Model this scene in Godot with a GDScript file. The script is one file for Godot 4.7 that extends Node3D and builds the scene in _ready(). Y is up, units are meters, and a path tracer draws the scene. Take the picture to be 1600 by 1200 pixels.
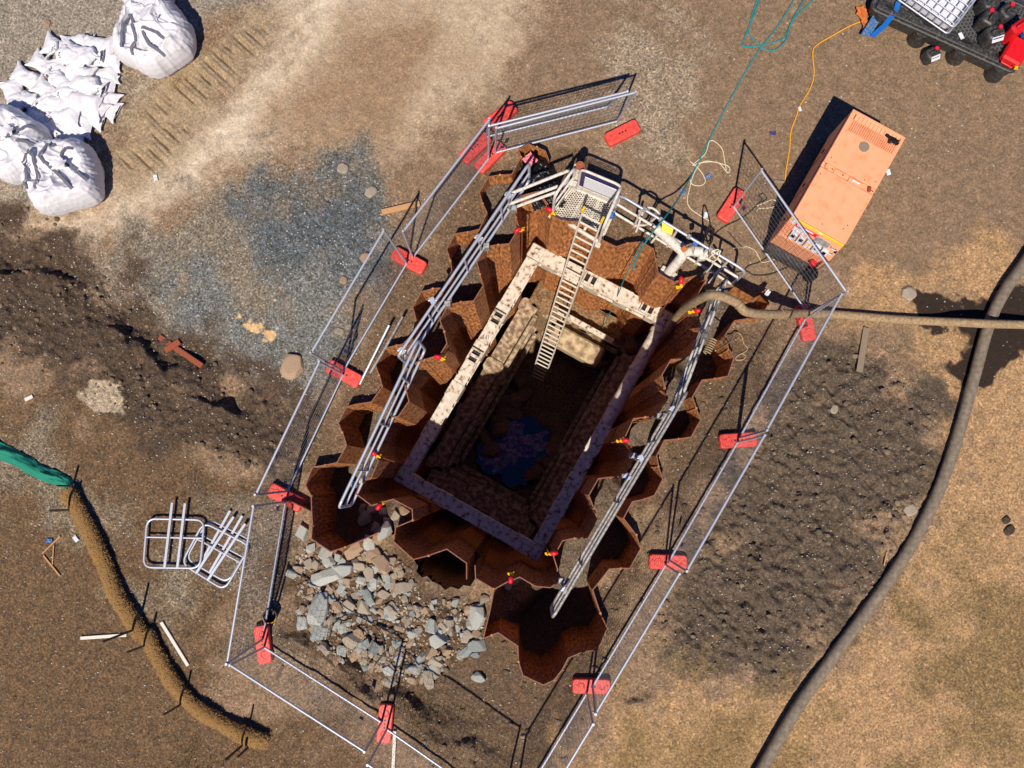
extends Node3D
# A braced sheet-pile excavation on a building site, seen from a drone. Metres, y up, the ground at y = 0.

class MB:
	var v := PackedVector3Array()
	var n := PackedVector3Array()
	func tri(a: Vector3, b: Vector3, c: Vector3, nn: Vector3) -> void:
		tri3(a, b, c, nn, nn, nn)
	func tri3(a: Vector3, b: Vector3, c: Vector3, na: Vector3, nb: Vector3, nc: Vector3) -> void:
		if (b - a).cross(c - a).dot(na + nb + nc) > 0.0:
			v.append(a); v.append(c); v.append(b)
			n.append(na); n.append(nc); n.append(nb)
		else:
			v.append(a); v.append(b); v.append(c)
			n.append(na); n.append(nb); n.append(nc)
	func flat(a: Vector3, b: Vector3, c: Vector3, away: Vector3) -> void:
		var nn := (b - a).cross(c - a).normalized()
		if nn.dot((a + b + c) / 3.0 - away) < 0.0:
			nn = -nn
		tri(a, b, c, nn)
	func quad(a: Vector3, b: Vector3, c: Vector3, d: Vector3, nn: Vector3) -> void:
		tri(a, b, c, nn)
		tri(a, c, d, nn)
	func box(t: Transform3D, s: Vector3, ch := 0.0) -> void:
		var h := s * 0.5
		var ax := [Vector3.RIGHT, Vector3.UP, Vector3.BACK]
		if ch <= 0.0:
			for a in 3:
				for sg in [-1.0, 1.0]:
					var u: Vector3 = ax[(a + 1) % 3] * h[(a + 1) % 3]
					var w: Vector3 = ax[(a + 2) % 3] * h[(a + 2) % 3]
					var o: Vector3 = ax[a] * (h[a] * sg)
					quad(t * (o - u - w), t * (o + u - w), t * (o + u + w), t * (o - u + w), (t.basis * (ax[a] * sg)).normalized())
			return
		ch = minf(ch, minf(h.x, minf(h.y, h.z)) * 0.95)
		for a in 3:
			var b := (a + 1) % 3
			var c := (a + 2) % 3
			for sg in [-1.0, 1.0]:
				var u2: Vector3 = ax[b] * (h[b] - ch)
				var w2: Vector3 = ax[c] * (h[c] - ch)
				var o2: Vector3 = ax[a] * (h[a] * sg)
				quad(t * (o2 - u2 - w2), t * (o2 + u2 - w2), t * (o2 + u2 + w2), t * (o2 - u2 + w2), (t.basis * (ax[a] * sg)).normalized())
			for s1 in [-1.0, 1.0]:
				for s2 in [-1.0, 1.0]:
					var la: Vector3 = ax[a] * (h[a] - ch)
					var p1: Vector3 = ax[b] * (h[b] * s1) + ax[c] * ((h[c] - ch) * s2)
					var p2: Vector3 = ax[b] * ((h[b] - ch) * s1) + ax[c] * (h[c] * s2)
					quad(t * (p1 - la), t * (p1 + la), t * (p2 + la), t * (p2 - la), (t.basis * (ax[b] * s1 + ax[c] * s2)).normalized())
		for sx in [-1.0, 1.0]:
			for sy in [-1.0, 1.0]:
				for sz in [-1.0, 1.0]:
					tri(t * Vector3(sx * h.x, sy * (h.y - ch), sz * (h.z - ch)), t * Vector3(sx * (h.x - ch), sy * h.y, sz * (h.z - ch)), t * Vector3(sx * (h.x - ch), sy * (h.y - ch), sz * h.z), (t.basis * Vector3(sx, sy, sz)).normalized())
	# a bar of rectangular section from a to b
	func bar(a: Vector3, b: Vector3, w: float, d: float, up := Vector3.UP, ch := 0.0) -> void:
		var z := (b - a).normalized()
		var x := up.cross(z)
		if x.length() < 0.001:
			x = Vector3.RIGHT.cross(z)
		x = x.normalized()
		var y := z.cross(x)
		box(Transform3D(Basis(x, y, z), (a + b) * 0.5), Vector3(w, d, (b - a).length()), ch)
	# a round tube along a path; rr is one radius or one for each point
	func tube(p: Array, rr, k := 8, cap := true) -> void:
		var m := p.size()
		if m < 2:
			return
		var rings: Array = []
		var norms: Array = []
		var side := Vector3.ZERO
		for i in m:
			var dir: Vector3 = (p[mini(i + 1, m - 1)] - p[maxi(i - 1, 0)]).normalized()
			if i == 0:
				side = dir.cross(Vector3.UP)
				if side.length() < 0.01:
					side = dir.cross(Vector3.RIGHT)
				side = side.normalized()
			else:
				side = (side - dir * side.dot(dir)).normalized()
			var other := dir.cross(side)
			var r: float = rr[i] if rr is Array else rr
			var ring := PackedVector3Array()
			var nr := PackedVector3Array()
			for j in k:
				var q := side * cos(TAU * j / k) + other * sin(TAU * j / k)
				ring.append(p[i] + q * r)
				nr.append(q)
			rings.append(ring)
			norms.append(nr)
		for i in m - 1:
			for j in k:
				var j2 := (j + 1) % k
				tri3(rings[i][j], rings[i][j2], rings[i + 1][j2], norms[i][j], norms[i][j2], norms[i + 1][j2])
				tri3(rings[i][j], rings[i + 1][j2], rings[i + 1][j], norms[i][j], norms[i + 1][j2], norms[i + 1][j])
		if cap:
			for e in [0, m - 1]:
				var d2: Vector3 = (p[0] - p[1]).normalized() if e == 0 else (p[m - 1] - p[m - 2]).normalized()
				for j in k:
					tri(p[e], rings[e][j], rings[e][(j + 1) % k], d2)
	# a flat strap along a path, lying against the direction nrm
	func strap(p: Array, nrm: Array, w: float, th: float) -> void:
		var m := p.size()
		for i in m - 1:
			var dir: Vector3 = (p[i + 1] - p[i]).normalized()
			var s0: Vector3 = dir.cross(nrm[i]).normalized() * (w * 0.5)
			var s1: Vector3 = dir.cross(nrm[i + 1]).normalized() * (w * 0.5)
			var t0: Vector3 = nrm[i].normalized() * th
			var t1: Vector3 = nrm[i + 1].normalized() * th
			quad(p[i] - s0 + t0, p[i] + s0 + t0, p[i + 1] + s1 + t1, p[i + 1] - s1 + t1, nrm[i].normalized())
			quad(p[i] - s0 - t0, p[i] + s0 - t0, p[i + 1] + s1 - t1, p[i + 1] - s1 - t1, -nrm[i].normalized())
			quad(p[i] + s0 + t0, p[i] + s0 - t0, p[i + 1] + s1 - t1, p[i + 1] + s1 + t1, s0.normalized())
			quad(p[i] - s0 + t0, p[i] - s0 - t0, p[i + 1] - s1 - t1, p[i + 1] - s1 + t1, -s0.normalized())
	# an outline in the x-z plane of t, raised by h
	func prism(poly: PackedVector2Array, t: Transform3D, h: float) -> void:
		var m := poly.size()
		var cen := Vector2.ZERO
		for q in poly:
			cen += q / m
		var ix := Geometry2D.triangulate_polygon(poly)
		var upn := t.basis.y.normalized()
		for i in range(0, ix.size(), 3):
			var a := poly[ix[i]]
			var b := poly[ix[i + 1]]
			var c := poly[ix[i + 2]]
			tri(t * Vector3(a.x, h, a.y), t * Vector3(b.x, h, b.y), t * Vector3(c.x, h, c.y), upn)
			tri(t * Vector3(a.x, 0, a.y), t * Vector3(b.x, 0, b.y), t * Vector3(c.x, 0, c.y), -upn)
		var cw := Geometry2D.is_polygon_clockwise(poly)
		for i in m:
			var a2 := poly[i]
			var b2 := poly[(i + 1) % m]
			var e := (b2 - a2).normalized()
			var nn := Vector3(e.y, 0, -e.x) * (-1.0 if cw else 1.0)
			quad(t * Vector3(a2.x, 0, a2.y), t * Vector3(b2.x, 0, b2.y), t * Vector3(b2.x, h, b2.y), t * Vector3(a2.x, h, a2.y), (t.basis * nn).normalized())
	# a surface through a grid of points, shaded smooth
	func grid(g: Array, wrap: bool, away: Vector3) -> void:
		var rows := g.size()
		var cols: int = g[0].size()
		var nr: Array = []
		for i in rows:
			var r := PackedVector3Array()
			for j in cols:
				var jl := (j - 1 + cols) % cols if wrap else maxi(j - 1, 0)
				var jr := (j + 1) % cols if wrap else mini(j + 1, cols - 1)
				var du: Vector3 = g[i][jr] - g[i][jl]
				var dv: Vector3 = g[mini(i + 1, rows - 1)][j] - g[maxi(i - 1, 0)][j]
				var q := du.cross(dv)
				if q.length() < 1e-9:
					q = g[i][j] - away
				q = q.normalized()
				if q.dot(g[i][j] - away) < 0.0:
					q = -q
				r.append(q)
			nr.append(r)
		for i in rows - 1:
			for j in (cols if wrap else cols - 1):
				var k := (j + 1) % cols
				tri3(g[i][j], g[i][k], g[i + 1][k], nr[i][j], nr[i][k], nr[i + 1][k])
				tri3(g[i][j], g[i + 1][k], g[i + 1][j], nr[i][j], nr[i + 1][k], nr[i + 1][j])
	# a closed skin over rings of points, shaded smooth outwards from each ring's middle
	func grid_tube(g: Array) -> void:
		var nr: Array = []
		for r in g:
			var c := Vector3.ZERO
			for p in r:
				c += p / r.size()
			var q := PackedVector3Array()
			for p in r:
				q.append((p - c).normalized())
			nr.append(q)
		for i in g.size() - 1:
			for j in g[i].size():
				var k: int = (j + 1) % g[i].size()
				tri3(g[i][j], g[i][k], g[i + 1][k], nr[i][j], nr[i][k], nr[i + 1][k])
				tri3(g[i][j], g[i + 1][k], g[i + 1][j], nr[i][j], nr[i + 1][k], nr[i + 1][j])
		for e in [0, g.size() - 1]:
			var c2 := Vector3.ZERO
			for p in g[e]:
				c2 += p / g[e].size()
			var other: Vector3 = g[1 if e == 0 else e - 1][0]
			for j in g[e].size():
				flat(c2, g[e][j], g[e][(j + 1) % g[e].size()], other)
	func mesh() -> ArrayMesh:
		var arr := []
		arr.resize(Mesh.ARRAY_MAX)
		arr[Mesh.ARRAY_VERTEX] = v
		arr[Mesh.ARRAY_NORMAL] = n
		var m := ArrayMesh.new()
		m.add_surface_from_arrays(Mesh.PRIMITIVE_TRIANGLES, arr)
		return m

var M := {}
var used := {}
var rng := RandomNumberGenerator.new()
var nz := FastNoiseLite.new()

func numbered(called: String) -> String:
	var k: int = used.get(called, 0)
	used[called] = k + 1
	return called if k == 0 else "%s_%03d" % [called, k]

func tag(o: Node, label: String, category: String, group := "") -> Node:
	o.set_meta("label", label)
	o.set_meta("category", category)
	if group != "":
		o.set_meta("group", group)
	return o

func thing(called: String, label: String, category: String, at := Vector3.ZERO, turn := 0.0, group := "") -> Node3D:
	var o := Node3D.new()
	o.name = numbered(called)
	add_child(o)
	o.position = at
	o.rotation.y = turn
	tag(o, label, category, group)
	return o

func part(called: String, m, material: Material, parent: Node) -> MeshInstance3D:
	var o := MeshInstance3D.new()
	o.mesh = m.mesh() if m is MB else m
	o.material_override = material
	o.name = called if parent != self else numbered(called)
	parent.add_child(o, true)
	return o

func single(called: String, m, material: Material, label: String, category: String, at := Vector3.ZERO, turn := 0.0, group := "") -> MeshInstance3D:
	var o := part(called, m, material, self)
	o.position = at
	o.rotation.y = turn
	tag(o, label, category, group)
	return o

func struct(called: String, m, material: Material, parent: Node = self) -> MeshInstance3D:
	var o := part(called, m, material, parent)
	if parent == self:
		o.set_meta("kind", "structure")
	return o

func stuff(o: Node) -> void:
	o.set_meta("kind", "stuff")

func v2(a: Array) -> PackedVector2Array:
	var r := PackedVector2Array()
	for i in range(0, a.size(), 2):
		r.append(Vector2(a[i], a[i + 1]))
	return r

func v3(a: Array) -> Array:
	var r := []
	for i in range(0, a.size(), 3):
		r.append(Vector3(a[i], a[i + 1], a[i + 2]))
	return r

# a smooth path through points
func smooth(p: Array, k := 6) -> Array:
	var r := []
	for i in p.size() - 1:
		var a: Vector3 = p[maxi(i - 1, 0)]
		var b: Vector3 = p[i]
		var c: Vector3 = p[i + 1]
		var d: Vector3 = p[mini(i + 2, p.size() - 1)]
		for j in k:
			var t := float(j) / k
			r.append(0.5 * (2.0 * b + (c - a) * t + (2.0 * a - 5.0 * b + 4.0 * c - d) * t * t + (3.0 * b - a - 3.0 * c + d) * t * t * t))
	r.append(p[p.size() - 1])
	return r

# a path with rounded corners
func fillet(p: Array, r: float, k := 5) -> Array:
	var o := [p[0]]
	for i in range(1, p.size() - 1):
		var a: Vector3 = p[i - 1] - p[i]
		var b: Vector3 = p[i + 1] - p[i]
		var q := minf(r, minf(a.length(), b.length()) * 0.49)
		var s: Vector3 = p[i] + a.normalized() * q
		var e: Vector3 = p[i] + b.normalized() * q
		for j in k + 1:
			var t := float(j) / k
			o.append(s.lerp(p[i], t).lerp(p[i].lerp(e, t), t))
	o.append(p[p.size() - 1])
	return o

func rounded_rect(w: float, d: float, r: float, k := 4) -> PackedVector2Array:
	var o := PackedVector2Array()
	for c in 4:
		var cx: float = (w * 0.5 - r) * [1.0, -1.0, -1.0, 1.0][c]
		var cy: float = (d * 0.5 - r) * [1.0, 1.0, -1.0, -1.0][c]
		for j in k + 1:
			var a := PI * 0.5 * (c + float(j) / k)
			o.append(Vector2(cx + cos(a) * r, cy + sin(a) * r))
	return o

func frame_z(a: Vector3, b: Vector3, up := Vector3.UP) -> Basis:
	var z := (b - a).normalized()
	var x := up.cross(z).normalized()
	return Basis(x, z.cross(x), z)

func noise_image(seed_value: int, freq: float, size := 256, kind := FastNoiseLite.TYPE_SIMPLEX_SMOOTH, octaves := 4, cell := -1) -> Image:
	var q := FastNoiseLite.new()
	q.seed = seed_value
	q.noise_type = kind
	q.frequency = freq
	q.fractal_octaves = octaves
	if cell >= 0:
		q.cellular_return_type = cell
	return q.get_seamless_image(size, size, false, false, 0.15, true)

# noise coloured through a ramp of sRGB colours
func ramp_tex(img: Image, stops: Array, cols: Array) -> ImageTexture:
	var g := Gradient.new()
	g.offsets = PackedFloat32Array(stops)
	var cc := PackedColorArray()
	for c in cols:
		cc.append(Color8(c[0], c[1], c[2]))
	g.colors = cc
	var lut := []
	for i in 256:
		lut.append(g.sample(i / 255.0))
	var w := img.get_width()
	var data := img.get_data()
	var out := PackedByteArray()
	out.resize(w * w * 3)
	for i in w * w:
		var c: Color = lut[data[i]]
		out[i * 3] = c.r8
		out[i * 3 + 1] = c.g8
		out[i * 3 + 2] = c.b8
	var r := Image.create_from_data(w, w, false, Image.FORMAT_RGB8, out)
	r.generate_mipmaps()
	return ImageTexture.create_from_image(r)

func mat(r: int, g: int, b: int, rough := 0.7, metal := 0.0) -> StandardMaterial3D:
	var m := StandardMaterial3D.new()
	m.albedo_color = Color8(r, g, b)
	m.roughness = rough
	m.metallic = metal
	return m

# a material of patches and grain, laid over the object's own axes or the world's
func mottled(img: Image, stops: Array, cols: Array, per_metre: float, rough := 0.8, metal := 0.0, bump: Image = null, depth := 0.0, world := true) -> StandardMaterial3D:
	var m := mat(255, 255, 255, rough, metal)
	m.albedo_texture = ramp_tex(img, stops, cols)
	m.uv1_triplanar = true
	m.uv1_world_triplanar = world
	m.uv1_scale = Vector3.ONE * per_metre
	if bump != null:
		m.heightmap_enabled = true
		m.heightmap_texture = ImageTexture.create_from_image(bump)
		m.heightmap_scale = depth
	return m

func _ready() -> void:
	rng.seed = 20417
	nz.seed = 7
	nz.frequency = 1.0
	nz.fractal_octaves = 4
	# camera: a drone 15.5 m up, looking almost straight down
	var cam := Camera3D.new()
	cam.name = "camera"
	add_child(cam)
	cam.transform = Transform3D(Basis(Vector3(0.99988, -0.01563, 0.00000), Vector3(0.00156, 0.09949, -0.99504), Vector3(0.01556, 0.99492, 0.09950)), Vector3(0, 15.5, 0))
	cam.fov = 46.4
	cam.near = 0.1
	cam.far = 600.0
	cam.current = true
	# sky, sun and exposure
	var env := Environment.new()
	var sky_material := ProceduralSkyMaterial.new()
	sky_material.sky_top_color = Color(0.20, 0.39, 0.74)
	sky_material.sky_horizon_color = Color(0.50, 0.66, 0.87)
	sky_material.ground_horizon_color = Color(0.35, 0.32, 0.28)
	sky_material.ground_bottom_color = Color(0.2, 0.17, 0.14)
	sky_material.sky_curve = 0.15
	var sky := Sky.new()
	sky.sky_material = sky_material
	env.background_mode = Environment.BG_SKY
	env.sky = sky
	env.background_energy_multiplier = 0.42
	env.tonemap_mode = Environment.TONE_MAPPER_LINEAR
	env.tonemap_exposure = 1.2
	env.sdfgi_enabled = true
	env.ssao_enabled = true
	env.ssil_enabled = true
	var world := WorldEnvironment.new()
	world.name = "world_environment"
	world.environment = env
	add_child(world)
	var sun := DirectionalLight3D.new()
	sun.name = "sun"
	add_child(sun)
	sun.look_at_from_position(Vector3.ZERO, Vector3(0.13, -1.0, -0.6), Vector3.UP)
	sun.light_color = Color(1.0, 0.95, 0.88)
	sun.light_energy = 1.5
	sun.light_angular_distance = 0.5
	sun.shadow_enabled = true

	make_materials()
	make_ground()
	make_excavation()
	make_bracing()
	make_guardrails()
	make_fences()
	make_things()

func make_materials() -> void:
	var soft := noise_image(3, 0.02)
	var fine := noise_image(5, 0.09)
	var cells := noise_image(9, 0.05, 256, FastNoiseLite.TYPE_CELLULAR, 2)
	M.fine = fine
	M.soft = soft
	M.cells = cells
	M.rust = mottled(noise_image(11, 0.03, 512, FastNoiseLite.TYPE_SIMPLEX_SMOOTH, 6), [0.0, 0.3, 0.5, 0.68, 1.0], [[74, 44, 26], [132, 80, 43], [168, 106, 57], [194, 128, 69], [220, 170, 108]], 0.6, 0.85)
	M.rust.uv1_scale = Vector3(1.1, 0.22, 1.1)
	M.rust_edge = mottled(fine, [0.0, 0.5, 1.0], [[92, 56, 40], [128, 80, 58], [168, 110, 86]], 1.5, 0.7)
	M.rust_dark = mottled(fine, [0.0, 0.5, 1.0], [[92, 44, 28], [140, 70, 44], [168, 92, 60]], 2.0, 0.85)
	M.beam = mottled(noise_image(21, 0.045, 512, FastNoiseLite.TYPE_SIMPLEX_SMOOTH, 6), [0.0, 0.2, 0.28, 0.35, 0.42, 0.62, 1.0], [[50, 42, 36], [92, 76, 60], [150, 118, 88], [172, 160, 144], [188, 178, 164], [202, 194, 182], [216, 210, 200]], 0.3, 0.65)
	M.beam_dirty = mottled(noise_image(23, 0.05, 512, FastNoiseLite.TYPE_SIMPLEX_SMOOTH, 6), [0.0, 0.4, 0.6, 1.0], [[86, 70, 56], [132, 112, 92], [168, 148, 124], [204, 190, 166]], 0.25, 0.9, 0.0, fine, 0.8)
	M.pit_soil = mottled(noise_image(25, 0.04, 512, FastNoiseLite.TYPE_SIMPLEX_SMOOTH, 6), [0.0, 0.4, 0.6, 1.0], [[66, 50, 38], [108, 84, 60], [140, 112, 80], [170, 140, 104]], 0.7, 0.95, 0.0, cells, 3.0)
	M.ledge = mottled(noise_image(26, 0.06, 256), [0.0, 0.4, 0.6, 1.0], [[112, 92, 70], [156, 136, 108], [182, 162, 132], [204, 186, 158]], 0.3, 0.95)
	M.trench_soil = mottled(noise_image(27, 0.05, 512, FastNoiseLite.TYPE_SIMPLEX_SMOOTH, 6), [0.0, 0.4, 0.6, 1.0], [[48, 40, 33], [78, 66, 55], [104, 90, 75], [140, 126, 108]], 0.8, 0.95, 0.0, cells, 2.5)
	M.galv = mottled(fine, [0.0, 0.5, 1.0], [[160, 166, 180], [186, 192, 206], [206, 212, 224]], 3.0, 0.42, 0.4)
	M.galv_dull = mottled(soft, [0.0, 0.45, 0.6, 1.0], [[118, 112, 104], [150, 146, 142], [170, 168, 166], [188, 188, 188]], 2.5, 0.55, 0.35)
	M.wire = mat(128, 132, 140, 0.5, 0.4)
	M.white_steel = mottled(soft, [0.0, 0.3, 0.5, 1.0], [[150, 138, 122], [192, 184, 172], [208, 202, 192], [222, 218, 210]], 2.0, 0.55)
	M.alloy = mottled(fine, [0.0, 0.5, 1.0], [[186, 178, 164], [210, 204, 192], [224, 219, 208]], 4.0, 0.5)
	M.red = mottled(soft, [0.0, 0.3, 0.6, 1.0], [[168, 52, 44], [206, 66, 56], [224, 76, 66], [232, 98, 86]], 2.2, 0.5)
	M.orange = mottled(noise_image(31, 0.025, 256, FastNoiseLite.TYPE_SIMPLEX_SMOOTH, 5), [0.0, 0.25, 0.4, 1.0], [[222, 140, 96], [234, 154, 112], [238, 160, 118], [240, 164, 124]], 0.7, 0.5, 0.0, null, 0.0, false)
	M.orange_dark = mat(176, 84, 46, 0.55)
	M.yellow = mat(240, 190, 20, 0.5)
	M.black = mat(22, 22, 24, 0.5)
	M.black_plastic = mottled(soft, [0.0, 0.4, 0.62, 1.0], [[28, 29, 31], [42, 43, 45], [58, 58, 58], [106, 102, 92]], 2.5, 0.5)
	M.grimy = mottled(noise_image(19, 0.03, 256), [0.0, 0.48, 0.54, 1.0], [[22, 26, 36], [44, 48, 58], [170, 168, 164], [206, 204, 198]], 0.5, 0.5)
	M.grate = mat(84, 85, 86, 0.5)
	M.bag_black = mat(15, 16, 19, 0.38)
	M.cap_red = mat(214, 24, 46, 0.45)
	M.can_red = mat(206, 22, 30, 0.4)
	M.blue = mat(20, 96, 178, 0.45)
	M.blue_dusty = mottled(soft, [0.0, 0.5, 0.6, 1.0], [[18, 88, 168], [30, 104, 180], [120, 128, 120], [150, 140, 120]], 4.0, 0.6)
	M.white_plastic = mat(206, 210, 218, 0.5)
	M.sign_white = mat(222, 226, 232, 0.5)
	M.woven = mottled(fine, [0.0, 0.5, 1.0], [[202, 202, 208], [212, 212, 218], [220, 220, 226]], 3.0, 0.7)
	M.strap = mottled(fine, [0.0, 0.5, 1.0], [[70, 72, 88], [96, 98, 112], [130, 132, 144]], 8.0, 0.8)
	M.hose = mottled(soft, [0.0, 0.4, 0.6, 1.0], [[92, 82, 70], [112, 101, 87], [124, 113, 98], [142, 131, 116]], 1.6, 0.8, 0.0, fine, 0.3)
	M.hose_tan = mottled(soft, [0.0, 0.4, 0.6, 1.0], [[112, 92, 66], [142, 120, 90], [158, 136, 104], [176, 156, 124]], 2.6, 0.85, 0.0, fine, 0.5)
	M.rope_teal = mat(20, 128, 134, 0.8)
	M.rope_white = mat(206, 196, 168, 0.85)
	M.cord_yellow = mat(226, 158, 30, 0.6)
	M.cable = mat(40, 38, 38, 0.6)
	M.straw = mottled(noise_image(51, 0.08, 256), [0.0, 0.4, 0.6, 1.0], [[82, 60, 32], [124, 94, 54], [146, 112, 66], [172, 138, 88]], 2.5, 0.95, 0.0, fine, 1.0)
	M.straw_blade = mat(160, 124, 74, 0.9)
	M.stake = mottled(fine, [0.0, 0.5, 1.0], [[64, 54, 44], [92, 78, 62], [120, 104, 84]], 3.0, 0.9)
	M.timber = mottled(fine, [0.0, 0.5, 1.0], [[150, 108, 70], [184, 140, 96], [206, 166, 120]], 3.0, 0.85)
	M.timber_grey = mottled(fine, [0.0, 0.5, 1.0], [[104, 92, 78], [132, 118, 100], [158, 142, 122]], 3.0, 0.9)
	M.timber_pale = mottled(fine, [0.0, 0.5, 1.0], [[190, 182, 172], [214, 208, 198], [230, 226, 218]], 3.0, 0.85)
	M.green_cloth = mat(12, 122, 100, 0.8)
	M.cloth_orange = mat(188, 104, 44, 0.85)
	M.pink = mat(226, 130, 140, 0.85)
	M.purple = mat(52, 44, 108, 0.5)
	M.rock = []
	var rock_bump := noise_image(63, 0.03, 256, FastNoiseLite.TYPE_SIMPLEX_SMOOTH, 5)
	for c in [[[136, 140, 136], [170, 173, 166], [196, 198, 190]], [[128, 116, 100], [160, 148, 130], [188, 178, 160]], [[126, 104, 84], [164, 138, 112], [190, 166, 140]], [[104, 112, 112], [138, 146, 144], [166, 172, 168]]]:
		M.rock.append(mottled(noise_image(61 + M.rock.size(), 0.04, 256), [0.2, 0.5, 0.8], c, 1.6, 0.9, 0.0, rock_bump, 1.0, false))
	M.rock.append(mottled(noise_image(66, 0.05, 256), [0.2, 0.5, 0.8], [[40, 32, 24], [62, 50, 38], [86, 72, 56]], 1.6, 0.95))
	M.water = mat(26, 24, 34, 0.08)
	M.rubble = mottled(noise_image(71, 0.05, 256), [0.2, 0.5, 0.8], [[88, 64, 48], [128, 100, 78], [160, 132, 108]], 1.5, 0.95)
	M.painted_reflection = mottled(noise_image(73, 0.03, 256), [0.2, 0.5, 0.8], [[70, 66, 130], [112, 108, 178], [160, 158, 205]], 1.2, 0.4)  # sky reflected in the scummy pit water, put in as violet colour

# ---------------------------------------------------------------- ground
const GX := -12.0
const GZ := -11.0
const GW := 24.0
const GD := 19.2
var hole := PackedVector2Array()
var field_img := {}
var SPOIL: PackedVector2Array
var far_noise := FastNoiseLite.new()
var clod_noise := FastNoiseLite.new()
var ridge_noise := FastNoiseLite.new()
var crumb_noise := FastNoiseLite.new()

func seg_dist(p: Vector2, a: Vector2, b: Vector2) -> float:
	return p.distance_to(Geometry2D.get_closest_point_to_segment(p, a, b))

func poly_dist(p: Vector2, poly: PackedVector2Array) -> float:
	var d := 1e9
	for i in poly.size():
		d = minf(d, seg_dist(p, poly[i], poly[(i + 1) % poly.size()]))
	return d if Geometry2D.is_point_in_polygon(p, poly) else -d

# signed side and distance of a line of points: how far along the scarp p stands behind it
func scarp(p: Vector2, line: PackedVector2Array, drop: float, width: float, back: float) -> float:
	var best := 1e9
	var side := 0.0
	var endf := 0.0
	for i in line.size() - 1:
		var q := Geometry2D.get_closest_point_to_segment(p, line[i], line[i + 1])
		var d := p.distance_to(q)
		if d < best:
			best = d
			side = signf((line[i + 1] - line[i]).cross(p - line[i]))
			var first := line[0].distance_to(q)
			var last := line[line.size() - 1].distance_to(q)
			endf = smoothstep(0.0, 0.6, minf(first, last))
	if side < 0.0:
		return -drop * endf * smoothstep(0.0, width, best) * (1.0 - smoothstep(width, back, best))
	return drop * 0.5 * endf * (1.0 - smoothstep(0.0, back * 0.7, best))

var scarps := []
func gh(x: float, z: float) -> float:
	var p := Vector2(x, z)
	var h := far_noise.get_noise_2d(x, z) * 0.05
	h += ridge_noise.get_noise_2d(x * 3.0, z * 3.0) * 0.012
	var sp := field("spoil", p)
	if sp > -0.4:
		var w := smoothstep(-0.4, 0.5, sp)
		h += w * (0.10 - crumb_noise.get_noise_2d(x, z) * 0.10 + clod_noise.get_noise_2d(x, z) * 0.12 + ridge_noise.get_noise_2d(x * 2.2, z * 2.2) * 0.10)
	var dk := field("dark", p)
	if dk > -0.3:
		h += smoothstep(-0.3, 0.4, dk) * (-crumb_noise.get_noise_2d(x, z) * 0.07 + clod_noise.get_noise_2d(x + 40.0, z) * 0.09 + ridge_noise.get_noise_2d(x * 2.5, z * 2.5) * 0.07)
	var hp := field("heap", p)
	if hp > -0.2:
		h += smoothstep(-0.2, 0.3, hp) * (0.04 - crumb_noise.get_noise_2d(x, z) * 0.06 + clod_noise.get_noise_2d(x, z + 30.0) * 0.05 + ridge_noise.get_noise_2d(x * 2.4, z * 2.4) * 0.07)
	var gm := field("mound", p)
	if gm > -0.6:
		h += smoothstep(-0.6, 0.9, gm) * 0.12 + smoothstep(-0.2, 0.3, gm) * ridge_noise.get_noise_2d(x * 3.4, z * 3.4) * 0.04
	var tr := field("tracks", p)
	if tr > 0.0:
		# cleat prints of a tracked machine
		var u := x * 0.68 - z * 0.73 + nz.get_noise_2d(x * 0.7, z * 0.7) * 0.0
		var c := fposmod(u / 0.23, 1.0)
		h += smoothstep(0.0, 0.3, tr) * (-0.085 * (1.0 - smoothstep(0.0, 0.24, absf(c - 0.5))) + 0.035 * c) * smoothstep(-0.25, 0.1, nz.get_noise_2d(x * 1.5, z * 1.5))
	for s in scarps:
		if s[5].has_point(p):
			h += scarp(p + Vector2(nz.get_noise_2d(x * 0.9, z * 0.9), nz.get_noise_2d(x * 0.9 + 50.0, z * 0.9)) * 0.35, s[0], s[1], s[2] * (1.6 + 1.2 * nz.get_noise_2d(x * 2.0, z * 2.0)), s[3]) * (0.55 + 1.3 * nz.get_noise_2d(x * 1.1 + s[4], z * 1.1))
	return h

func field(called: String, p: Vector2) -> float:
	var f: PackedFloat32Array = field_img[called]
	var u := clampf((p.x - GX) / GW * 192.0 - 0.5, 0.0, 190.0)
	var w := clampf((p.y - GZ) / GD * 154.0 - 0.5, 0.0, 152.0)
	var i := int(u)
	var j := int(w)
	var a := lerpf(f[j * 192 + i], f[j * 192 + i + 1], u - i)
	var b := lerpf(f[j * 192 + 192 + i], f[j * 192 + 193 + i], u - i)
	return lerpf(a, b, w - j)

func distance_field(poly: PackedVector2Array) -> PackedFloat32Array:
	var f := PackedFloat32Array()
	f.resize(192 * 154)
	var box := Rect2(poly[0], Vector2.ZERO)
	for q in poly:
		box = box.expand(q)
	box = box.grow(1.2)
	for j in 154:
		for i in 192:
			var p := Vector2(GX + (i + 0.5) / 192.0 * GW, GZ + (j + 0.5) / 154.0 * GD)
			f[j * 192 + i] = poly_dist(p, poly) if box.has_point(p) else -2.0
	return f

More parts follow.
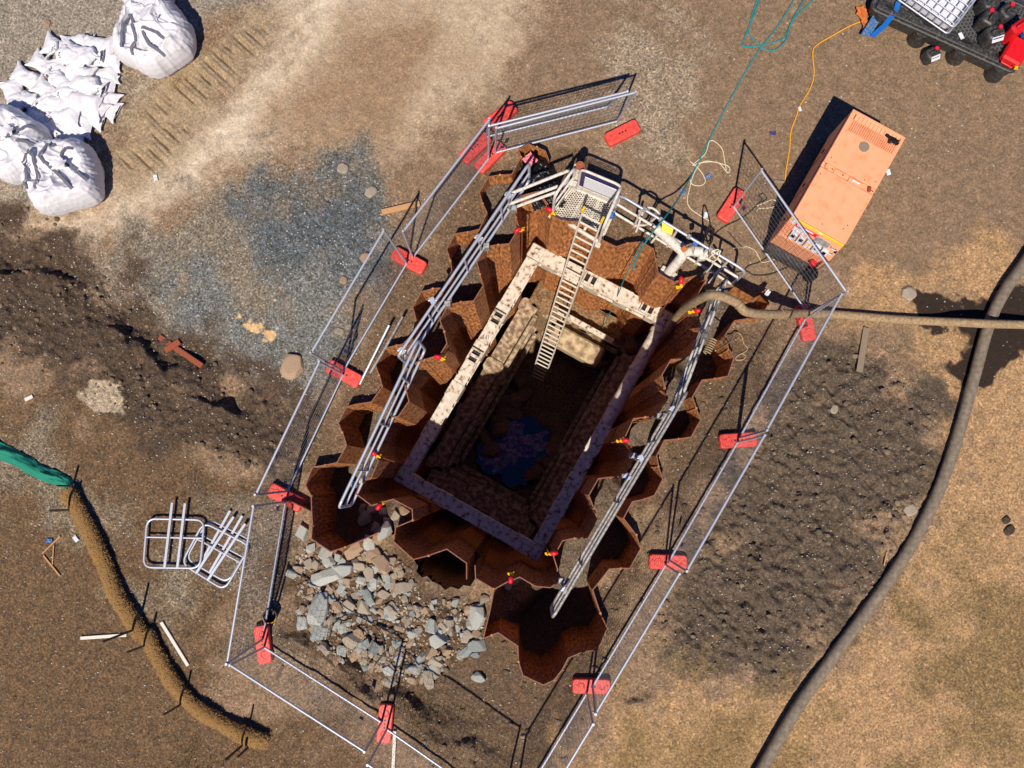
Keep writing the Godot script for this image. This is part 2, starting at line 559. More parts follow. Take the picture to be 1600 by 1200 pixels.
func ground_regions() -> Array:
	# outline, colour of the soil, softness of its edge (m), raggedness (m), strength of the grain
	return [
		["brown", [-12.188, -11.172, 11.423, -10.909, 10.905, -3.549, 6.63, -1.985, 3.671, -2.892, 2.022, -4.619, 0.443, -5.796, -0.699, -5.567, -2.289, -4.639, -3.451, -5.701, -2.076, -5.929, -0.704, -7.112, 0.687, -8.553], [122, 100, 77], 0.6, 0.3, 0.5],
		["stony", [1.608, -7.938, 2.765, -8.17, 3.31, -6.726, 2.714, -5.431, 1.808, -5.553, 1.365, -6.739], [134, 118, 97], 0.9, 0.5, 0.9],
		["sandy", [-11.773, -5.392, -7.69, -5.016, -6.008, -6.31, -4.661, -7.866, -4.005, -9.828, 0.577, -9.783, -0.358, -7.23, -1.16, -6.28, -2.073, -5.693, -2.989, -5.58, -4.032, -5.941, -5.06, -5.592, -6.517, -4.483, -11.688, -4.213], [170, 151, 126], 1.0, 0.25, 0.3],
		["pale_core", [-8.702, -4.493, -7.329, -4.662, -6.218, -5.717, -5.212, -6.784, -4.314, -7.985, -3.759, -9.329, -2.936, -9.322, -3.722, -7.617, -4.625, -6.54, -5.521, -5.594, -6.636, -4.6, -7.652, -4.196], [194, 179, 156], 1.0, 0.25, 0.3],
		["worn", [-4.506, -6.42, -3.72, -7.496, -3.035, -8.218, -1.638, -8.329, -1.168, -7.597, -2.084, -6.643, -2.534, -5.814, -3.681, -5.702], [140, 115, 88], 1.0, 0.25, 0.4],
		["grey_gravel", [-13.501, -12.471, -4.663, -12.362, -4.915, -8.601, -5.943, -7.755, -7.19, -6.797, -7.376, -5.723, -8.25, -4.667, -12.903, -4.924], [132, 123, 109], 0.6, 0.35, 0.8],
		["tracks", [-7.536, -5.428, -7.116, -6.437, -6.164, -7.393, -5.026, -8.357, -4.435, -8.169, -4.879, -7.323, -5.664, -6.427, -6.415, -5.422, -6.998, -5.013], [146, 126, 98], 0.6, 0.2, 0.45],
		["gravel", [-8.324, -3.85, -7.088, -4.427, -5.958, -4.89, -4.823, -5.354, -3.451, -5.701, -2.18, -4.988, -2.052, -3.826, -2.928, -2.004, -3.692, -0.996, -4.374, -1.444, -5.512, -1.896, -6.655, -2.238, -7.815, -2.811], [116, 106, 90], 0.6, 0.4, 1.0],
		["mound", [-4.92, -4.768, -4.246, -5.292, -2.983, -5.227, -2.342, -4.29, -2.614, -3.483, -3.28, -2.799, -4.19, -3.03, -4.779, -3.837], [78, 84, 87], 0.8, 0.4, 1.1],
		["blue_gravel", [-6.644, -3.382, -5.916, -3.725, -5.334, -3.377, -5.426, -2.691, -5.976, -2.237, -6.555, -2.58], [94, 98, 97], 0.6, 0.35, 1.1],
		["gravel_low", [-5.547, -2.919, -3.861, -3.487, -2.72, -3.025, -3.147, -1.667, -4.153, -1.556, -5.287, -1.896], [100, 101, 96], 0.7, 0.4, 1.1],
		["lower_left", [-11.547, -2.249, -7.756, -1.562, -5.806, -0.664, -3.998, 0.22, -3.856, 1.525, -4.377, 2.598, -5.241, 2.919, -4.556, 3.97, -3.254, 4.174, -1.95, 5.098, -1.296, 6.92, -11.96, 6.995], [95, 73, 49], 0.6, 0.5, 0.9],
		["pale_scree", [-9.653, -1.115, -8.511, -0.889, -7.67, 0.221, -6.87, 0.659, -5.39, 1.743, -6.149, 2.068, -7.517, 1.097, -8.418, 0.879, -9.586, 0], [112, 99, 80], 0.9, 0.7, 1.1],
		["dark", [-11.722, -4.683, -8.59, -4.551, -7.402, -3.731, -6.337, -2.807, -5.287, -1.896, -4.262, -1.444, -3.583, -1.108, -3.67, 0, -4.441, 0.22, -5.456, -0.221, -6.941, -1, -8.219, -1.788, -11.563, -2.478], [70, 55, 41], 0.6, 0.55, 0.9],
		["grey_low", [-5.097, 0.549, -4.106, 0.329, -3.751, 1.309, -4.273, 2.385, -3.052, 3.44, -3.698, 3.653, -4.801, 3.024, -5.28, 1.743], [108, 95, 77], 0.6, 0.4, 1.1],
		["skirt", [3.446, -2.78, 4.554, -2.664, 3.726, -0.658, 2.59, 1.301, 1.48, 3.32, 0.824, 4.879, -1.308, 5.3, -2.176, 4.169, -4.153, 2.81, -4.081, 1.31, -2.434, 1.199, -0.46, 2.269, 1.281, 1.732], [90, 71, 51], 0.5, 0.35, 0.8],
		["collar", [-2.052, -3.826, -1.379, -4.751, -0.357, -5.565, 0.671, -5.677, 1.799, -4.852, 3.138, -4.036, 2.68, -3.579, 0.889, -4.276, -0.693, -3.362, -2.473, -1.554, -3.554, 0.22, -4.12, -0.22, -3.149, -1.779], [99, 78, 56], 0.4, 0.3, 0.8],
		["tan", [5.663, -2.661, 6.699, -3.564, 10.953, -4.233, 10.175, 6.84, 0.179, 6.91, 1.152, 3.947, 2.446, 3.317, 4.046, 3.52, 5.02, 3.099, 6.252, 1.723, 6.74, 0.434, 7.138, -1.096, 6.639, -2.209], [155, 123, 86], 0.7, 0.5, 0.65],
		["spoil", [4.189, -1.543, 5.201, -2.1, 6.414, -2.097, 7.138, -1.096, 6.795, 0.434, 6.037, 1.723, 4.914, 3.099, 4.045, 3.572, 2.66, 3.316, 1.915, 2.898, 2.586, 1.515, 3.61, -0.438], [82, 69, 55], 0.4, 0.5, 0.8],
		["olive", [6.444, 2.253, 7.981, 1.507, 10.55, 1.503, 10.345, 4.424, 7.813, 4.64, 6.587, 3.822], [122, 99, 63], 1.4, 0.9, 0.8],
		["olive_low", [1.902, 3.84, 3.821, 3.937, 4.431, 4.861, 3.344, 6.086, 1.239, 5.897], [126, 102, 64], 1.4, 0.9, 0.7],
		["heap", [-4.029, 1.201, -3.309, 1.438, -2.543, 1.253, -1.991, 1.576, -1.766, 2.165, -0.895, 2.11, -0.655, 2.376, -0.729, 2.906, -1.321, 3.434, -1.966, 3.699, -2.51, 3.438, -3.273, 3.23, -3.884, 2.65], [88, 67, 46], 0.3, 0.3, 1.0],
		["wet", [6.733, -3.087, 7.237, -3.199, 7.951, -3.083, 8.688, -3.421, 10.897, -3.436, 10.795, -1.977, 8.611, -2.059, 8.297, -1.926, 7.977, -1.482, 7.482, -1.427, 7.411, -1.76, 7.683, -2.15, 7.527, -2.341, 6.87, -2.432], [38, 26, 16], 0.08, 0.12, 0.3],
		["sand_smear", [-5.111, -2.781, -4.92, -2.803, -4.69, -2.689, -4.493, -2.517, -4.373, -2.256, -4.567, -2.347, -4.856, -2.552], [196, 160, 112], 0.05, 0.012, 0.3],
		["pale_smear", [-7.768, -1.359, -7.531, -1.584, -7.279, -1.516, -7.201, -1.291, -7.396, -1.112, -7.621, -1.112], [158, 142, 118], 0.12, 0.3, 0.6],
		["pale_smear_low", [2.048, 1.194, 2.324, 0.978, 2.474, 1.73, 2.026, 2.687, 1.755, 2.793, 1.821, 1.945], [124, 102, 76], 0.5, 0.5, 0.6],
	]

func make_ground() -> void:
	far_noise.seed = 3
	far_noise.frequency = 0.12
	clod_noise.seed = 12
	clod_noise.frequency = 1.1
	clod_noise.noise_type = FastNoiseLite.TYPE_CELLULAR
	clod_noise.cellular_return_type = FastNoiseLite.RETURN_DISTANCE2_SUB
	clod_noise.fractal_octaves = 3
	ridge_noise.seed = 15
	crumb_noise.seed = 16
	crumb_noise.frequency = 3.6
	crumb_noise.noise_type = FastNoiseLite.TYPE_CELLULAR
	crumb_noise.cellular_return_type = FastNoiseLite.RETURN_DISTANCE
	crumb_noise.fractal_octaves = 2
	ridge_noise.frequency = 2.2
	ridge_noise.fractal_octaves = 4
	var regions := ground_regions()
	for r in regions:
		field_img[r[0]] = distance_field(v2(r[1]))
	for s in [
		[[-10.052, -3.915, -8.647, -3.446, -7.822, -2.949, -7.351, -2.604, -6.88, -2.205, -6.413, -1.842, -5.838, -1.536, -5.146, -0.998, -4.572, -0.497], 0.19, 0.12, 1.0, 3.0],
		[[-4.321, 2.651, -3.715, 2.915, -3.053, 3.388, -2.398, 3.7, -1.963, 3.96, -1.314, 4.373, -0.242, 5.192], 0.16, 0.10, 0.7, 9.0],
		[[1.368, 3.738, 1.745, 3.58, 2.172, 3.683, 2.494, 3.63], 0.10, 0.06, 0.4, 5.0],
		[[3.559, 1.621, 4.106, 1.406, 4.529, 1.726, 5.083, 1.298], 0.14, 0.08, 0.5, 15.0]]:
		var line := v2(s[0])
		var box := Rect2(line[0], Vector2.ZERO)
		for q in line:
			box = box.expand(q)
		scarps.append([line, s[1], s[2], s[3], s[4], box.grow(s[3])])
	# colour of the soil, patch by patch
	const TW := 2048
	const TH := 1638
	var ragged := FastNoiseLite.new()
	ragged.seed = 33
	ragged.frequency = 0.0085
	ragged.fractal_octaves = 6
	var rag := ragged.get_image(TW, TH, false, false, true).get_data()
	ragged.seed = 34
	ragged.frequency = 0.036
	ragged.fractal_octaves = 3
	var mid := ragged.get_image(TW, TH, false, false, true).get_data()
	var salt := FastNoiseLite.new()
	salt.seed = 35
	salt.noise_type = FastNoiseLite.TYPE_VALUE
	salt.frequency = 0.6
	salt.fractal_octaves = 2
	var grit := salt.get_image(TW, TH, false, false, true).get_data()
	var mud := FastNoiseLite.new()
	mud.seed = 36
	mud.noise_type = FastNoiseLite.TYPE_CELLULAR
	mud.cellular_return_type = FastNoiseLite.RETURN_DISTANCE2_SUB
	mud.frequency = 0.07
	mud.fractal_type = FastNoiseLite.FRACTAL_NONE
	mud.domain_warp_enabled = true
	mud.domain_warp_amplitude = 12.0
	mud.domain_warp_frequency = 0.05
	var crack := mud.get_image(TW, TH, false, false, true).get_data()
	var count := TW * TH
	var cr := PackedFloat32Array()
	var cg := PackedFloat32Array()
	var cb := PackedFloat32Array()
	var gs := PackedFloat32Array()
	for a in [cr, cg, cb, gs]:
		a.resize(count)
	cr.fill(126.0)
	cg.fill(103.0)
	cb.fill(79.0)
	gs.fill(0.7)
	for r in regions:
		var small := Image.create_from_data(192, 154, false, Image.FORMAT_RF, field_img[r[0]].to_byte_array())
		small.resize(TW, TH, Image.INTERPOLATE_BILINEAR)
		var d := small.get_data().to_float32_array()
		var soft: float = 1.0 / r[3]
		var amp: float = r[4] / 60.0
		var off: float = -128.0 * amp
		var reach: float = -1.2 * r[4] - r[3]
		var c0: float = r[2][0]
		var c1: float = r[2][1]
		var c2: float = r[2][2]
		var c3: float = r[5]
		for i in count:
			var q := d[i]
			if q < reach:
				continue
			var w := (q + rag[i] * amp + off + (mid[i] - 128) * 0.0012) * soft + 0.5
			if w <= 0.0:
				continue
			if w >= 1.0:
				cr[i] = c0
				cg[i] = c1
				cb[i] = c2
				gs[i] = c3
			else:
				cr[i] += (c0 - cr[i]) * w
				cg[i] += (c1 - cg[i]) * w
				cb[i] += (c2 - cb[i]) * w
				gs[i] += (c3 - gs[i]) * w
	var bytes := PackedByteArray()
	bytes.resize(count * 3)
	var relief := PackedByteArray()
	relief.resize(count)
	for i in count:
		var g := gs[i]
		var t := grit[i]
		var lum := (cr[i] * 0.3 + cg[i] * 0.6 + cb[i] * 0.1) * 0.06
		cr[i] = cr[i] * 0.94 + lum
		cg[i] = cg[i] * 0.94 + lum
		cb[i] = cb[i] * 0.94 + lum
		var k := 1.0 + g * ((t - 128) * 0.0042) + (mid[i] - 128) * 0.0007 + (rag[(i * 7) % count] - 128) * 0.0003
		if t > 205:
			k += 0.25 * g
		elif t < 44:
			k -= 0.14 * g
		var dry := crack[i]
		var gap := 0.0
		if dry < 26 and rag[i] > 118:
			gap = (26 - dry) * 2.2
		relief[i] = clampi(int(128.0 - gap + (t - 128) * 0.62 * g + (mid[i] - 128) * 0.22), 0, 255)
		bytes[i * 3] = clampi(int(cr[i] * k), 0, 255)
		bytes[i * 3 + 1] = clampi(int(cg[i] * k), 0, 255)
		bytes[i * 3 + 2] = clampi(int(cb[i] * k * (1.0 + (t - 128) * 0.0006 * g)), 0, 255)
	var img := Image.create_from_data(TW, TH, false, Image.FORMAT_RGB8, bytes)
	var ground_material := mat(255, 255, 255, 0.95)
	ground_material.albedo_texture = ImageTexture.create_from_image(img)
	ground_material.heightmap_enabled = true
	ground_material.heightmap_texture = ImageTexture.create_from_image(Image.create_from_data(TW, TH, false, Image.FORMAT_L8, relief))
	ground_material.heightmap_scale = 2.2
	# relief
	hole = v2(HOLE)
	const STEP := 0.035
	var nx := int(GW / STEP)
	var ny := int(GD / STEP)
	var hbox := Rect2(hole[0], Vector2.ZERO)
	for q in hole:
		hbox = hbox.expand(q)
	hbox = hbox.grow(0.1)
	var vs := PackedVector3Array()
	var ns := PackedVector3Array()
	var uv := PackedVector2Array()
	var ix := PackedInt32Array()
	vs.resize((nx + 1) * (ny + 1))
	ns.resize(vs.size())
	uv.resize(vs.size())
	for j in ny + 1:
		for i in nx + 1:
			var x := GX + i * STEP
			var z := GZ + j * STEP
			vs[j * (nx + 1) + i] = Vector3(x, gh(x, z), z)
	for j in ny + 1:
		for i in nx + 1:
			var k := j * (nx + 1) + i
			var l := vs[k - 1] if i > 0 else vs[k]
			var r2 := vs[k + 1] if i < nx else vs[k]
			var u := vs[k - nx - 1] if j > 0 else vs[k]
			var w := vs[k + nx + 1] if j < ny else vs[k]
			ns[k] = (w - u).cross(r2 - l).normalized()
			uv[k] = Vector2((vs[k].x - GX) / GW, (vs[k].z - GZ) / GD)
	# bring the edge of the excavation to the sheet piles
	var inside := PackedByteArray()
	inside.resize(vs.size())
	for j in ny + 1:
		for i in nx + 1:
			var k := j * (nx + 1) + i
			var p := Vector2(vs[k].x, vs[k].z)
			if not hbox.has_point(p):
				continue
			var d := poly_dist(p, hole)
			if d > 0.0:
				inside[k] = 1
			if absf(d) < STEP * 0.75:
				var best := p
				var bd := 1e9
				for e in hole.size():
					var q := Geometry2D.get_closest_point_to_segment(p, hole[e], hole[(e + 1) % hole.size()])
					if p.distance_to(q) < bd:
						bd = p.distance_to(q)
						best = q
				vs[k] = Vector3(best.x, vs[k].y, best.y)
				inside[k] = 2
	for j in ny:
		for i in nx:
			var a := j * (nx + 1) + i
			var b := a + 1
			var c := a + nx + 1
			var d := c + 1
			for t in [[a, b, d], [a, d, c]]:
				if inside[t[0]] == 1 or inside[t[1]] == 1 or inside[t[2]] == 1:
					continue
				if inside[t[0]] == 2 and inside[t[1]] == 2 and inside[t[2]] == 2:
					var cen := (vs[t[0]] + vs[t[1]] + vs[t[2]]) / 3.0
					if Geometry2D.is_point_in_polygon(Vector2(cen.x, cen.z), hole):
						continue
				ix.append(t[0])
				ix.append(t[1])
				ix.append(t[2])
	var arr := []
	arr.resize(Mesh.ARRAY_MAX)
	arr[Mesh.ARRAY_VERTEX] = vs
	arr[Mesh.ARRAY_NORMAL] = ns
	arr[Mesh.ARRAY_TEX_UV] = uv
	arr[Mesh.ARRAY_INDEX] = ix
	var am := ArrayMesh.new()
	am.add_surface_from_arrays(Mesh.PRIMITIVE_TRIANGLES, arr)
	var g := struct("ground", am, ground_material)
	g.set_meta("label", "dry brown earth and gravel of the building site")
	# the site beyond
	var far_m := mottled(noise_image(81, 0.02, 512, FastNoiseLite.TYPE_SIMPLEX_SMOOTH, 6), [0.0, 0.4, 0.6, 1.0], [[90, 74, 58], [122, 100, 76], [140, 116, 88], [164, 140, 110]], 0.12, 0.95)
	var fm := MB.new()
	var x0 := GX + 0.1
	var x1 := GX + nx * STEP - 0.1
	var z0 := GZ + 0.1
	var z1 := GZ + ny * STEP - 0.1
	for q in [[-250.0, -250.0, 250.0, z0], [-250.0, z1, 250.0, 250.0], [-250.0, z0, x0, z1], [x1, z0, 250.0, z1]]:
		fm.quad(Vector3(q[0], -0.06, q[1]), Vector3(q[2], -0.06, q[1]), Vector3(q[2], -0.06, q[3]), Vector3(q[0], -0.06, q[3]), Vector3.UP)
	struct("terrain", fm, far_m)
	scatter_stones()
	scatter_clods()
	scatter_straw()

func scatter_stones() -> void:
	# loose stones and grit lying on the earth, too many to count
	var base: ArrayMesh = rock_mesh(5, 1, 0.2)
	var spots := []
	var want := {"gravel": 1.0, "mound": 1.0, "blue_gravel": 1.0, "gravel_low": 1.0, "grey_gravel": 0.55, "pale_scree": 0.9, "grey_low": 1.0, "stony": 0.8, "spoil": 0.7, "dark": 0.6, "skirt": 0.45, "collar": 0.4, "lower_left": 0.35, "brown": 0.16}
	var r := RandomNumberGenerator.new()
	r.seed = 99
	var cols := [Color(0.42, 0.42, 0.4), Color(0.22, 0.23, 0.24), Color(0.3, 0.26, 0.21), Color(0.5, 0.45, 0.37), Color(0.14, 0.15, 0.17), Color(0.36, 0.27, 0.18)]
	for i in 60000:
		var p := Vector2(r.randf_range(-10.2, 9.6), r.randf_range(-9.2, 5.6))
		var dens := 0.06
		for k in want:
			if field(k, p) > 0.05:
				dens = maxf(dens, want[k])
		if field("spoil", p) > 0.05:
			dens = 0.6
		if r.randf() > dens or Geometry2D.is_point_in_polygon(p, hole):
			continue
		var s := 0.006 + 0.016 * pow(r.randf(), 3.0)
		var c: Color = cols[r.randi() % cols.size()]
		spots.append([Vector3(p.x, gh(p.x, p.y) + s * 0.25, p.y), s, r.randf() * TAU, c])
	var mm := MultiMesh.new()
	mm.transform_format = MultiMesh.TRANSFORM_3D
	mm.use_colors = true
	mm.mesh = base
	mm.instance_count = spots.size()
	for i in spots.size():
		var s: float = spots[i][1]
		mm.set_instance_transform(i, Transform3D(Basis(Vector3.UP, spots[i][2]).scaled(Vector3(s, s * 0.7, s * 0.8)), spots[i][0]))
		mm.set_instance_color(i, spots[i][3])
	var o := MultiMeshInstance3D.new()
	o.multimesh = mm
	var sm := mat(255, 255, 255, 0.9)
	sm.vertex_color_use_as_albedo = true
	o.material_override = sm
	o.name = "loose_gravel"
	add_child(o)
	tag(o, "loose grey and tan gravel scattered over the bare earth", "gravel")
	stuff(o)

# dead grass lying flat on the earth
func scatter_straw() -> void:
	var r := RandomNumberGenerator.new()
	r.seed = 321
	for kind in 2:
		var m := MB.new()
		for i in 16000:
			var p := Vector2(r.randf_range(-10.0, 9.4), r.randf_range(-2.0, 5.6))
			var dens := maxf(smoothstep(-0.1, 0.4, field("lower_left", p)), smoothstep(-0.1, 0.6, field("tan", p)) * 0.7)
			dens *= smoothstep(-0.25, 0.25, nz.get_noise_2d(p.x * 0.5 + kind * 30.0, p.y * 0.5))
			if r.randf() > dens or Geometry2D.is_point_in_polygon(p, hole) or field("spoil", p) > 0.0:
				continue
			var a := r.randf() * TAU
			var l := r.randf_range(0.02, 0.07)
			var d := Vector3(cos(a) * l, 0, sin(a) * l)
			var w := Vector3(-sin(a), 0, cos(a)) * 0.0022
			var b := Vector3(p.x, gh(p.x, p.y) + 0.004, p.y)
			var e := b + d
			e.y = gh(e.x, e.z) + r.randf_range(0.003, 0.02)
			m.quad(b - w, b + w, e + w * 0.4, e - w * 0.4, Vector3.UP)
		var o := single("dry_straw", m, mat(150, 126, 88, 0.95) if kind == 0 else mat(74, 60, 42, 0.95), "pale dead grass blades lying on the dry earth" if kind == 0 else "dark dead grass blades lying on the dry earth", "dead grass")
		stuff(o)

# crumbs and clods of turned earth
func scatter_clods() -> void:
	var r := RandomNumberGenerator.new()
	r.seed = 123
	var spots := []
	for i in 52000:
		var p := Vector2(r.randf_range(-10.2, 9.6), r.randf_range(-9.2, 5.6))
		var sp := field("spoil", p)
		var dk := field("dark", p)
		var dens := maxf(smoothstep(-0.25, 0.3, sp) * 0.6, smoothstep(-0.25, 0.3, dk) * 0.6)
		dens = maxf(dens, 0.3 * smoothstep(-0.2, 0.2, field("skirt", p)))
		dens = maxf(dens, 0.9 * smoothstep(-0.1, 0.2, field("heap", p)))
		dens *= 0.35 + 0.9 * smoothstep(-0.15, 0.3, nz.get_noise_2d(p.x * 0.6, p.y * 0.6))
		if r.randf() > dens or Geometry2D.is_point_in_polygon(p, hole):
			continue
		var s := 0.008 + 0.05 * pow(r.randf(), 5.0)
		var c := Color(0.09, 0.066, 0.044) if r.randf() < 0.6 else Color(0.15, 0.112, 0.076)
		spots.append([Vector3(p.x, gh(p.x, p.y) + s * 0.2, p.y), s, r.randf() * TAU, c * r.randf_range(0.8, 1.5)])
	var mm := MultiMesh.new()
	mm.transform_format = MultiMesh.TRANSFORM_3D
	mm.use_colors = true
	mm.mesh = rock_mesh(52, 1, 0.1)
	mm.instance_count = spots.size()
	for i in spots.size():
		var s: float = spots[i][1]
		mm.set_instance_transform(i, Transform3D(Basis.from_euler(Vector3(spots[i][2] * 2.0, spots[i][2], 0.0)).scaled(Vector3(s * 1.2, s * 0.8, s)), spots[i][0]))
		mm.set_instance_color(i, spots[i][3])
	var o := MultiMeshInstance3D.new()
	o.multimesh = mm
	var sm := mat(255, 255, 255, 1.0)
	sm.vertex_color_use_as_albedo = true
	o.material_override = sm
	o.name = "soil_clods"
	add_child(o)
	tag(o, "dark crumbs and clods of turned earth on the spoil and the bank", "clods")
	stuff(o)

# an angular stone about 1 m in radius
func rock_mesh(seed_value: int, sub: int, bluff: float) -> ArrayMesh:
	var r := RandomNumberGenerator.new()
	r.seed = seed_value
	var t := (1.0 + sqrt(5.0)) * 0.5
	var p: Array = []
	for q in [[-1, t, 0], [1, t, 0], [-1, -t, 0], [1, -t, 0], [0, -1, t], [0, 1, t], [0, -1, -t], [0, 1, -t], [t, 0, -1], [t, 0, 1], [-t, 0, -1], [-t, 0, 1]]:
		p.append(Vector3(q[0], q[1], q[2]).normalized())
	var f: Array = [[0, 11, 5], [0, 5, 1], [0, 1, 7], [0, 7, 10], [0, 10, 11], [1, 5, 9], [5, 11, 4], [11, 10, 2], [10, 7, 6], [7, 1, 8], [3, 9, 4], [3, 4, 2], [3, 2, 6], [3, 6, 8], [3, 8, 9], [4, 9, 5], [2, 4, 11], [6, 2, 10], [8, 6, 7], [9, 8, 1]]
	for s in sub:
		var g := []
		var known := {}
		for q in f:
			var m := []
			for e in 3:
				var a: int = mini(q[e], q[(e + 1) % 3])
				var b: int = maxi(q[e], q[(e + 1) % 3])
				var key := a * 4096 + b
				if not known.has(key):
					p.append(((p[a] + p[b]) * 0.5).normalized())
					known[key] = p.size() - 1
				m.append(known[key])
			g.append([q[0], m[0], m[2]])
			g.append([q[1], m[1], m[0]])
			g.append([q[2], m[2], m[1]])
			g.append([m[0], m[1], m[2]])
		f = g
	var cuts := []
	for i in (13 if bluff >= 0.0 else 34):
		var dir := Vector3(r.randfn(), r.randfn(), r.randfn()).normalized()
		if i < 6 and bluff >= 0.0:
			dir = ([Vector3.UP, Vector3.DOWN, Vector3.LEFT, Vector3.RIGHT, Vector3.FORWARD, Vector3.BACK][i] + dir * 0.35).normalized()
		cuts.append([dir, r.randf_range(0.62, 0.95) - bluff * 0.3])
	for i in p.size():
		var q: Vector3 = p[i] * (1.0 + r.randf_range(-0.012, 0.012))
		var reach := 1.3 if bluff >= 0.0 else 1.02
		for c in cuts:
			var d: float = q.dot(c[0])
			if d > 0.05:
				reach = minf(reach, c[1] / d)
		p[i] = q * reach
	var mb := MB.new()
	for q in f:
		mb.flat(p[q[0]], p[q[1]], p[q[2]], Vector3.ZERO)
	return mb.mesh()

# ---------------------------------------------------------------- excavation
const HOLE := [0.411, -5.43, 0.345, -5.615, 0.054, -5.756, -0.126, -5.653, -0.081, -5.525, -0.238, -5.204, -0.45, -5.193, -0.651, -5.16, -0.807, -4.885, -0.75, -4.679, -0.672, -4.519, -0.804, -4.223, -1.015, -4.167, -1.227, -4.134, -1.369, -3.863, -1.301, -3.659, -1.278, -3.479, -1.442, -3.187, -1.607, -3.176, -1.806, -3.121, -1.947, -2.853, -1.889, -2.629, -1.942, -2.385, -2.105, -2.207, -2.215, -2.185, -2.423, -2.131, -2.573, -1.854, -2.515, -1.678, -2.458, -1.48, -2.64, -1.217, -2.858, -1.184, -3.054, -1.13, -3.191, -0.857, -3.123, -0.693, -3.053, -0.476, -3.211, -0.184, -3.439, -0.13, -3.623, -0.108, -3.736, 0.194, -3.634, 0.377, -3.617, 0.666, -3.601, 0.88, -3.607, 1.093, -3.279, 1.304, -3.033, 1.23, -2.658, 1.07, -2.476, 0.985, -2.249, 1.049, -2.226, 1.133, -2.04, 1.345, -1.943, 1.43, -1.844, 1.577, -1.876, 1.662, -1.778, 1.767, -1.693, 1.735, -1.606, 1.83, -1.477, 1.882, -1.38, 1.976, -1.284, 1.913, -1.145, 1.965, -1.071, 1.891, -0.953, 1.912, -0.847, 1.744, -0.537, 1.922, -0.6, 2.246, -0.715, 2.725, -0.578, 2.673, -0.471, 2.631, -0.142, 2.848, -0.132, 3.096, -0.058, 3.322, 0.279, 3.475, 0.459, 3.393, 0.587, 3.238, 0.693, 3.042, 0.969, 2.928, 1.181, 2.906, 1.343, 2.554, 1.229, 2.305, 1.105, 1.929, 1.385, 1.583, 1.577, 1.572, 1.726, 1.571, 1.912, 1.245, 1.84, 1.023, 1.63, 0.747, 1.783, 0.471, 1.988, 0.428, 2.16, 0.364, 2.304, 0.096, 2.233, -0.118, 2.203, -0.301, 2.337, -0.56, 2.574, -0.581, 2.791, -0.613, 2.959, -0.905, 2.887, -1.101, 2.826, -1.297, 2.994, -1.581, 3.201, -1.602, 3.43, -1.646, 3.535, -1.953, 3.462, -2.107, 3.403, -2.349, 3.572, -2.603, 3.791, -2.636, 4.009, -2.635, 4.17, -2.901, 4.11, -3.124, 3.933, -3.024, 3.632, -3.249, 3.391, -3.227, 3.097, -3.306, 2.945, -3.396, 2.768, -3.352, 2.547, -3.275, 2.275, -3.432, 2.246, -3.668, 2.205, -3.86, 1.997, -3.985, 1.754, -3.963, 1.566, -3.896, 1.335, -4.01, 1.225, -4.124, 1.094, -4.306, 0.873, -4.352, 0.651, -4.365, 0.452, -4.468, 0.386, -4.673, 0.231, -4.891, 0.321, -5.166]
const PIT := [0.231, -4.891, -0.082, -4.813, -0.204, -4.562, -0.171, -4.425, -0.116, -4.243, -0.282, -3.96, -0.482, -3.938, -0.703, -3.905, -0.847, -3.635, -0.79, -3.421, -0.735, -3.23, -0.899, -2.961, -1.12, -2.94, -1.34, -2.896, -1.481, -2.628, -1.403, -2.428, -1.357, -2.228, -1.477, -2.029, -1.75, -1.941, -1.925, -1.875, -2.098, -1.655, -2.052, -1.435, -1.995, -1.227, -2.177, -0.965, -2.319, -0.954, -2.525, -0.867, -2.651, -0.541, -2.594, -0.346, -2.505, -0.216, -2.62, 0.065, -2.793, 0.118, -2.875, 0.344, -2.612, 0.537, -2.429, 0.483, -2.246, 0.43, -1.92, 0.601, -1.907, 0.782, -2.197, 0.9, -2.226, 1.133, -1.889, 1.43, -1.632, 1.366, -1.332, 1.26, -0.998, 1.492, -0.923, 1.513, -0.859, 1.523, -0.847, 1.744, -0.537, 1.922, -0.323, 1.806, -0.109, 1.722, 0.146, 1.868, 0.402, 1.889, 0.584, 1.762, 0.531, 1.615, 0.458, 1.384, 0.609, 1.12, 0.813, 1.077, 1.048, 1.066, 1.19, 0.737, 1.138, 0.578, 1.054, 0.364, 1.218, 0.086, 1.423, 0.064, 1.66, 0.043, 1.825, -0.258, 1.785, -0.452, 1.679, -0.625, 1.824, -0.928, 2.019, -0.95, 2.214, -0.971, 2.414, -1.276, 2.363, -1.451, 2.312, -1.669, 2.469, -1.933, 2.687, -1.943, 2.908, -2.119, 3.044, -2.394, 2.962, -2.616, 2.881, -2.95, 3.097, -3.306, 2.945, -3.396, 2.768, -3.352, 2.547, -3.275, 2.275, -3.432, 2.246, -3.668, 2.205, -3.86, 1.997, -3.985, 1.754, -3.963, 1.566, -3.896, 1.335, -4.01, 1.225, -4.124, 1.094, -4.306, 0.873, -4.352, 0.651, -4.365, 0.452, -4.468, 0.386, -4.673]
var levels := []
var pit := PackedVector2Array()

func trench_level(p: Vector2) -> float:
	var s := 0.0
	var w := 0.0
	for l in levels:
		var d := 1.0 / (0.02 + p.distance_squared_to(l[0]))
		d *= d
		s += l[1] * d
		w += d
	return s / w + ridge_noise.get_noise_2d(p.x * 2.0, p.y * 2.0) * 0.07

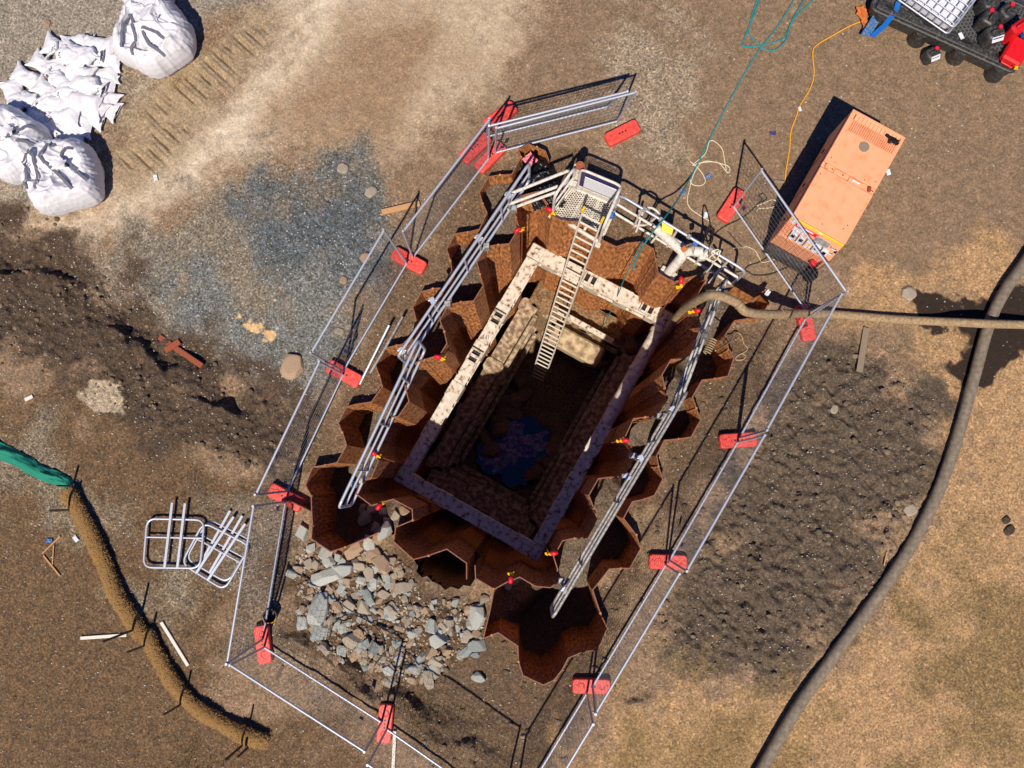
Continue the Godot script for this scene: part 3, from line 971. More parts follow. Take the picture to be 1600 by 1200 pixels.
func wall(called: String, label: String, piles: Array, bottom: float) -> void:
	var first := v2(piles[0])[0]
	var o := thing(called, label, "sheet piling", Vector3(first.x, 0, first.y), 0.0, "sheet pile walls of the excavation")
	var r := RandomNumberGenerator.new()
	r.seed = hash(called + label)
	for k in piles.size():
		var pl := v2(piles[k])
		var m := MB.new()
		var cap := MB.new()
		var top := 0.3 + r.randf_range(-0.03, 0.03)
		const T := 0.0085
		var off := []
		for i in pl.size():
			var e1 := (pl[i] - pl[maxi(i - 1, 0)]).normalized()
			var e2 := (pl[mini(i + 1, pl.size() - 1)] - pl[i]).normalized()
			if i == 0:
				e1 = e2
			if i == pl.size() - 1:
				e2 = e1
			var n1 := Vector2(-e1.y, e1.x)
			var n2 := Vector2(-e2.y, e2.x)
			var mm := (n1 + n2).normalized()
			off.append(mm * (T / maxf(0.5, mm.dot(n1))))
		# stop a hair short of the clutch, so that neighbours butt
		var q0 := []
		for i in pl.size():
			q0.append(pl[i] - first)
		q0[0] += (q0[1] - q0[0]).normalized() * 0.004
		q0[-1] += (q0[-2] - q0[-1]).normalized() * 0.004
		for i in pl.size() - 1:
			var nn2 := Vector2(-(pl[i + 1] - pl[i]).y, (pl[i + 1] - pl[i]).x).normalized()
			for s in [-1.0, 1.0]:
				var a: Vector2 = q0[i] + off[i] * s
				var b: Vector2 = q0[i + 1] + off[i + 1] * s
				m.quad(Vector3(a.x, bottom, a.y), Vector3(b.x, bottom, b.y), Vector3(b.x, top, b.y), Vector3(a.x, top, a.y), Vector3(nn2.x, 0, nn2.y) * s)
			var c0: Vector2 = q0[i] + off[i]
			var c1: Vector2 = q0[i + 1] + off[i + 1]
			var c2: Vector2 = q0[i + 1] - off[i + 1]
			var c3: Vector2 = q0[i] - off[i]
			cap.quad(Vector3(c0.x, top, c0.y), Vector3(c1.x, top, c1.y), Vector3(c2.x, top, c2.y), Vector3(c3.x, top, c3.y), Vector3.UP)
		var po := part("sheet_pile", m, M.rust, o)
		part("cut_edge", cap, M.rust_edge, po)
		# the clutch that grips the next pile
		if k < piles.size() - 1:
			var cl := MB.new()
			var at: Vector2 = pl[pl.size() - 1] - first
			cl.tube([Vector3(at.x, bottom, at.y), Vector3(at.x, top + 0.004, at.y)], 0.022, 6)
			part("clutch", cl, M.rust, po)

func make_excavation() -> void:
	pit = v2(PIT)
	wall("sheet_pile_wall", "long outer sheet pile wall on the gravel side of the excavation", [
		[0.411, -5.43, 0.345, -5.615, 0.199, -5.686],
		[0.199, -5.686, 0.054, -5.756, -0.126, -5.653, -0.081, -5.525],
		[-0.081, -5.525, -0.238, -5.204, -0.45, -5.193],
		[-0.45, -5.193, -0.651, -5.16, -0.807, -4.885, -0.75, -4.679],
		[-0.75, -4.679, -0.672, -4.519, -0.804, -4.223, -1.015, -4.167],
		[-1.015, -4.167, -1.227, -4.134, -1.369, -3.863, -1.301, -3.659],
		[-1.301, -3.659, -1.278, -3.479, -1.442, -3.187, -1.607, -3.176],
		[-1.607, -3.176, -1.806, -3.121, -1.947, -2.853, -1.889, -2.629],
		[-1.889, -2.629, -1.942, -2.385, -2.105, -2.207, -2.215, -2.185],
		[-2.215, -2.185, -2.423, -2.131, -2.573, -1.854, -2.515, -1.678],
		[-2.515, -1.678, -2.458, -1.48, -2.64, -1.217, -2.858, -1.184],
		[-2.858, -1.184, -3.054, -1.13, -3.191, -0.857, -3.123, -0.693],
		[-3.123, -0.693, -3.053, -0.476, -3.211, -0.184, -3.417, -0.14],
		[-3.417, -0.14, -3.623, -0.108, -3.736, 0.194, -3.634, 0.377],
		[-3.634, 0.377, -3.617, 0.666, -3.601, 0.88],
		[-3.601, 0.88, -3.607, 1.093, -3.279, 1.304, -3.033, 1.23],
		[-3.033, 1.23, -2.658, 1.07, -2.476, 0.985]], -3.4)
	wall("sheet_pile_wall", "outer sheet pile wall on the side of the dark spoil heap", [
		[3.632, -3.249, 3.933, -3.024, 4.11, -3.124],
		[4.11, -3.124, 4.17, -2.901, 4.009, -2.635, 3.791, -2.636],
		[3.791, -2.636, 3.572, -2.603, 3.403, -2.349, 3.462, -2.107],
		[3.462, -2.107, 3.535, -1.953, 3.43, -1.646, 3.201, -1.602],
		[3.201, -1.602, 2.994, -1.581, 2.826, -1.297, 2.887, -1.101],
		[2.887, -1.101, 2.959, -0.905, 2.791, -0.613, 2.574, -0.581],
		[2.574, -0.581, 2.337, -0.56, 2.203, -0.301, 2.233, -0.118],
		[2.233, -0.118, 2.304, 0.096, 2.16, 0.364, 1.988, 0.428],
		[1.988, 0.428, 1.783, 0.471, 1.63, 0.747, 1.84, 1.023],
		[1.84, 1.023, 1.912, 1.245, 1.726, 1.571, 1.577, 1.572],
		[1.577, 1.572, 1.385, 1.583, 1.105, 1.929, 1.229, 2.305],
		[1.229, 2.305, 1.343, 2.554, 1.181, 2.906, 0.969, 2.928],
		[0.969, 2.928, 0.693, 3.042, 0.587, 3.238, 0.459, 3.393],
		[0.459, 3.393, 0.279, 3.475, -0.058, 3.322, -0.132, 3.096],
		[-0.132, 3.096, -0.142, 2.848, -0.471, 2.631, -0.578, 2.673],
		[-0.578, 2.673, -0.715, 2.725, -0.6, 2.246, -0.537, 1.922]], -3.4)
	wall("sheet_pile_wall", "inner sheet pile wall behind the long bracing beam with black slots", [
		[0.231, -4.891, -0.082, -4.813, -0.204, -4.562, -0.171, -4.425],
		[-0.171, -4.425, -0.116, -4.243, -0.282, -3.96, -0.482, -3.938],
		[-0.482, -3.938, -0.703, -3.905, -0.847, -3.635, -0.79, -3.421],
		[-0.79, -3.421, -0.735, -3.23, -0.899, -2.961, -1.12, -2.94],
		[-1.12, -2.94, -1.34, -2.896, -1.481, -2.628, -1.403, -2.428],
		[-1.403, -2.428, -1.357, -2.228, -1.477, -2.029, -1.75, -1.941],
		[-1.75, -1.941, -1.925, -1.875, -2.098, -1.655, -2.052, -1.435],
		[-2.052, -1.435, -1.995, -1.227, -2.177, -0.965, -2.319, -0.954],
		[-2.319, -0.954, -2.525, -0.867, -2.651, -0.541, -2.594, -0.346],
		[-2.594, -0.346, -2.505, -0.216, -2.62, 0.065, -2.793, 0.118],
		[-2.793, 0.118, -2.875, 0.344, -2.612, 0.537, -2.429, 0.483],
		[-2.429, 0.483, -2.246, 0.43, -1.92, 0.601, -1.907, 0.782],
		[-1.907, 0.782, -2.197, 0.9, -2.226, 1.133]], -9.9)
	wall("sheet_pile_wall", "short inner sheet pile wall beside the heap of rocks", [
		[-2.226, 1.133, -1.889, 1.43, -1.632, 1.366],
		[-1.632, 1.366, -1.332, 1.26, -0.998, 1.492, -0.997, 1.765]], -9.9)
	wall("sheet_pile_wall", "short inner sheet pile wall at the shaded corner past the rocks", [
		[-0.859, 1.523, -0.847, 1.744, -0.537, 1.922],
		[-0.537, 1.922, -0.323, 1.806, -0.109, 1.722, 0.146, 1.868],
		[0.146, 1.868, 0.402, 1.889, 0.584, 1.762]], -9.9)
	wall("sheet_pile_wall", "inner sheet pile wall behind the bracing beam that ends in a round tube", [
		[0.584, 1.762, 0.531, 1.615],
		[0.531, 1.615, 0.458, 1.384, 0.609, 1.12, 0.813, 1.077],
		[0.813, 1.077, 1.048, 1.066, 1.19, 0.737, 1.138, 0.578],
		[1.138, 0.578, 1.054, 0.364, 1.218, 0.086, 1.423, 0.064],
		[1.423, 0.064, 1.66, 0.043, 1.825, -0.258, 1.785, -0.452],
		[1.785, -0.452, 1.679, -0.625, 1.824, -0.928, 2.019, -0.95],
		[2.019, -0.95, 2.214, -0.971, 2.414, -1.276, 2.363, -1.451],
		[2.363, -1.451, 2.312, -1.669, 2.469, -1.933, 2.687, -1.943],
		[2.687, -1.943, 2.908, -2.119, 3.044, -2.394, 2.962, -2.616],
		[2.962, -2.616, 2.881, -2.95, 3.097, -3.306]], -9.9)
	wall("sheet_pile_wall", "sunlit inner sheet pile wall behind the ladder", [
		[3.097, -3.306, 2.945, -3.396, 2.768, -3.352],
		[2.768, -3.352, 2.547, -3.275, 2.275, -3.432, 2.246, -3.668],
		[2.246, -3.668, 2.205, -3.86, 1.997, -3.985, 1.754, -3.963],
		[1.754, -3.963, 1.566, -3.896, 1.335, -4.01, 1.225, -4.124],
		[1.225, -4.124, 1.094, -4.306, 0.873, -4.352, 0.651, -4.365],
		[0.651, -4.365, 0.452, -4.468, 0.386, -4.673, 0.231, -4.891]], -9.9)
	wall("sheet_pile_wing", "short sheet pile wing sticking out over a red fence block", [
		[-4.195, 0.527, -4.001, 0.463, -3.628, 0.645]], -0.6)
	# soil left in the trenches between the two rows of piles
	for l in [[[-0.583, -4.864], -0.15], [[-1.124, -3.823], -0.5], [[-1.703, -2.794], -0.9], [[-2.363, -1.666], -1.3], [[-2.905, -0.662], -1.5], [[-3.326, 0.548], -1.7], [[-2.77, 0.82], -1.0], [[-2.166, 0.711], -0.03], [[-1.421, 1.629], -2.4], [[-1.17, 1.661], -2.4], [[-1.772, 1.576], -2.0], [[-2.102, 1.415], 0.0], [[-1.968, 1.63], 0.0], [[-1.834, 1.866], 0.0], [[-1.681, 1.93], 0.0], [[-1.418, 2.079], 0.0], [[-1.135, 2.036], 0.0], [[-0.928, 2.014], 0.0], [[0.099, -5.328], -0.25], [[3.674, -3.006], -0.4], [[3.206, -1.992], -1.0], [[2.587, -1.49], -0.55], [[2.071, -0.329], -1.3], [[1.346, 0.654], -0.9], [[1.776, 1.194], -1.4], [[0.902, 1.518], -1.1], [[0.299, 2.692], -2.4], [[-0.242, 2.269], -1.3]]:
		levels.append([v2(l[0])[0], l[1]])
	var pm := MB.new()
	const STEP := 0.055
	var hb := Rect2(hole[0], Vector2.ZERO)
	for q in hole:
		hb = hb.expand(q)
	var nx := int(hb.size.x / STEP) + 2
	var ny := int(hb.size.y / STEP) + 2
	var vs := []
	var keep := []
	for j in ny:
		for i in nx:
			var p := hb.position + Vector2(i, j) * STEP
			var dh := poly_dist(p, hole)
			var dp := poly_dist(p, pit)
			var ok := dh > -STEP and dp < 0.0
			if absf(dp) < STEP * 0.75:
				ok = dh > -STEP
				var bd := 1e9
				var best := p
				for e in pit.size():
					var q := Geometry2D.get_closest_point_to_segment(p, pit[e], pit[(e + 1) % pit.size()])
					if p.distance_to(q) < bd:
						bd = p.distance_to(q)
						best = q
				p = best
			vs.append(Vector3(p.x, trench_level(p), p.y))
			keep.append(ok)
	var g := MB.new()
	var nrm := func(i: int, j: int) -> Vector3:
		var a: Vector3 = vs[j * nx + mini(i + 1, nx - 1)] - vs[j * nx + maxi(i - 1, 0)]
		var b: Vector3 = vs[mini(j + 1, ny - 1) * nx + i] - vs[maxi(j - 1, 0) * nx + i]
		var q := b.cross(a).normalized()
		return q if q.y > 0.0 else -q
	for j in ny - 1:
		for i in nx - 1:
			var a := j * nx + i
			if keep[a] and keep[a + 1] and keep[a + nx] and keep[a + nx + 1]:
				g.tri3(vs[a], vs[a + 1], vs[a + nx + 1], nrm.call(i, j), nrm.call(i + 1, j), nrm.call(i + 1, j + 1))
				g.tri3(vs[a], vs[a + nx + 1], vs[a + nx], nrm.call(i, j), nrm.call(i + 1, j + 1), nrm.call(i, j + 1))
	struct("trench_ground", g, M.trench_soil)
	# floor of the pit
	var rows := []
	for j in 61:
		var row := PackedVector3Array()
		for i in 61:
			var x := -5.0 + i * 0.14
			var z := -5.4 + j * 0.14
			row.append(Vector3(x, -8.6 + ridge_noise.get_noise_2d(x * 0.8, z * 0.8) * 0.18 + clod_noise.get_noise_2d(x, z) * 0.06, z))
		rows.append(row)
	pm.grid(rows, false, Vector3(0, -40, 0))
	struct("pit_floor", pm, M.pit_soil)
	# earth bench left against the sunlit wall, above the lower bracing
	var bench := MB.new()
	var a0: Vector3 = Vector3(0.274, 0.3, -4.537)
	var a1: Vector3 = Vector3(3.06, 0.3, -3.116)
	var along := (a1 - a0)
	along.y = 0.0
	var inward := Vector3(-along.z, 0, along.x).normalized()
	rows = []
	for j in 15:
		var row := PackedVector3Array()
		for i in 41:
			var d := j / 14.0 * 1.0
			var q := Vector3(a0.x, 0, a0.z) + along * (i / 40.0) + inward * (d - 0.15)
			var y := -5.75 - smoothstep(0.55, 1.0, d + 0.25 * ridge_noise.get_noise_2d(q.x, q.z)) * 2.4 + ridge_noise.get_noise_2d(q.x * 1.6, q.z * 1.6) * 0.16 + clod_noise.get_noise_2d(q.x, q.z) * 0.1
			row.append(Vector3(q.x, y, q.z))
		rows.append(row)
	bench.grid(rows, false, (a0 + a1) * 0.5 + Vector3(0, -20, 0))
	struct("earth_bench", bench, M.pit_soil)

# ---------------------------------------------------------------- bracing
func beam(o: Node, a: Vector3, b: Vector3, w: float, d: float, mtl: Material, plain := false) -> Node:
	# boxed waler: a web between two flange plates, with stiffeners
	var m := MB.new()
	var dir := (b - a).normalized()
	var down := Vector3(0, -d * 0.5, 0)
	m.bar(a + down, b + down, w * 0.72, d - 0.05, Vector3.UP, 0.006)
	m.bar(a + Vector3(0, -0.0125, 0), b + Vector3(0, -0.0125, 0), w, 0.025, Vector3.UP, 0.005)
	m.bar(a + Vector3(0, -d + 0.0125, 0), b + Vector3(0, -d + 0.0125, 0), w, 0.025, Vector3.UP, 0.005)
	var n := int((b - a).length() / 0.55)
	for i in n:
		var p := a.lerp(b, (i + 0.5) / n) + down
		m.bar(p - dir * 0.01, p + dir * 0.01, w * 0.98, d - 0.054)
	var po := part("beam", m, mtl, o)
	if plain:
		return po
	return po

func collar(o: Node, p: Vector3, dir: Vector3, w: float, d: float, l: float, mtl: Material) -> void:
	var m := MB.new()
	var q := p + Vector3(0, -d * 0.5, 0)
	m.bar(q - dir * l * 0.5, q + dir * l * 0.5, w + 0.03, d + 0.03, Vector3.UP, 0.008)
	part("collar", m, mtl, o)

func bracket(o: Node, p: Vector3, dir: Vector3) -> void:
	# pin housing standing on the beam: plates round two open pockets
	var m := MB.new()
	var s := Vector3.UP.cross(dir).normalized()
	var up := Vector3(0, 0.05, 0)
	for k in [-0.13, -0.015, 0.015, 0.13]:
		m.bar(p + dir * k - s * 0.125 + up, p + dir * k + s * 0.125 + up, 0.03, 0.07, Vector3.UP, 0.005)
	for k in [-0.105, 0.105]:
		m.bar(p + s * k - dir * 0.11 + up, p + s * k + dir * 0.11 + up, 0.045, 0.068, Vector3.UP, 0.005)
	var h := part("pin_housing", m, M.beam, o)
	for k in [-0.0725, 0.0725]:
		m = MB.new()
		m.bar(p + dir * k - s * 0.08 + Vector3(0, 0.022, 0), p + dir * k + s * 0.08 + Vector3(0, 0.022, 0), 0.082, 0.006)
		part("pocket_shade", m, M.black, h)  # black floor plate paints the dark inside of the opening

func make_bracing() -> void:
	const Y := -2.2
	var tl: Vector3 = Vector3(0.213, -2.2, -4.438)
	var tr: Vector3 = Vector3(2.788, -2.2, -3.087)
	var br: Vector3 = Vector3(0.172, -2.2, 1.514)
	var bl: Vector3 = Vector3(-2.419, -2.2, 0.063)
	var o := thing("bracing_frame", "whitish steel bracing frame of four beams high in the pit", "bracing frame", Vector3.ZERO)
	var dl := (bl - tl).normalized()
	var dt := (tr - tl).normalized()
	var bm := beam(o, tl + dl * 0.16, bl - dl * 0.15, 0.25, 0.34, M.beam)
	bm.set_meta("label", "long pale beam with pin brackets and paint marks")
	beam(o, tl - dt * 0.05, tr, 0.3, 0.34, M.beam)
	beam(o, bl, br, 0.27, 0.34, M.beam)
	var dr := (br - tr).normalized()
	var mid := tr.lerp(br, 0.46)
	beam(o, mid, br - dr * 0.16, 0.26, 0.34, M.beam)
	# hydraulic ram: the round half of the beam
	var m := MB.new()
	m.tube([tr + dr * 0.15 + Vector3(0, -0.16, 0), mid + dr * 0.1 + Vector3(0, -0.16, 0)], 0.135, 20)
	part("hydraulic_ram", m, M.beam, o)
	for t in [0.25, 1.15, 2.0]:
		m = MB.new()
		m.tube([tr + dr * t + Vector3(0, -0.16, 0), tr + dr * (t + 0.07) + Vector3(0, -0.16, 0)], 0.155, 20)
		part("ram_collar", m, M.beam, o)
	for t in [0.27, 0.44, 0.62, 0.8]:
		collar(o, tl.lerp(bl, t), dl, 0.25, 0.34, 0.34, M.beam)
	for t in [0.3, 0.47]:
		bracket(o, tl.lerp(bl, t), dl)
	for t in [0.12, 0.45, 0.68, 0.92]:
		collar(o, tl.lerp(tr, t), dt, 0.3, 0.34, 0.3, M.beam)
	bracket(o, tl.lerp(tr, 0.42), dt)
	bracket(o, tl.lerp(tr, 0.86), dt)
	var db := (br - bl).normalized()
	for t in [0.05, 0.3, 0.9]:
		collar(o, bl.lerp(br, t), db, 0.27, 0.34, 0.3, M.beam)
	for t in [0.55, 0.7, 0.82]:
		collar(o, tr.lerp(br, t), dr, 0.26, 0.34, 0.26, M.beam)
	# corner shoes
	for c in [[tl, dl, dt], [tr, -dt, dr], [br, -dr, -db], [bl, db, -dl]]:
		m = MB.new()
		var p: Vector3 = c[0]
		m.box(Transform3D(frame_z(p, p + c[1]), p + Vector3(0, -0.17, 0)), Vector3(0.3, 0.4, 0.3), 0.02)
		m.tube([p + Vector3(0, 0.0, 0), p + Vector3(0, 0.08, 0)], 0.05, 10)
		part("corner_shoe", m, M.beam, o)
	# the number chalked on the beam
	var tm := TextMesh.new()
	tm.text = "141"
	tm.font_size = 16
	tm.pixel_size = 0.006
	tm.depth = 0.004
	var f := SystemFont.new()
	f.font_names = PackedStringArray(["Droid Sans"])
	tm.font = f
	var mark := part("painted_number", tm, M.black, o)
	var mp := tl.lerp(bl, 0.385)
	mark.transform = Transform3D(Basis(Vector3.RIGHT, -PI / 2), mp + Vector3(0, 0.003, 0))
	# lower frames, covered in mud
	var cen := (tl + tr + br + bl) * 0.25
	var low := [[-6.0, 0.95, 0.36, "mud-caked middle bracing frame deep in the pit"], [-7.4, 0.87, 0.36, "mud-caked bottom bracing frame above the pit floor"]]
	for l in low:
		var c := []
		for q in [tl, tr, br, bl]:
			var r: Vector3 = cen + (q - cen) * float(l[1])
			c.append(Vector3(r.x, l[0], r.z))
		var lo := thing("bracing_frame", l[3], "bracing frame", Vector3.ZERO)
		for i in 4:
			var a: Vector3 = c[i]
			var b: Vector3 = c[(i + 1) % 4]
			var d := (b - a).normalized()
			beam(lo, a + d * 0.2, b - d * 0.2, l[2], 0.4, M.beam_dirty)
			# rounded clamp plates at the ends and along the beam
			for t in [0.06, 0.34, 0.6, 0.94]:
				m = MB.new()
				var p := a.lerp(b, t)
				m.prism(rounded_rect(0.46, 0.34, 0.1), Transform3D(frame_z(a, b), p + Vector3(0, -0.06, 0)), 0.1)
				part("clamp_plate", m, M.beam_dirty, lo)
			# a smaller rail on the inner face
			m = MB.new()
			var inn := Vector3.UP.cross(d).normalized()
			if inn.dot(cen - a) < 0.0:
				inn = -inn
			inn.y = 0.0
			m.bar(a + d * 0.35 + inn * 0.26 + Vector3(0, -0.2, 0), b - d * 0.35 + inn * 0.26 + Vector3(0, -0.2, 0), 0.12, 0.14, Vector3.UP, 0.02)
			part("inner_rail", m, M.beam_dirty, lo)
	# pale angle lying across the sunlit end
	m = MB.new()
	m.bar(Vector3(0.767, -5.55, -3.848), Vector3(2.066, -5.55, -3.107), 0.13, 0.08, Vector3.UP, 0.01)
	single("steel_channel", m, M.beam, "pale steel channel lying on the earth bench below the ladder", "steel channel")
	m = MB.new()
	m.bar(Vector3(0.629, -6.1, -3.412), Vector3(1.805, -6.1, -2.75), 0.5, 0.5, Vector3.UP, 0.05)
	single("concrete_block", m, M.ledge, "long pale earth-dusted concrete ledge below the ladder", "concrete block")
	make_ladder()
	make_platform()
	pit_things()

func make_ladder() -> void:
	var la: Vector3 = Vector3(0.97, 0.87, -4.408)
	var ra: Vector3 = Vector3(1.288, 0.87, -4.231)
	var lb: Vector3 = Vector3(0.159, -8.5, -2.607)
	var rb: Vector3 = Vector3(0.469, -8.5, -2.451)
	var o := thing("ladder", "long aluminium ladder going down from the platform into the pit", "ladder", Vector3.ZERO)
	var face := (lb - la).normalized().cross((ra - la).normalized())
	for s in [[la, lb], [ra, rb]]:
		var m := MB.new()
		m.bar(s[0], s[1], 0.03, 0.075, face, 0.006)
		var st := part("stile", m, M.alloy, o)
		m = MB.new()
		m.bar(s[0] - (s[1] - s[0]).normalized() * 0.02, s[0] + (s[1] - s[0]).normalized() * 0.1, 0.042, 0.085, face, 0.008)
		part("end_cap", m, M.yellow, st)
	var n := 34
	for i in n:
		var t := (i + 0.7) / n
		var m := MB.new()
		m.bar(la.lerp(lb, t), ra.lerp(rb, t), 0.04, 0.03, face, 0.006)
		part("rung", m, M.alloy, o)

# deck of expanded metal between four corners
func lattice(c: Array, pitch: float, w: float, th: float) -> MB:
	var m := MB.new()
	var u: Vector3 = c[1] - c[0]
	var v: Vector3 = c[3] - c[0]
	var lu := u.length()
	var lv := v.length()
	var poly := PackedVector2Array([Vector2.ZERO, Vector2(lu, 0), Vector2(lu, lv), Vector2(0, lv)])
	var nn := u.cross(v).normalized()
	for s in [Vector2(1, 0.62).normalized(), Vector2(1, -0.62).normalized()]:
		var across := Vector2(-s.y, s.x)
		for k in range(-120, 120):
			var p: Vector2 = across * (k * pitch)
			var line := PackedVector2Array([p - s * 9.0, p + s * 9.0])
			for seg in Geometry2D.intersect_polyline_with_polygon(line, poly):
				var a: Vector2 = seg[0]
				var b: Vector2 = seg[seg.size() - 1]
				if a.distance_to(b) > 0.02:
					m.bar(c[0] + u * (a.x / lu) + v * (a.y / lv), c[0] + u * (b.x / lu) + v * (b.y / lv), w, th, nn)
	return m

func rails(o: Node, a: Vector3, b: Vector3, heights: Array, r: float, mtl: Material, called := "rail") -> void:
	for h in heights:
		var m := MB.new()
		m.tube([a + Vector3(0, h, 0), b + Vector3(0, h, 0)], r, 10)
		part(called, m, mtl, o)

func make_platform() -> void:
	var c := [Vector3(0.82, 0.12, -5.028), Vector3(1.57, 0.12, -4.7), Vector3(1.283, 0.12, -4.035), Vector3(0.479, 0.12, -4.555)]
	var o := thing("access_platform", "pale steel access platform with railings at the head of the ladder", "platform", Vector3.ZERO)
	part("deck_mesh", lattice(c, 0.038, 0.011, 0.012), M.white_steel, o)
	for i in 4:
		var m := MB.new()
		m.bar(c[i] + Vector3(0, -0.04, 0), c[(i + 1) % 4] + Vector3(0, -0.04, 0), 0.06, 0.1, Vector3.UP, 0.006)
		part("deck_edge", m, M.white_steel, o)
	for t in [0.33, 0.66]:
		var m := MB.new()
		m.bar(c[0].lerp(c[1], t) + Vector3(0, -0.05, 0), c[3].lerp(c[2], t) + Vector3(0, -0.05, 0), 0.04, 0.06)
		part("joist", m, M.white_steel, o)
	var up := Vector3(0, 1.05, 0)
	# back panel: bent tube frame, toe board, mesh and a white board
	var b0: Vector3 = c[0].lerp(c[1], 0.12)
	var b1: Vector3 = c[1]
	var m2 := MB.new()
	m2.tube(fillet([b0, b0 + up, b1 + up, b1], 0.14), 0.024, 10)
	part("back_frame", m2, M.white_steel, o)
	m2 = MB.new()
	m2.bar(b0 + Vector3(0, 0.1, 0), b1 + Vector3(0, 0.1, 0), 0.02, 0.2)
	part("toe_board", m2, M.white_steel, o)
	m2 = MB.new()
	for i in 30:
		var p := b0.lerp(b1, (i + 0.5) / 30.0)
		m2.tube([p + Vector3(0, 0.2, 0), p + Vector3(0, 0.98, 0)], 0.004, 4, false)
	for i in 14:
		m2.tube([b0 + Vector3(0, 0.25 + i * 0.055, 0), b1 + Vector3(0, 0.25 + i * 0.055, 0)], 0.004, 4, false)
	part("wire_mesh", m2, M.purple, o)
	var sgn := MB.new()
	var fz := (b1 - b0).normalized()
	var outw := fz.cross(Vector3.UP).normalized()
	if outw.z < 0.0:
		outw = -outw
	sgn.bar(b0.lerp(b1, 0.14) + Vector3(0, 0.58, 0) + outw * 0.02, b0.lerp(b1, 0.97) + Vector3(0, 0.58, 0) + outw * 0.02, 0.008, 0.5, Vector3.UP)
	var rib := MB.new()
	for i in 30:
		var p := b0.lerp(b1, 0.14 + 0.83 * (i + 0.5) / 30.0) + outw * 0.026
		rib.bar(p + Vector3(0, 0.34, 0), p + Vector3(0, 0.82, 0), 0.008, 0.006)
	var board := part("white_board", sgn, M.sign_white, o)
	part("corrugation", rib, M.sign_white, board)
	# side frames
	for s in [[c[0], c[3]], [c[1], c[2]]]:
		var m := MB.new()
		m.tube(fillet([s[0], s[0] + up, s[1] + up * 0.98, s[1]], 0.18), 0.026, 10)
		var side := part("side_frame", m, M.white_steel, o)
		m = MB.new()
		m.tube([s[0] + up * 0.5, s[1] + up * 0.5], 0.02, 8)
		part("mid_rail", m, M.white_steel, side)
		m = MB.new()
		m.bar(s[0] + Vector3(0, 0.08, 0), s[1] + Vector3(0, 0.08, 0), 0.02, 0.16)
		part("toe_board", m, M.white_steel, side)
	# beams that carry the deck back to the ground behind the wall
	for s in [[c[3], c[0]], [c[2], c[1]]]:
		var m := MB.new()
		var d: Vector3 = (s[1] - s[0]).normalized()
		m.bar(s[0] - d * 0.08 + Vector3(0, -0.1, 0), s[1] + d * 0.15 + Vector3(0, -0.1, 0), 0.09, 0.05)
		part("bearer", m, M.white_steel, o)
	# latch plates, posts and rusty cap at the gate side
	var m3 := MB.new()
	var gp: Vector3 = Vector3(0.789, 0.5, -5.005)
	for k in 4:
		m3.box(Transform3D(frame_z(b0, b1), gp + Vector3(k * 0.05 - 0.1, k * 0.06 - 0.1, k * 0.03)), Vector3(0.1, 0.16, 0.06), 0.01)
	m3.bar(Vector3(0.86, 1, -5.068), Vector3(0.843, 0.1, -4.941), 0.07, 0.03)
	m3.bar(Vector3(0.732, 1, -5.003), Vector3(0.685, 0.1, -4.942), 0.05, 0.03)
	part("gate_latch", m3, M.white_steel, o)
	m3 = MB.new()
	m3.tube([Vector3(0.924, 1, -5.111) + Vector3(0, -1.0, 0), Vector3(0.924, 1, -5.111)], 0.03, 10)
	m3.tube([Vector3(0.839, 1, -5.112) + Vector3(0, -1.0, 0), Vector3(0.839, 1, -5.112) + Vector3(0, -0.02, 0)], 0.03, 10)
	part("gate_post", m3, M.white_steel, o)
	m3 = MB.new()
	m3.tube([Vector3(0.907, 1.02, -5.093), Vector3(0.905, 1.06, -5.079)], 0.075, 20)
	part("rusty_cap", m3, M.rust_dark, o)
	# blue lashing on the near side
	m3 = MB.new()
	var lash := []
	for i in 26:
		var a := i * 0.9
		lash.append(Vector3(1.443, 0.6, -4.364) + Vector3(cos(a) * 0.03 + i * 0.002, i * 0.006 - 0.06, sin(a) * 0.04))
	m3.tube(lash, 0.011, 6)
	single("lashing", m3, M.blue, "blue rope lashing tied round the platform railing", "rope")

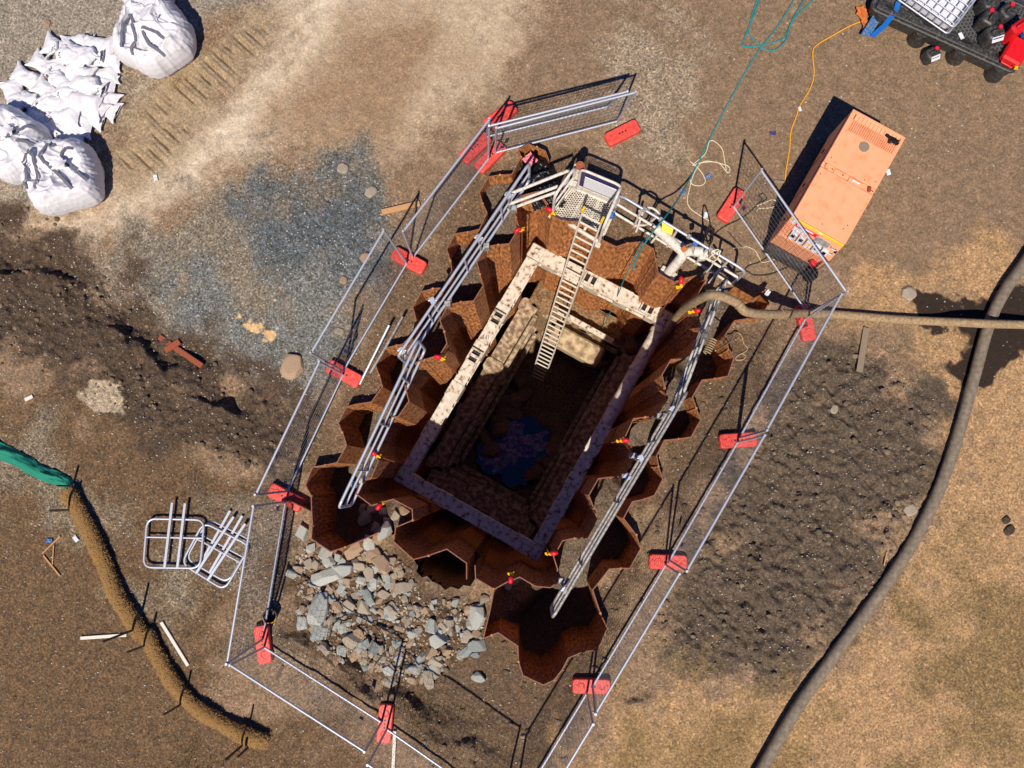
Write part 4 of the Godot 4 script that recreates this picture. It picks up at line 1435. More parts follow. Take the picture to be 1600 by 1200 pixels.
func make_guardrails() -> void:
	# bent-tube guard panels: end px, heights
	guard("bent galvanised guardrail over the upper gravel-side trench", Vector3(0.06, 1.3, -5.043), Vector3(-2.046, 1.3, -1.876), [0.4, 0.82], M.galv)
	guard("bent galvanised guardrail ending over the rock-filled corner", Vector3(-1.731, 1.3, -2.124), Vector3(-2.956, 1.3, 0.532), [0.25, 0.8], M.galv)
	guard("bent galvanised guardrail over the lower trench on the spoil side", Vector3(2.561, 1.3, -1.293), Vector3(0.413, 1.3, 2.223), [0.25, 0.8], M.galv_dull)
	guard("dark grimy guardrail tubes under the tan hose", Vector3(3.253, 1.25, -3.14), Vector3(2.402, 1.25, -1.012), [0.45, 0.85], M.grimy)
	# clamps
	for c in [[Vector3(-1.5, 1.3, -2.768), Vector3(-1.34, 0.3, -2.896)], [Vector3(-1.993, 1.25, -1.966), Vector3(-1.991, 0.3, -1.853)], [Vector3(-0.276, 1.2, -4.54), Vector3(-0.204, 0.3, -4.562)], [Vector3(-2.883, 0.5, 0.191), Vector3(-2.793, 0.3, 0.118)], [Vector3(2.349, 1.2, -1.016), Vector3(2.257, 0.3, -0.971)], [Vector3(1.829, 1.2, -0.243), Vector3(1.804, 0.3, -0.301)], [Vector3(0.628, 0.5, 1.905), Vector3(0.584, 0.3, 1.762)], [Vector3(-0.767, 1.2, -3.824), Vector3(-0.681, 0.3, -3.905)], [Vector3(1.68, 0.5, 0.053), Vector3(1.66, 0.3, 0.043)]]:
		var o := thing("rail_clamp", "galvanised clamp post holding a guardrail to the sheet piles", "clamp", Vector3.ZERO, 0.0, "guardrail clamps on the sheet piles")
		var m := MB.new()
		var foot: Vector3 = c[1]
		var top := Vector3(c[0].x, c[0].y, c[0].z)
		m.bar(foot + Vector3(0, -0.12, 0), foot + Vector3(0, 0.14, 0), 0.09, 0.11, Vector3.RIGHT, 0.01)
		part("pile_clamp", m, M.galv_dull, o)
		m = MB.new()
		m.tube(fillet([foot + Vector3(0, 0.1, 0), Vector3(top.x, 0.35, top.z), top], 0.08), 0.024, 8)
		part("post", m, M.galv_dull, o)
		m = MB.new()
		m.box(Transform3D(Basis(Vector3.UP, 0.5), top), Vector3(0.09, 0.08, 0.12), 0.012)
		m.tube([top + Vector3(-0.07, 0.02, 0), top + Vector3(0.07, 0.02, 0)], 0.014, 6)
		part("coupler", m, M.galv, o)
	# tubes joining the gravel-side guardrail to the platform
	for a in [[Vector3(-0.235, 1.15, -4.588), Vector3(0.693, 1.15, -4.962), "pale scaffold tube, top one from guardrail to platform"], [Vector3(-0.285, 0.75, -4.527), Vector3(0.548, 0.75, -4.834), "pale scaffold tube, middle one from guardrail to platform"], [Vector3(-0.314, 0.4, -4.533), Vector3(0.561, 0.4, -4.858), "pale scaffold tube, lowest one from guardrail to platform"]]:
		var m := MB.new()
		m.tube([a[0], a[1]], 0.028, 10)
		single("scaffold_tube", m, M.white_steel, a[2], "scaffold tube")
	# two loose tubes lying by the gravel-side wall
	var m1 := MB.new()
	m1.tube([Vector3(-2.345, 0.34, -2.535), Vector3(-2.887, 0.06, -1.548)], 0.024, 8)
	single("loose_tube", m1, M.galv, "loose bright galvanised tube lying between fence block and piles", "tube")
	m1 = MB.new()
	m1.tube(fillet([Vector3(-2.122, 0.3, -2.686), Vector3(-2.418, 0.33, -2.126), Vector3(-2.67, 0.3, -1.711)], 0.2), 0.024, 8)
	single("loose_tube", m1, M.galv_dull, "loose dull tube leaning on the gravel-side sheet piles", "tube")
	# handrail on the sunlit side
	var o := thing("handrail", "white tube handrail on the ground behind the sunlit piles", "handrail", Vector3.ZERO)
	var p0: Vector3 = Vector3(1.546, 1.1, -4.573)
	var p1: Vector3 = Vector3(3.591, 1.1, -3.278)
	var p0g := Vector3(p0.x, 0.1, p0.z)
	var p1g := Vector3(p1.x, 0.1, p1.z)
	var m2 := MB.new()
	m2.tube(fillet([p0g, p0, p1, p1g], 0.16), 0.024, 10)
	part("bent_frame", m2, M.galv, o)
	rails(o, p0g, p1g, [0.0, 0.5], 0.024, M.white_steel)
	for t in [0.18, 0.46, 0.7, 0.86]:
		var m := MB.new()
		m.tube([p0g.lerp(p1g, t) + Vector3(0, -0.15, 0), p0.lerp(p1, t)], 0.022, 8)
		part("post", m, M.white_steel, o)
	for t in [0.2, 0.33, 0.55, 0.72]:
		var m := MB.new()
		m.box(Transform3D(frame_z(p0, p1), p0.lerp(p1, t)), Vector3(0.08, 0.07, 0.07), 0.012)
		part("coupler", m, M.galv_dull, o)
	# stays from the handrail towards the wall
	for s in [[Vector3(1.998, 0.6, -4.44), Vector3(1.943, 0.05, -4.235)], [Vector3(2.374, 0.6, -4.193), Vector3(2.198, 0.05, -4.027)], [Vector3(3.375, 0.65, -3.535), Vector3(3.171, 0.2, -3.283)], [Vector3(3.216, 0.65, -3.624), Vector3(3.612, 0.3, -3.327)]]:
		var m := MB.new()
		m.tube([s[0], s[1]], 0.022, 8)
		part("stay", m, M.white_steel, o)
	m2 = MB.new()
	m2.tube(fillet([Vector3(1.883, 0.9, -4.35), Vector3(2.062, 1, -4.407), Vector3(2.229, 1, -4.276), Vector3(2.09, 0.3, -4.279), Vector3(1.937, 0.2, -4.308)], 0.1), 0.02, 8)
	part("hoop", m2, M.white_steel, o)
	m2 = MB.new()
	m2.prism(PackedVector2Array([Vector2(0, 0), Vector2(0.24, 0.09), Vector2(0.2, 0.26), Vector2(0.02, 0.2)]), Transform3D(Basis(Vector3.RIGHT, 0.5), Vector3(2.291, 0.72, -4.226)), 0.012)
	single("yellow_plate", m2, M.yellow, "bright yellow plate hung on the white handrail", "plate")
	# bent white pipe with a bolted foot
	var pp := thing("white_pipe", "thick white bent pipe with a bolted foot plate behind the piles", "pipe", Vector3.ZERO)
	m2 = MB.new()
	m2.tube(fillet([Vector3(2.229, 0.55, -4.152), Vector3(2.689, 0.6, -3.704), Vector3(2.483, 0.1, -3.477)], 0.12, 6), 0.085, 18)
	part("pipe_run", m2, M.white_steel, pp)
	m2 = MB.new()
	m2.box(Transform3D(frame_z(p0, p1), Vector3(2.469, 0.05, -3.454)), Vector3(0.22, 0.1, 0.3), 0.01)
	part("foot_plate", m2, M.white_steel, pp)
	m2 = MB.new()
	m2.tube([Vector3(2.822, 0.7, -3.723), Vector3(3.057, 0.7, -3.678)], [0.09, 0.09], 14)
	m2.tube([Vector3(2.708, 0.62, -3.721), Vector3(2.822, 0.7, -3.723)], 0.08, 12)
	m2.box(Transform3D(Basis.IDENTITY, Vector3(2.959, 0.7, -3.613)), Vector3(0.14, 0.16, 0.1), 0.02)
	part("valve_body", m2, M.white_steel, pp)
	m2 = MB.new()
	m2.tube([Vector3(2.815, 0.86, -3.802), Vector3(2.809, 0.95, -3.789)], 0.045, 10)
	part("blue_cap", m2, M.blue, pp)
	m2 = MB.new()
	m2.box(Transform3D(Basis(Vector3.UP, 0.6), Vector3(2.64, 0.82, -3.726)), Vector3(0.09, 0.06, 0.09), 0.01)
	part("brass_fitting", m2, M.cloth_orange, pp)

func guard(label: String, a: Vector3, b: Vector3, mids: Array, mtl: Material) -> void:
	var o := thing("guardrail", label, "guardrail", Vector3(a.x, 0, a.z))
	var p := Vector3(a.x, 0, a.z)
	var q := b - p
	var s := a - p
	var lo: float = mids[0]
	var m := MB.new()
	var loop := fillet([(s + q) * 0.5, q, Vector3(q.x, lo, q.z), Vector3(s.x, lo, s.z), s, (s + q) * 0.5], 0.12)
	m.tube(loop, 0.025, 10)
	part("bent_frame", m, mtl, o)
	m = MB.new()
	m.tube([Vector3(s.x, mids[1], s.z), Vector3(q.x, mids[1], q.z)], 0.02, 8)
	part("mid_rail", m, mtl, o)
	for t in [0.22, 0.5, 0.78]:
		m = MB.new()
		var u := s.lerp(q, t)
		m.tube([Vector3(u.x, lo, u.z), u], 0.018, 8)
		part("upright", m, mtl, o)

func pit_things() -> void:
	# puddle under a crumpled sheet painted as its blue sky reflection, and rubble
	var m := MB.new()
	var out := PackedVector2Array()
	var c: Vector3 = Vector3(-0.324, -8.5, -0.681)
	for i in 40:
		var a := TAU * i / 40.0
		out.append(Vector2(cos(a), sin(a)) * (0.95 + 0.35 * nz.get_noise_2d(cos(a) * 1.5, sin(a) * 1.5)))
	m.prism(out, Transform3D(Basis.IDENTITY, Vector3(c.x, -8.62, c.z)), 0.12)
	var w := struct("puddle_water", m, M.water)
	w.set_meta("label", "dark puddle on the pit floor")
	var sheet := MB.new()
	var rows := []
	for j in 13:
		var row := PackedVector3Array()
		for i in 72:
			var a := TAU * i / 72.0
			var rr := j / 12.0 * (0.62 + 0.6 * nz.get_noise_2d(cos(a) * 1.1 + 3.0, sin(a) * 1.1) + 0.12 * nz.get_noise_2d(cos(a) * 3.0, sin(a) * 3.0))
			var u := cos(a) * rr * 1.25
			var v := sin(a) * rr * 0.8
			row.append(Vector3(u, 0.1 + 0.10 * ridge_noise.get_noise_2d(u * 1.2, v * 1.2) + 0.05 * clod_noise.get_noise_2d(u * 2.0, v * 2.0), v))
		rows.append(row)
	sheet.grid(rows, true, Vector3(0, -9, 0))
	single("reflection_sheet", sheet, M.painted_reflection, "violet blue sheet over the puddle with the sky reflection painted in", "painted reflection", Vector3(c.x - 0.05, -8.5, c.z), 0.5)
	var spots := [Vector3(-0.547, -8.5, -1.968), Vector3(-0.272, -8.5, -1.847), Vector3(-0.41, -8.5, -1.624), Vector3(-0.066, -8.5, -2.089), Vector3(-0.616, -8.5, -1.366), Vector3(-0.787, -8.5, -1.092), Vector3(-1.06, -8.5, -0.852), Vector3(0.994, -8.5, -1.022), Vector3(0.787, -8.5, -0.595), Vector3(0.512, -8.5, -0.255), Vector3(0.222, -8.5, 0), Vector3(-0.168, -8.5, -2.573), Vector3(-0.974, -8.5, -0.596)]
	for i in spots.size():
		var p: Vector3 = spots[i]
		var s := 0.2 + 0.1 * fposmod(i * 0.37, 1.0)
		var o := single("pit_boulder", rock_mesh(300 + i % 4, 2, 0.1), M.rubble, "brown boulder on the dark pit floor", "boulder", Vector3(p.x, -8.5, p.z), i * 1.3, "boulders on the pit floor")
		o.scale = Vector3(s * 1.5, s, s)

const ROCKS := [-3.41, 1.76, 0.179, 0, 1.9, -3.52, 2.28, 0.190, 0, 1.6, -3.50, 2.70, 0.201, 3, 1.1, -3.79, 2.52, 0.116, 0, 1.1, -3.01, 2.20, 0.127, 1, 1, -2.76, 2.26, 0.127, 1, 1.2, -2.44, 1.00, 0.148, 0, 1.2, -2.67, 1.20, 0.127, 0, 1.4, -2.54, 1.10, 0.106, 2, 1.2, -2.95, 1.31, 0.148, 2, 1.4, -3.43, 1.34, 0.137, 0, 1.2, -3.70, 1.27, 0.095, 0, 1, -3.36, 1.50, 0.106, 0, 1, -3.10, 1.64, 0.116, 0, 1.5, -2.90, 1.56, 0.116, 1, 1.4, -2.44, 1.53, 0.148, 2, 1.3, -2.81, 1.80, 0.095, 0, 1, -2.59, 1.84, 0.106, 0, 1.1, -2.37, 1.74, 0.084, 0, 1, -3.09, 1.83, 0.116, 2, 1.1, -3.34, 1.98, 0.084, 2, 1.4, -3.66, 1.98, 0.084, 2, 1, -2.68, 2.06, 0.106, 3, 1.6, -2.43, 2.02, 0.095, 1, 1.1, -2.34, 1.88, 0.084, 0, 1.1, -3.21, 2.23, 0.095, 2, 1.2, -2.95, 2.80, 0.137, 1, 1.2, -2.81, 2.70, 0.095, 2, 1.4, -2.72, 2.86, 0.095, 3, 1, -2.56, 2.93, 0.106, 3, 1.1, -3.13, 2.97, 0.106, 0, 1, -3.40, 2.94, 0.106, 1, 1.3, -2.83, 3.01, 0.106, 2, 1, -2.46, 3.11, 0.095, 1, 1.3, -2.74, 3.28, 0.084, 3, 1, -2.63, 2.46, 0.074, 0, 1.2, -2.32, 2.37, 0.095, 0, 1.3, -3.20, 3.14, 0.084, 2, 1, -3.84, 1.00, 0.127, 0, 1.3, -3.98, 1.71, 0.095, 0, 1.2, -3.86, 1.68, 0.074, 0, 1, -3.71, 1.54, 0.095, 1, 1.1, -2.66, 1.66, 0.116, 1, 1.2, -3.78, 2.27, 0.074, 2, 1, -2.60, 1.39, 0.127, 2, 1.4, -2.75, 1.36, 0.074, 1, 1, -3.21, 1.43, 0.084, 0, 1.2, -2.09, 1.91, 0.116, 1, 1.8, -2.18, 1.60, 0.084, 2, 1.1, -2.37, 1.55, 0.084, 2, 1.2, -2.28, 1.49, 0.074, 1, 1.1, -2.36, 1.75, 0.084, 0, 1, -1.97, 1.84, 0.063, 1, 1, -0.83, 2.40, 0.169, 0, 1.1, -0.96, 2.56, 0.084, 0, 1.1, -1.06, 2.72, 0.084, 0, 1, -0.85, 2.87, 0.127, 3, 1.4, -0.85, 2.67, 0.084, 2, 1.1, -1.05, 3.00, 0.095, 3, 1.5, -0.87, 3.03, 0.084, 3, 1.1, -0.80, 3.42, 0.116, 0, 1.1, -1.60, 2.58, 0.127, 0, 1.1, -1.49, 2.80, 0.127, 0, 1.4, -1.53, 3.16, 0.127, 1, 1.2, -1.60, 3.02, 0.106, 2, 1.1, -1.79, 3.10, 0.095, 0, 1.4, -1.91, 3.27, 0.106, 0, 1.3, -1.93, 3.45, 0.106, 2, 1.1, -1.65, 3.42, 0.127, 1, 1.3, -2.16, 3.11, 0.095, 0, 1.1, -1.94, 2.36, 0.074, 3, 1, -2.18, 2.58, 0.074, 3, 1, -1.95, 2.69, 0.095, 0, 1.1, -2.33, 3.29, 0.106, 0, 1.2, -2.31, 3.53, 0.106, 1, 1.1, -0.72, 2.12, 0.084, 1, 1.1, -1.27, 2.19, 0.053, 2, 1, -2.28, 2.29, 0.095, 1, 1.4, -2.48, 0.69, 0.106, 0, 1.3, -2.25, 0.72, 0.084, 1, 1.2, -2.10, 0.65, 0.074, 2, 1.1, -2.37, 0.85, 0.106, 0, 1.2, -2.81, 0.65, 0.106, 0, 1.2, -2.93, 0.82, 0.116, 3, 1.1, -3.04, 0.65, 0.095, 0, 1.1, -2.74, 0.98, 0.106, 0, 1.1, -0.35, 2.00, 0.095, 3, 1.1, -0.19, 1.92, 0.095, 3, 1.2]

# ---------------------------------------------------------------- fences
func fence(label: String, bl: Vector3, br: Vector3, tl: Vector3, tr: Vector3, tag_at := -1.0) -> void:
	var base := Vector3(bl.x, 0.1 + maxf(0.0, gh(bl.x, bl.z)), bl.z)
	var x := Vector3(br.x - bl.x, 0, br.z - bl.z)
	var w := x.length()
	x = x / w
	var y := (tl - bl + tr - br) * 0.5
	y = (y - x * y.dot(x)).normalized()
	var z := x.cross(y)
	var o := thing("mesh_fence", label, "fence", base, 0.0, "temporary fence panels round the excavation")
	o.basis = Basis(x, y, z)
	const HT := 1.98
	var m := MB.new()
	for s in [0.02, w - 0.02]:
		m = MB.new()
		m.tube([Vector3(s, -0.09, 0), Vector3(s, HT + 0.05, 0)], 0.019, 8)
		part("post", m, M.galv, o)
	for h in [0.04, HT]:
		m = MB.new()
		m.tube([Vector3(0.03, h, 0), Vector3(w - 0.03, h, 0)], 0.019, 8)
		part("rail", m, M.galv, o)
	m = MB.new()
	var n := int(w / 0.075)
	for i in range(1, n):
		m.tube([Vector3(w * i / n, 0.04, 0.004), Vector3(w * i / n, HT, 0.004)], 0.0021, 3, false)
	for i in range(1, 13):
		m.tube([Vector3(0.03, 0.04 + (HT - 0.04) * i / 13.0, -0.003), Vector3(w - 0.03, 0.04 + (HT - 0.04) * i / 13.0, -0.003)], 0.0025, 3, false)
	part("wire_mesh", m, M.wire, o)
	if tag_at >= 0.0:
		m = MB.new()
		m.box(Transform3D(Basis.IDENTITY, Vector3(w * tag_at, 0.45, 0.012)), Vector3(0.07, 0.2, 0.006))
		part("purple_tag", m, M.purple, o)

func loft(m: MB, poly: PackedVector2Array, layers: Array) -> void:
	var g := []
	for l in layers:
		var row := PackedVector3Array()
		for q in poly:
			row.append(Vector3(q.x * l[0], l[2], q.y * l[1]))
		g.append(row)
	for i in g.size() - 1:
		for j in poly.size():
			var k := (j + 1) % poly.size()
			m.flat(g[i][j], g[i][k], g[i + 1][k], Vector3(0, (layers[0][2] + layers[-1][2]) * 0.5, 0))
			m.flat(g[i][j], g[i + 1][k], g[i + 1][j], Vector3(0, (layers[0][2] + layers[-1][2]) * 0.5, 0))
	var last: Array = layers[-1]
	for t in range(0, Geometry2D.triangulate_polygon(poly).size(), 3):
		var ix := Geometry2D.triangulate_polygon(poly)
		m.tri(g[-1][ix[t]], g[-1][ix[t + 1]], g[-1][ix[t + 2]], Vector3.UP)

var block_parts := {}
func block(label: String, a: Vector3, b: Vector3, tilt := 0.0) -> void:
	if block_parts.is_empty():
		var outline := PackedVector2Array()
		for q in rounded_rect(0.64, 0.25, 0.055, 4):
			outline.append(Vector2(q.x, q.y * (0.86 + 0.14 * smoothstep(0.0, 0.2, absf(q.x)))))
		var m := MB.new()
		loft(m, outline, [[0.96, 0.92, 0.0], [1.0, 1.0, 0.02], [1.0, 1.0, 0.11], [0.97, 0.93, 0.135], [0.94, 0.86, 0.14]])
		block_parts.body = m.mesh()
		m = MB.new()
		for s in [-1.0, 1.0]:
			var arc := []
			for i in 9:
				var t := i / 8.0 * PI * 1.2
				arc.append(Vector3(s * (0.17 + 0.05 * cos(t)), 0.142, 0.05 * sin(t) * s))
			m.tube(arc, 0.012, 6)
			m.tube([Vector3(s * 0.26, 0.13, 0), Vector3(s * 0.26, 0.15, 0)], 0.03, 10)
			block_parts["ridge%d" % int(s)] = m.mesh()
			m = MB.new()
		m = MB.new()
		for s in [-0.06, 0.0, 0.06]:
			m.tube([Vector3(s, 0.12, 0), Vector3(s, 0.1425, 0)], 0.017, 10)
		block_parts.hole = m.mesh()
	var c := (a + b) * 0.5
	var o := thing("fence_block", label, "fence block", Vector3(c.x, gh(c.x, c.z) - 0.005, c.z), -atan2(b.z - a.z, b.x - a.x), "red plastic feet of the fence panels")
	o.rotation.x = tilt
	part("body", block_parts.body, M.red, o)
	part("moulded_ridge", block_parts["ridge-1"], M.red, o)
	part("moulded_ridge", block_parts["ridge1"], M.red, o)
	part("socket", block_parts.hole, M.black, o)

func make_fences() -> void:
	fence("mesh fence panel under which the tan hose passes, on the spoil side", Vector3(4.828, 0.12, -2.665), Vector3(3.63, 0.12, -0.587), Vector3(4.705, 2.1, -2.594), Vector3(3.543, 2.1, -0.559), 0.1)
	fence("mesh fence panel in the middle of the spoil side, alongside the dark heap", Vector3(3.607, 0.12, -0.544), Vector3(2.395, 0.12, 1.472), Vector3(3.514, 2.1, -0.531), Vector3(2.375, 2.1, 1.393), 0.85)
	fence("mesh fence panel between dark spoil heap and the deepest shaded pile box", Vector3(2.362, 0.12, 1.515), Vector3(1.093, 0.12, 3.545), Vector3(2.356, 2.1, 1.412), Vector3(1.006, 2.1, 3.341))
	fence("mesh fence panel on cracked soil beyond the corner of the spoil heap", Vector3(1.018, 0.12, 3.618), Vector3(-0.24, 0.12, 5.618), Vector3(1.022, 2.1, 3.511), Vector3(-0.136, 2.1, 5.367))
	fence("mesh fence panel across the earth bank below the rock pile", Vector3(-4.421, 0.12, 2.894), Vector3(-2.395, 0.12, 4.127), Vector3(-4.429, 2.1, 2.761), Vector3(-2.379, 2.1, 3.956), 0.86)
	fence("mesh fence panel with a white timber stake behind its wires", Vector3(-2.34, 0.12, 4.22), Vector3(-0.388, 0.12, 5.518), Vector3(-2.338, 2.1, 4.171), Vector3(-0.484, 2.1, 5.387))
	fence("mesh fence panel beside the two bent steel frames", Vector3(-4.104, 0.12, 0.457), Vector3(-4.435, 0.12, 2.789), Vector3(-4.057, 2.1, 0.304), Vector3(-4.357, 2.1, 2.651), 0.05)
	fence("mesh fence panel between dark soil and the guardrail end", Vector3(-3.157, 0.12, -1.721), Vector3(-4.085, 0.12, 0.316), Vector3(-3.037, 2.1, -1.773), Vector3(-4.059, 2.1, 0.247), 0.92)
	fence("rust-stained mesh fence panel across the blue gravel", Vector3(-2.069, 0.12, -3.671), Vector3(-3.168, 0.12, -1.743), Vector3(-2.124, 2.1, -3.83), Vector3(-3.195, 2.1, -1.881), 0.85)
	fence("mesh fence panel next to the sawn timber plank", Vector3(-0.648, 0.12, -5.559), Vector3(-1.991, 0.12, -3.751), Vector3(-0.616, 2.1, -5.365), Vector3(-1.984, 2.1, -3.588))
	fence("mesh fence panel folded back, resting against the lone red block", Vector3(-0.558, 0.12, -5.652), Vector3(1.645, 0.12, -6.225), Vector3(-0.447, 2.1, -5.312), Vector3(1.696, 2.1, -5.915), 0.06)
	fence("mesh fence panel stacked behind the folded-back one", Vector3(-0.729, 0.12, -5.946), Vector3(1.466, 0.12, -6.497), Vector3(-0.477, 2.1, -5.384), Vector3(1.637, 2.1, -5.936))
	fence("mesh fence panel standing in front of the orange generator", Vector3(3.631, 0.12, -4.667), Vector3(4.885, 0.12, -2.732), Vector3(3.533, 2.1, -4.77), Vector3(4.79, 2.1, -2.809), 0.08)
	block("red fence block standing alone on the earth, carrying no panel", Vector3(1.45, 0.1, -5.882), Vector3(1.986, 0.1, -6.16))
	block("red fence block farthest from the pit in the group of three", Vector3(-0.674, 0.1, -6.165), Vector3(-0.218, 0.1, -6.517))
	block("red fence block in the middle of the group of three", Vector3(-1.115, 0.1, -5.545), Vector3(-0.673, 0.1, -5.977))
	block("red fence block of the group of three that is next to the piles", Vector3(-0.83, 0.1, -5.38), Vector3(-0.423, 0.1, -5.799))
	block("red fence block on bare earth between gravel and piles", Vector3(-2.333, 0.1, -3.872), Vector3(-1.766, 0.1, -3.56))
	block("chipped red fence block on gravel beside the loose tubes", Vector3(-3.431, 0.1, -1.869), Vector3(-2.88, 0.1, -1.578))
	block("red fence block half under a protruding sheet pile", Vector3(-4.39, 0.1, 0.262), Vector3(-3.854, 0.1, 0.545))
	block("red fence block on the earth bank by the rocks, panels meeting at a corner", Vector3(-4.479, 0.1, 2.571), Vector3(-4.387, 0.1, 3.15))
	block("red fence block with green weeds beside it", Vector3(-2.338, 0.1, 3.853), Vector3(-2.383, 0.1, 4.453))
	block("red fence block below the deepest shaded pile box", Vector3(0.785, 0.1, 3.53), Vector3(1.382, 0.1, 3.538))
	block("red fence block at the lower edge of the spoil heap", Vector3(2.085, 0.1, 1.474), Vector3(2.699, 0.1, 1.495))
	block("red fence block nearest the coiled tan rope", Vector3(3.306, 0.1, -0.545), Vector3(3.929, 0.1, -0.588))
	block("red fence block under the tan hose", Vector3(4.785, 0.1, -2.859), Vector3(4.89, 0.1, -2.332))
	block("red fence block at the free end of the generator fence panel", Vector3(3.452, 0.1, -4.444), Vector3(3.777, 0.1, -4.938))

# ---------------------------------------------------------------- loose things
func make_things() -> void:
	generator()
	spill_pallet()
	bags()
	wattle()
	rocks()
	hoses()
	frames()
	timber()
	slings()
	litter()

func generator() -> void:
	var a: Vector3 = Vector3(5.323, 1.4, -5.887)
	var b: Vector3 = Vector3(6.148, 1.4, -5.421)
	var d: Vector3 = Vector3(4.287, 1.4, -4.127)
	var z := (d - a)
	z.y = 0.0
	var l := z.length()
	z = z.normalized()
	var x := Vector3(z.z, 0, -z.x)
	if x.dot(b - a) < 0.0:
		x = -x
	var w := absf((b - a).dot(x))
	var o := thing("generator", "orange steel generator cabinet with sloping socket panel", "generator", Vector3(a.x, 0, a.z))
	o.basis = Basis(x, Vector3.UP, z) if x.cross(Vector3.UP).dot(z) > 0.0 else Basis(x, Vector3.UP, z)
	const HT := 1.4
	const SL := 0.19
	# cabinet: a side profile pushed across the width
	var m := MB.new()
	var prof := [Vector2(0, 0.2), Vector2(0, HT - 0.05), Vector2(l, HT - 0.05), Vector2(l + SL, 0.86), Vector2(l + SL, 0.2)]
	for i in prof.size():
		var p: Vector2 = prof[i]
		var q: Vector2 = prof[(i + 1) % prof.size()]
		var nn := Vector3(0, -(q.x - p.x), q.y - p.y).normalized()
		if nn.dot(Vector3(0, (p.y + q.y) * 0.5 - 0.8, (p.x + q.x) * 0.5 - l * 0.5)) < 0.0:
			nn = -nn
		m.quad(Vector3(0, p.y, p.x), Vector3(w, p.y, p.x), Vector3(w, q.y, q.x), Vector3(0, q.y, q.x), nn)
	for s in [0.0, w]:
		var nn := Vector3(-1 if s == 0.0 else 1, 0, 0)
		m.quad(Vector3(s, 0.2, 0), Vector3(s, HT - 0.05, 0), Vector3(s, HT - 0.05, l), Vector3(s, 0.2, l), nn)
		m.quad(Vector3(s, 0.2, l), Vector3(s, HT - 0.05, l), Vector3(s, 0.86, l + SL), Vector3(s, 0.2, l + SL), nn)
	var body := part("cabinet", m, M.orange, o)
	# side doors
	for s in [-0.008, w + 0.008]:
		for k in 3:
			m = MB.new()
			m.box(Transform3D(Basis.IDENTITY, Vector3(s, 0.78, 0.36 + k * 0.68)), Vector3(0.016, 0.9, 0.62), 0.006)
			var door := part("door", m, M.orange, o)
			m = MB.new()
			m.box(Transform3D(Basis.IDENTITY, Vector3(s + signf(s - 0.1) * 0.015, 0.8, 0.58 + k * 0.68)), Vector3(0.02, 0.1, 0.05), 0.006)
			part("handle", m, M.black, door)
	# roof plates with a channel between them
	var plates := [[0.0, w, 0.0, 0.05], [0.0, 0.07, 0.05, 0.36], [w - 0.05, w, 0.05, 0.36], [0.0, w, 0.36, l * 0.5 - 0.02], [0.0, w, l * 0.5 + 0.09, l]]
	for p in plates:
		m = MB.new()
		m.box(Transform3D(Basis.IDENTITY, Vector3((p[0] + p[1]) * 0.5, HT - 0.026, (p[2] + p[3]) * 0.5)), Vector3(p[1] - p[0] + 0.006, 0.056, p[3] - p[2]), 0.008)
		part("roof_plate", m, M.orange, o)
	# grille
	var gr := part("grille_backing", box_mesh(Vector3(w - 0.12, 0.004, 0.31)), M.rust_dark, o)
	gr.position = Vector3(0.07 + (w - 0.12) * 0.5, HT - 0.044, 0.205)
	for k in 9:
		m = MB.new()
		m.bar(Vector3(0.07, HT - 0.004, 0.17 + k * 0.023), Vector3(w - 0.05, HT - 0.004, 0.17 + k * 0.023), 0.009, 0.012)
		part("grille_bar", m, M.orange, o)
	for k in 24:
		m = MB.new()
		var gx := 0.08 + k * (w - 0.14) / 23.0
		m.bar(Vector3(gx, HT - 0.0045, 0.16), Vector3(gx, HT - 0.0045, 0.36), 0.012, 0.011)
		part("grille_bar", m, M.orange, o)
	for k in 12:
		m = MB.new()
		var gx := 0.085 + (k + 0.5) * (w - 0.15) / 12.0
		m.box(Transform3D(Basis(Vector3.RIGHT, 0.15), Vector3(gx, HT - 0.006, 0.105)), Vector3((w - 0.15) / 12.0 - 0.006, 0.014, 0.1))
		part("louvre", m, M.orange, o)
	# exhaust flap, cap, catches in the channel
	m = MB.new()
	m.tube([Vector3(w * 0.80, HT, 0.2), Vector3(w * 0.80, HT + 0.1, 0.2), Vector3(w * 0.9, HT + 0.13, 0.22)], [0.035, 0.04, 0.05], 10)
	m.bar(Vector3(w * 0.7, HT + 0.09, 0.17), Vector3(w * 0.93, HT + 0.12, 0.23), 0.05, 0.02)
	part("exhaust", m, M.black, o)
	m = MB.new()
	m.tube([Vector3(w * 0.47, HT, 0.48), Vector3(w * 0.47, HT + 0.012, 0.48)], 0.085, 24)
	part("lifting_eye_cover", m, M.timber_grey, o)
	m = MB.new()
	m.box(Transform3D(Basis.IDENTITY, Vector3(w * 0.34, HT - 0.035, l * 0.5 + 0.035)), Vector3(0.2, 0.03, 0.08), 0.008)
	m.box(Transform3D(Basis.IDENTITY, Vector3(w * 0.64, HT - 0.032, l * 0.5 + 0.035)), Vector3(0.24, 0.03, 0.085), 0.008)
	part("hatch", m, M.orange, o)
	m = MB.new()
	m.tube([Vector3(w * 0.57, HT - 0.006, l * 0.5 + 0.03), Vector3(w * 0.71, HT - 0.006, l * 0.5 + 0.03)], 0.014, 8)
	part("hatch_grip", m, M.white_plastic, o)
	m = MB.new()
	m.tube([Vector3(w * 0.1, HT - 0.05, l * 0.5 + 0.03), Vector3(w * 0.1, HT + 0.005, l * 0.5 + 0.03)], 0.042, 14)
	part("filler_cap", m, M.orange, o)
	m = MB.new()
	m.box(Transform3D(Basis(Vector3.UP, 0.4), Vector3(w * 0.9, HT, l * 0.5 + 0.03)), Vector3(0.05, 0.04, 0.09), 0.008)
	part("catch", m, M.rust_dark, o)
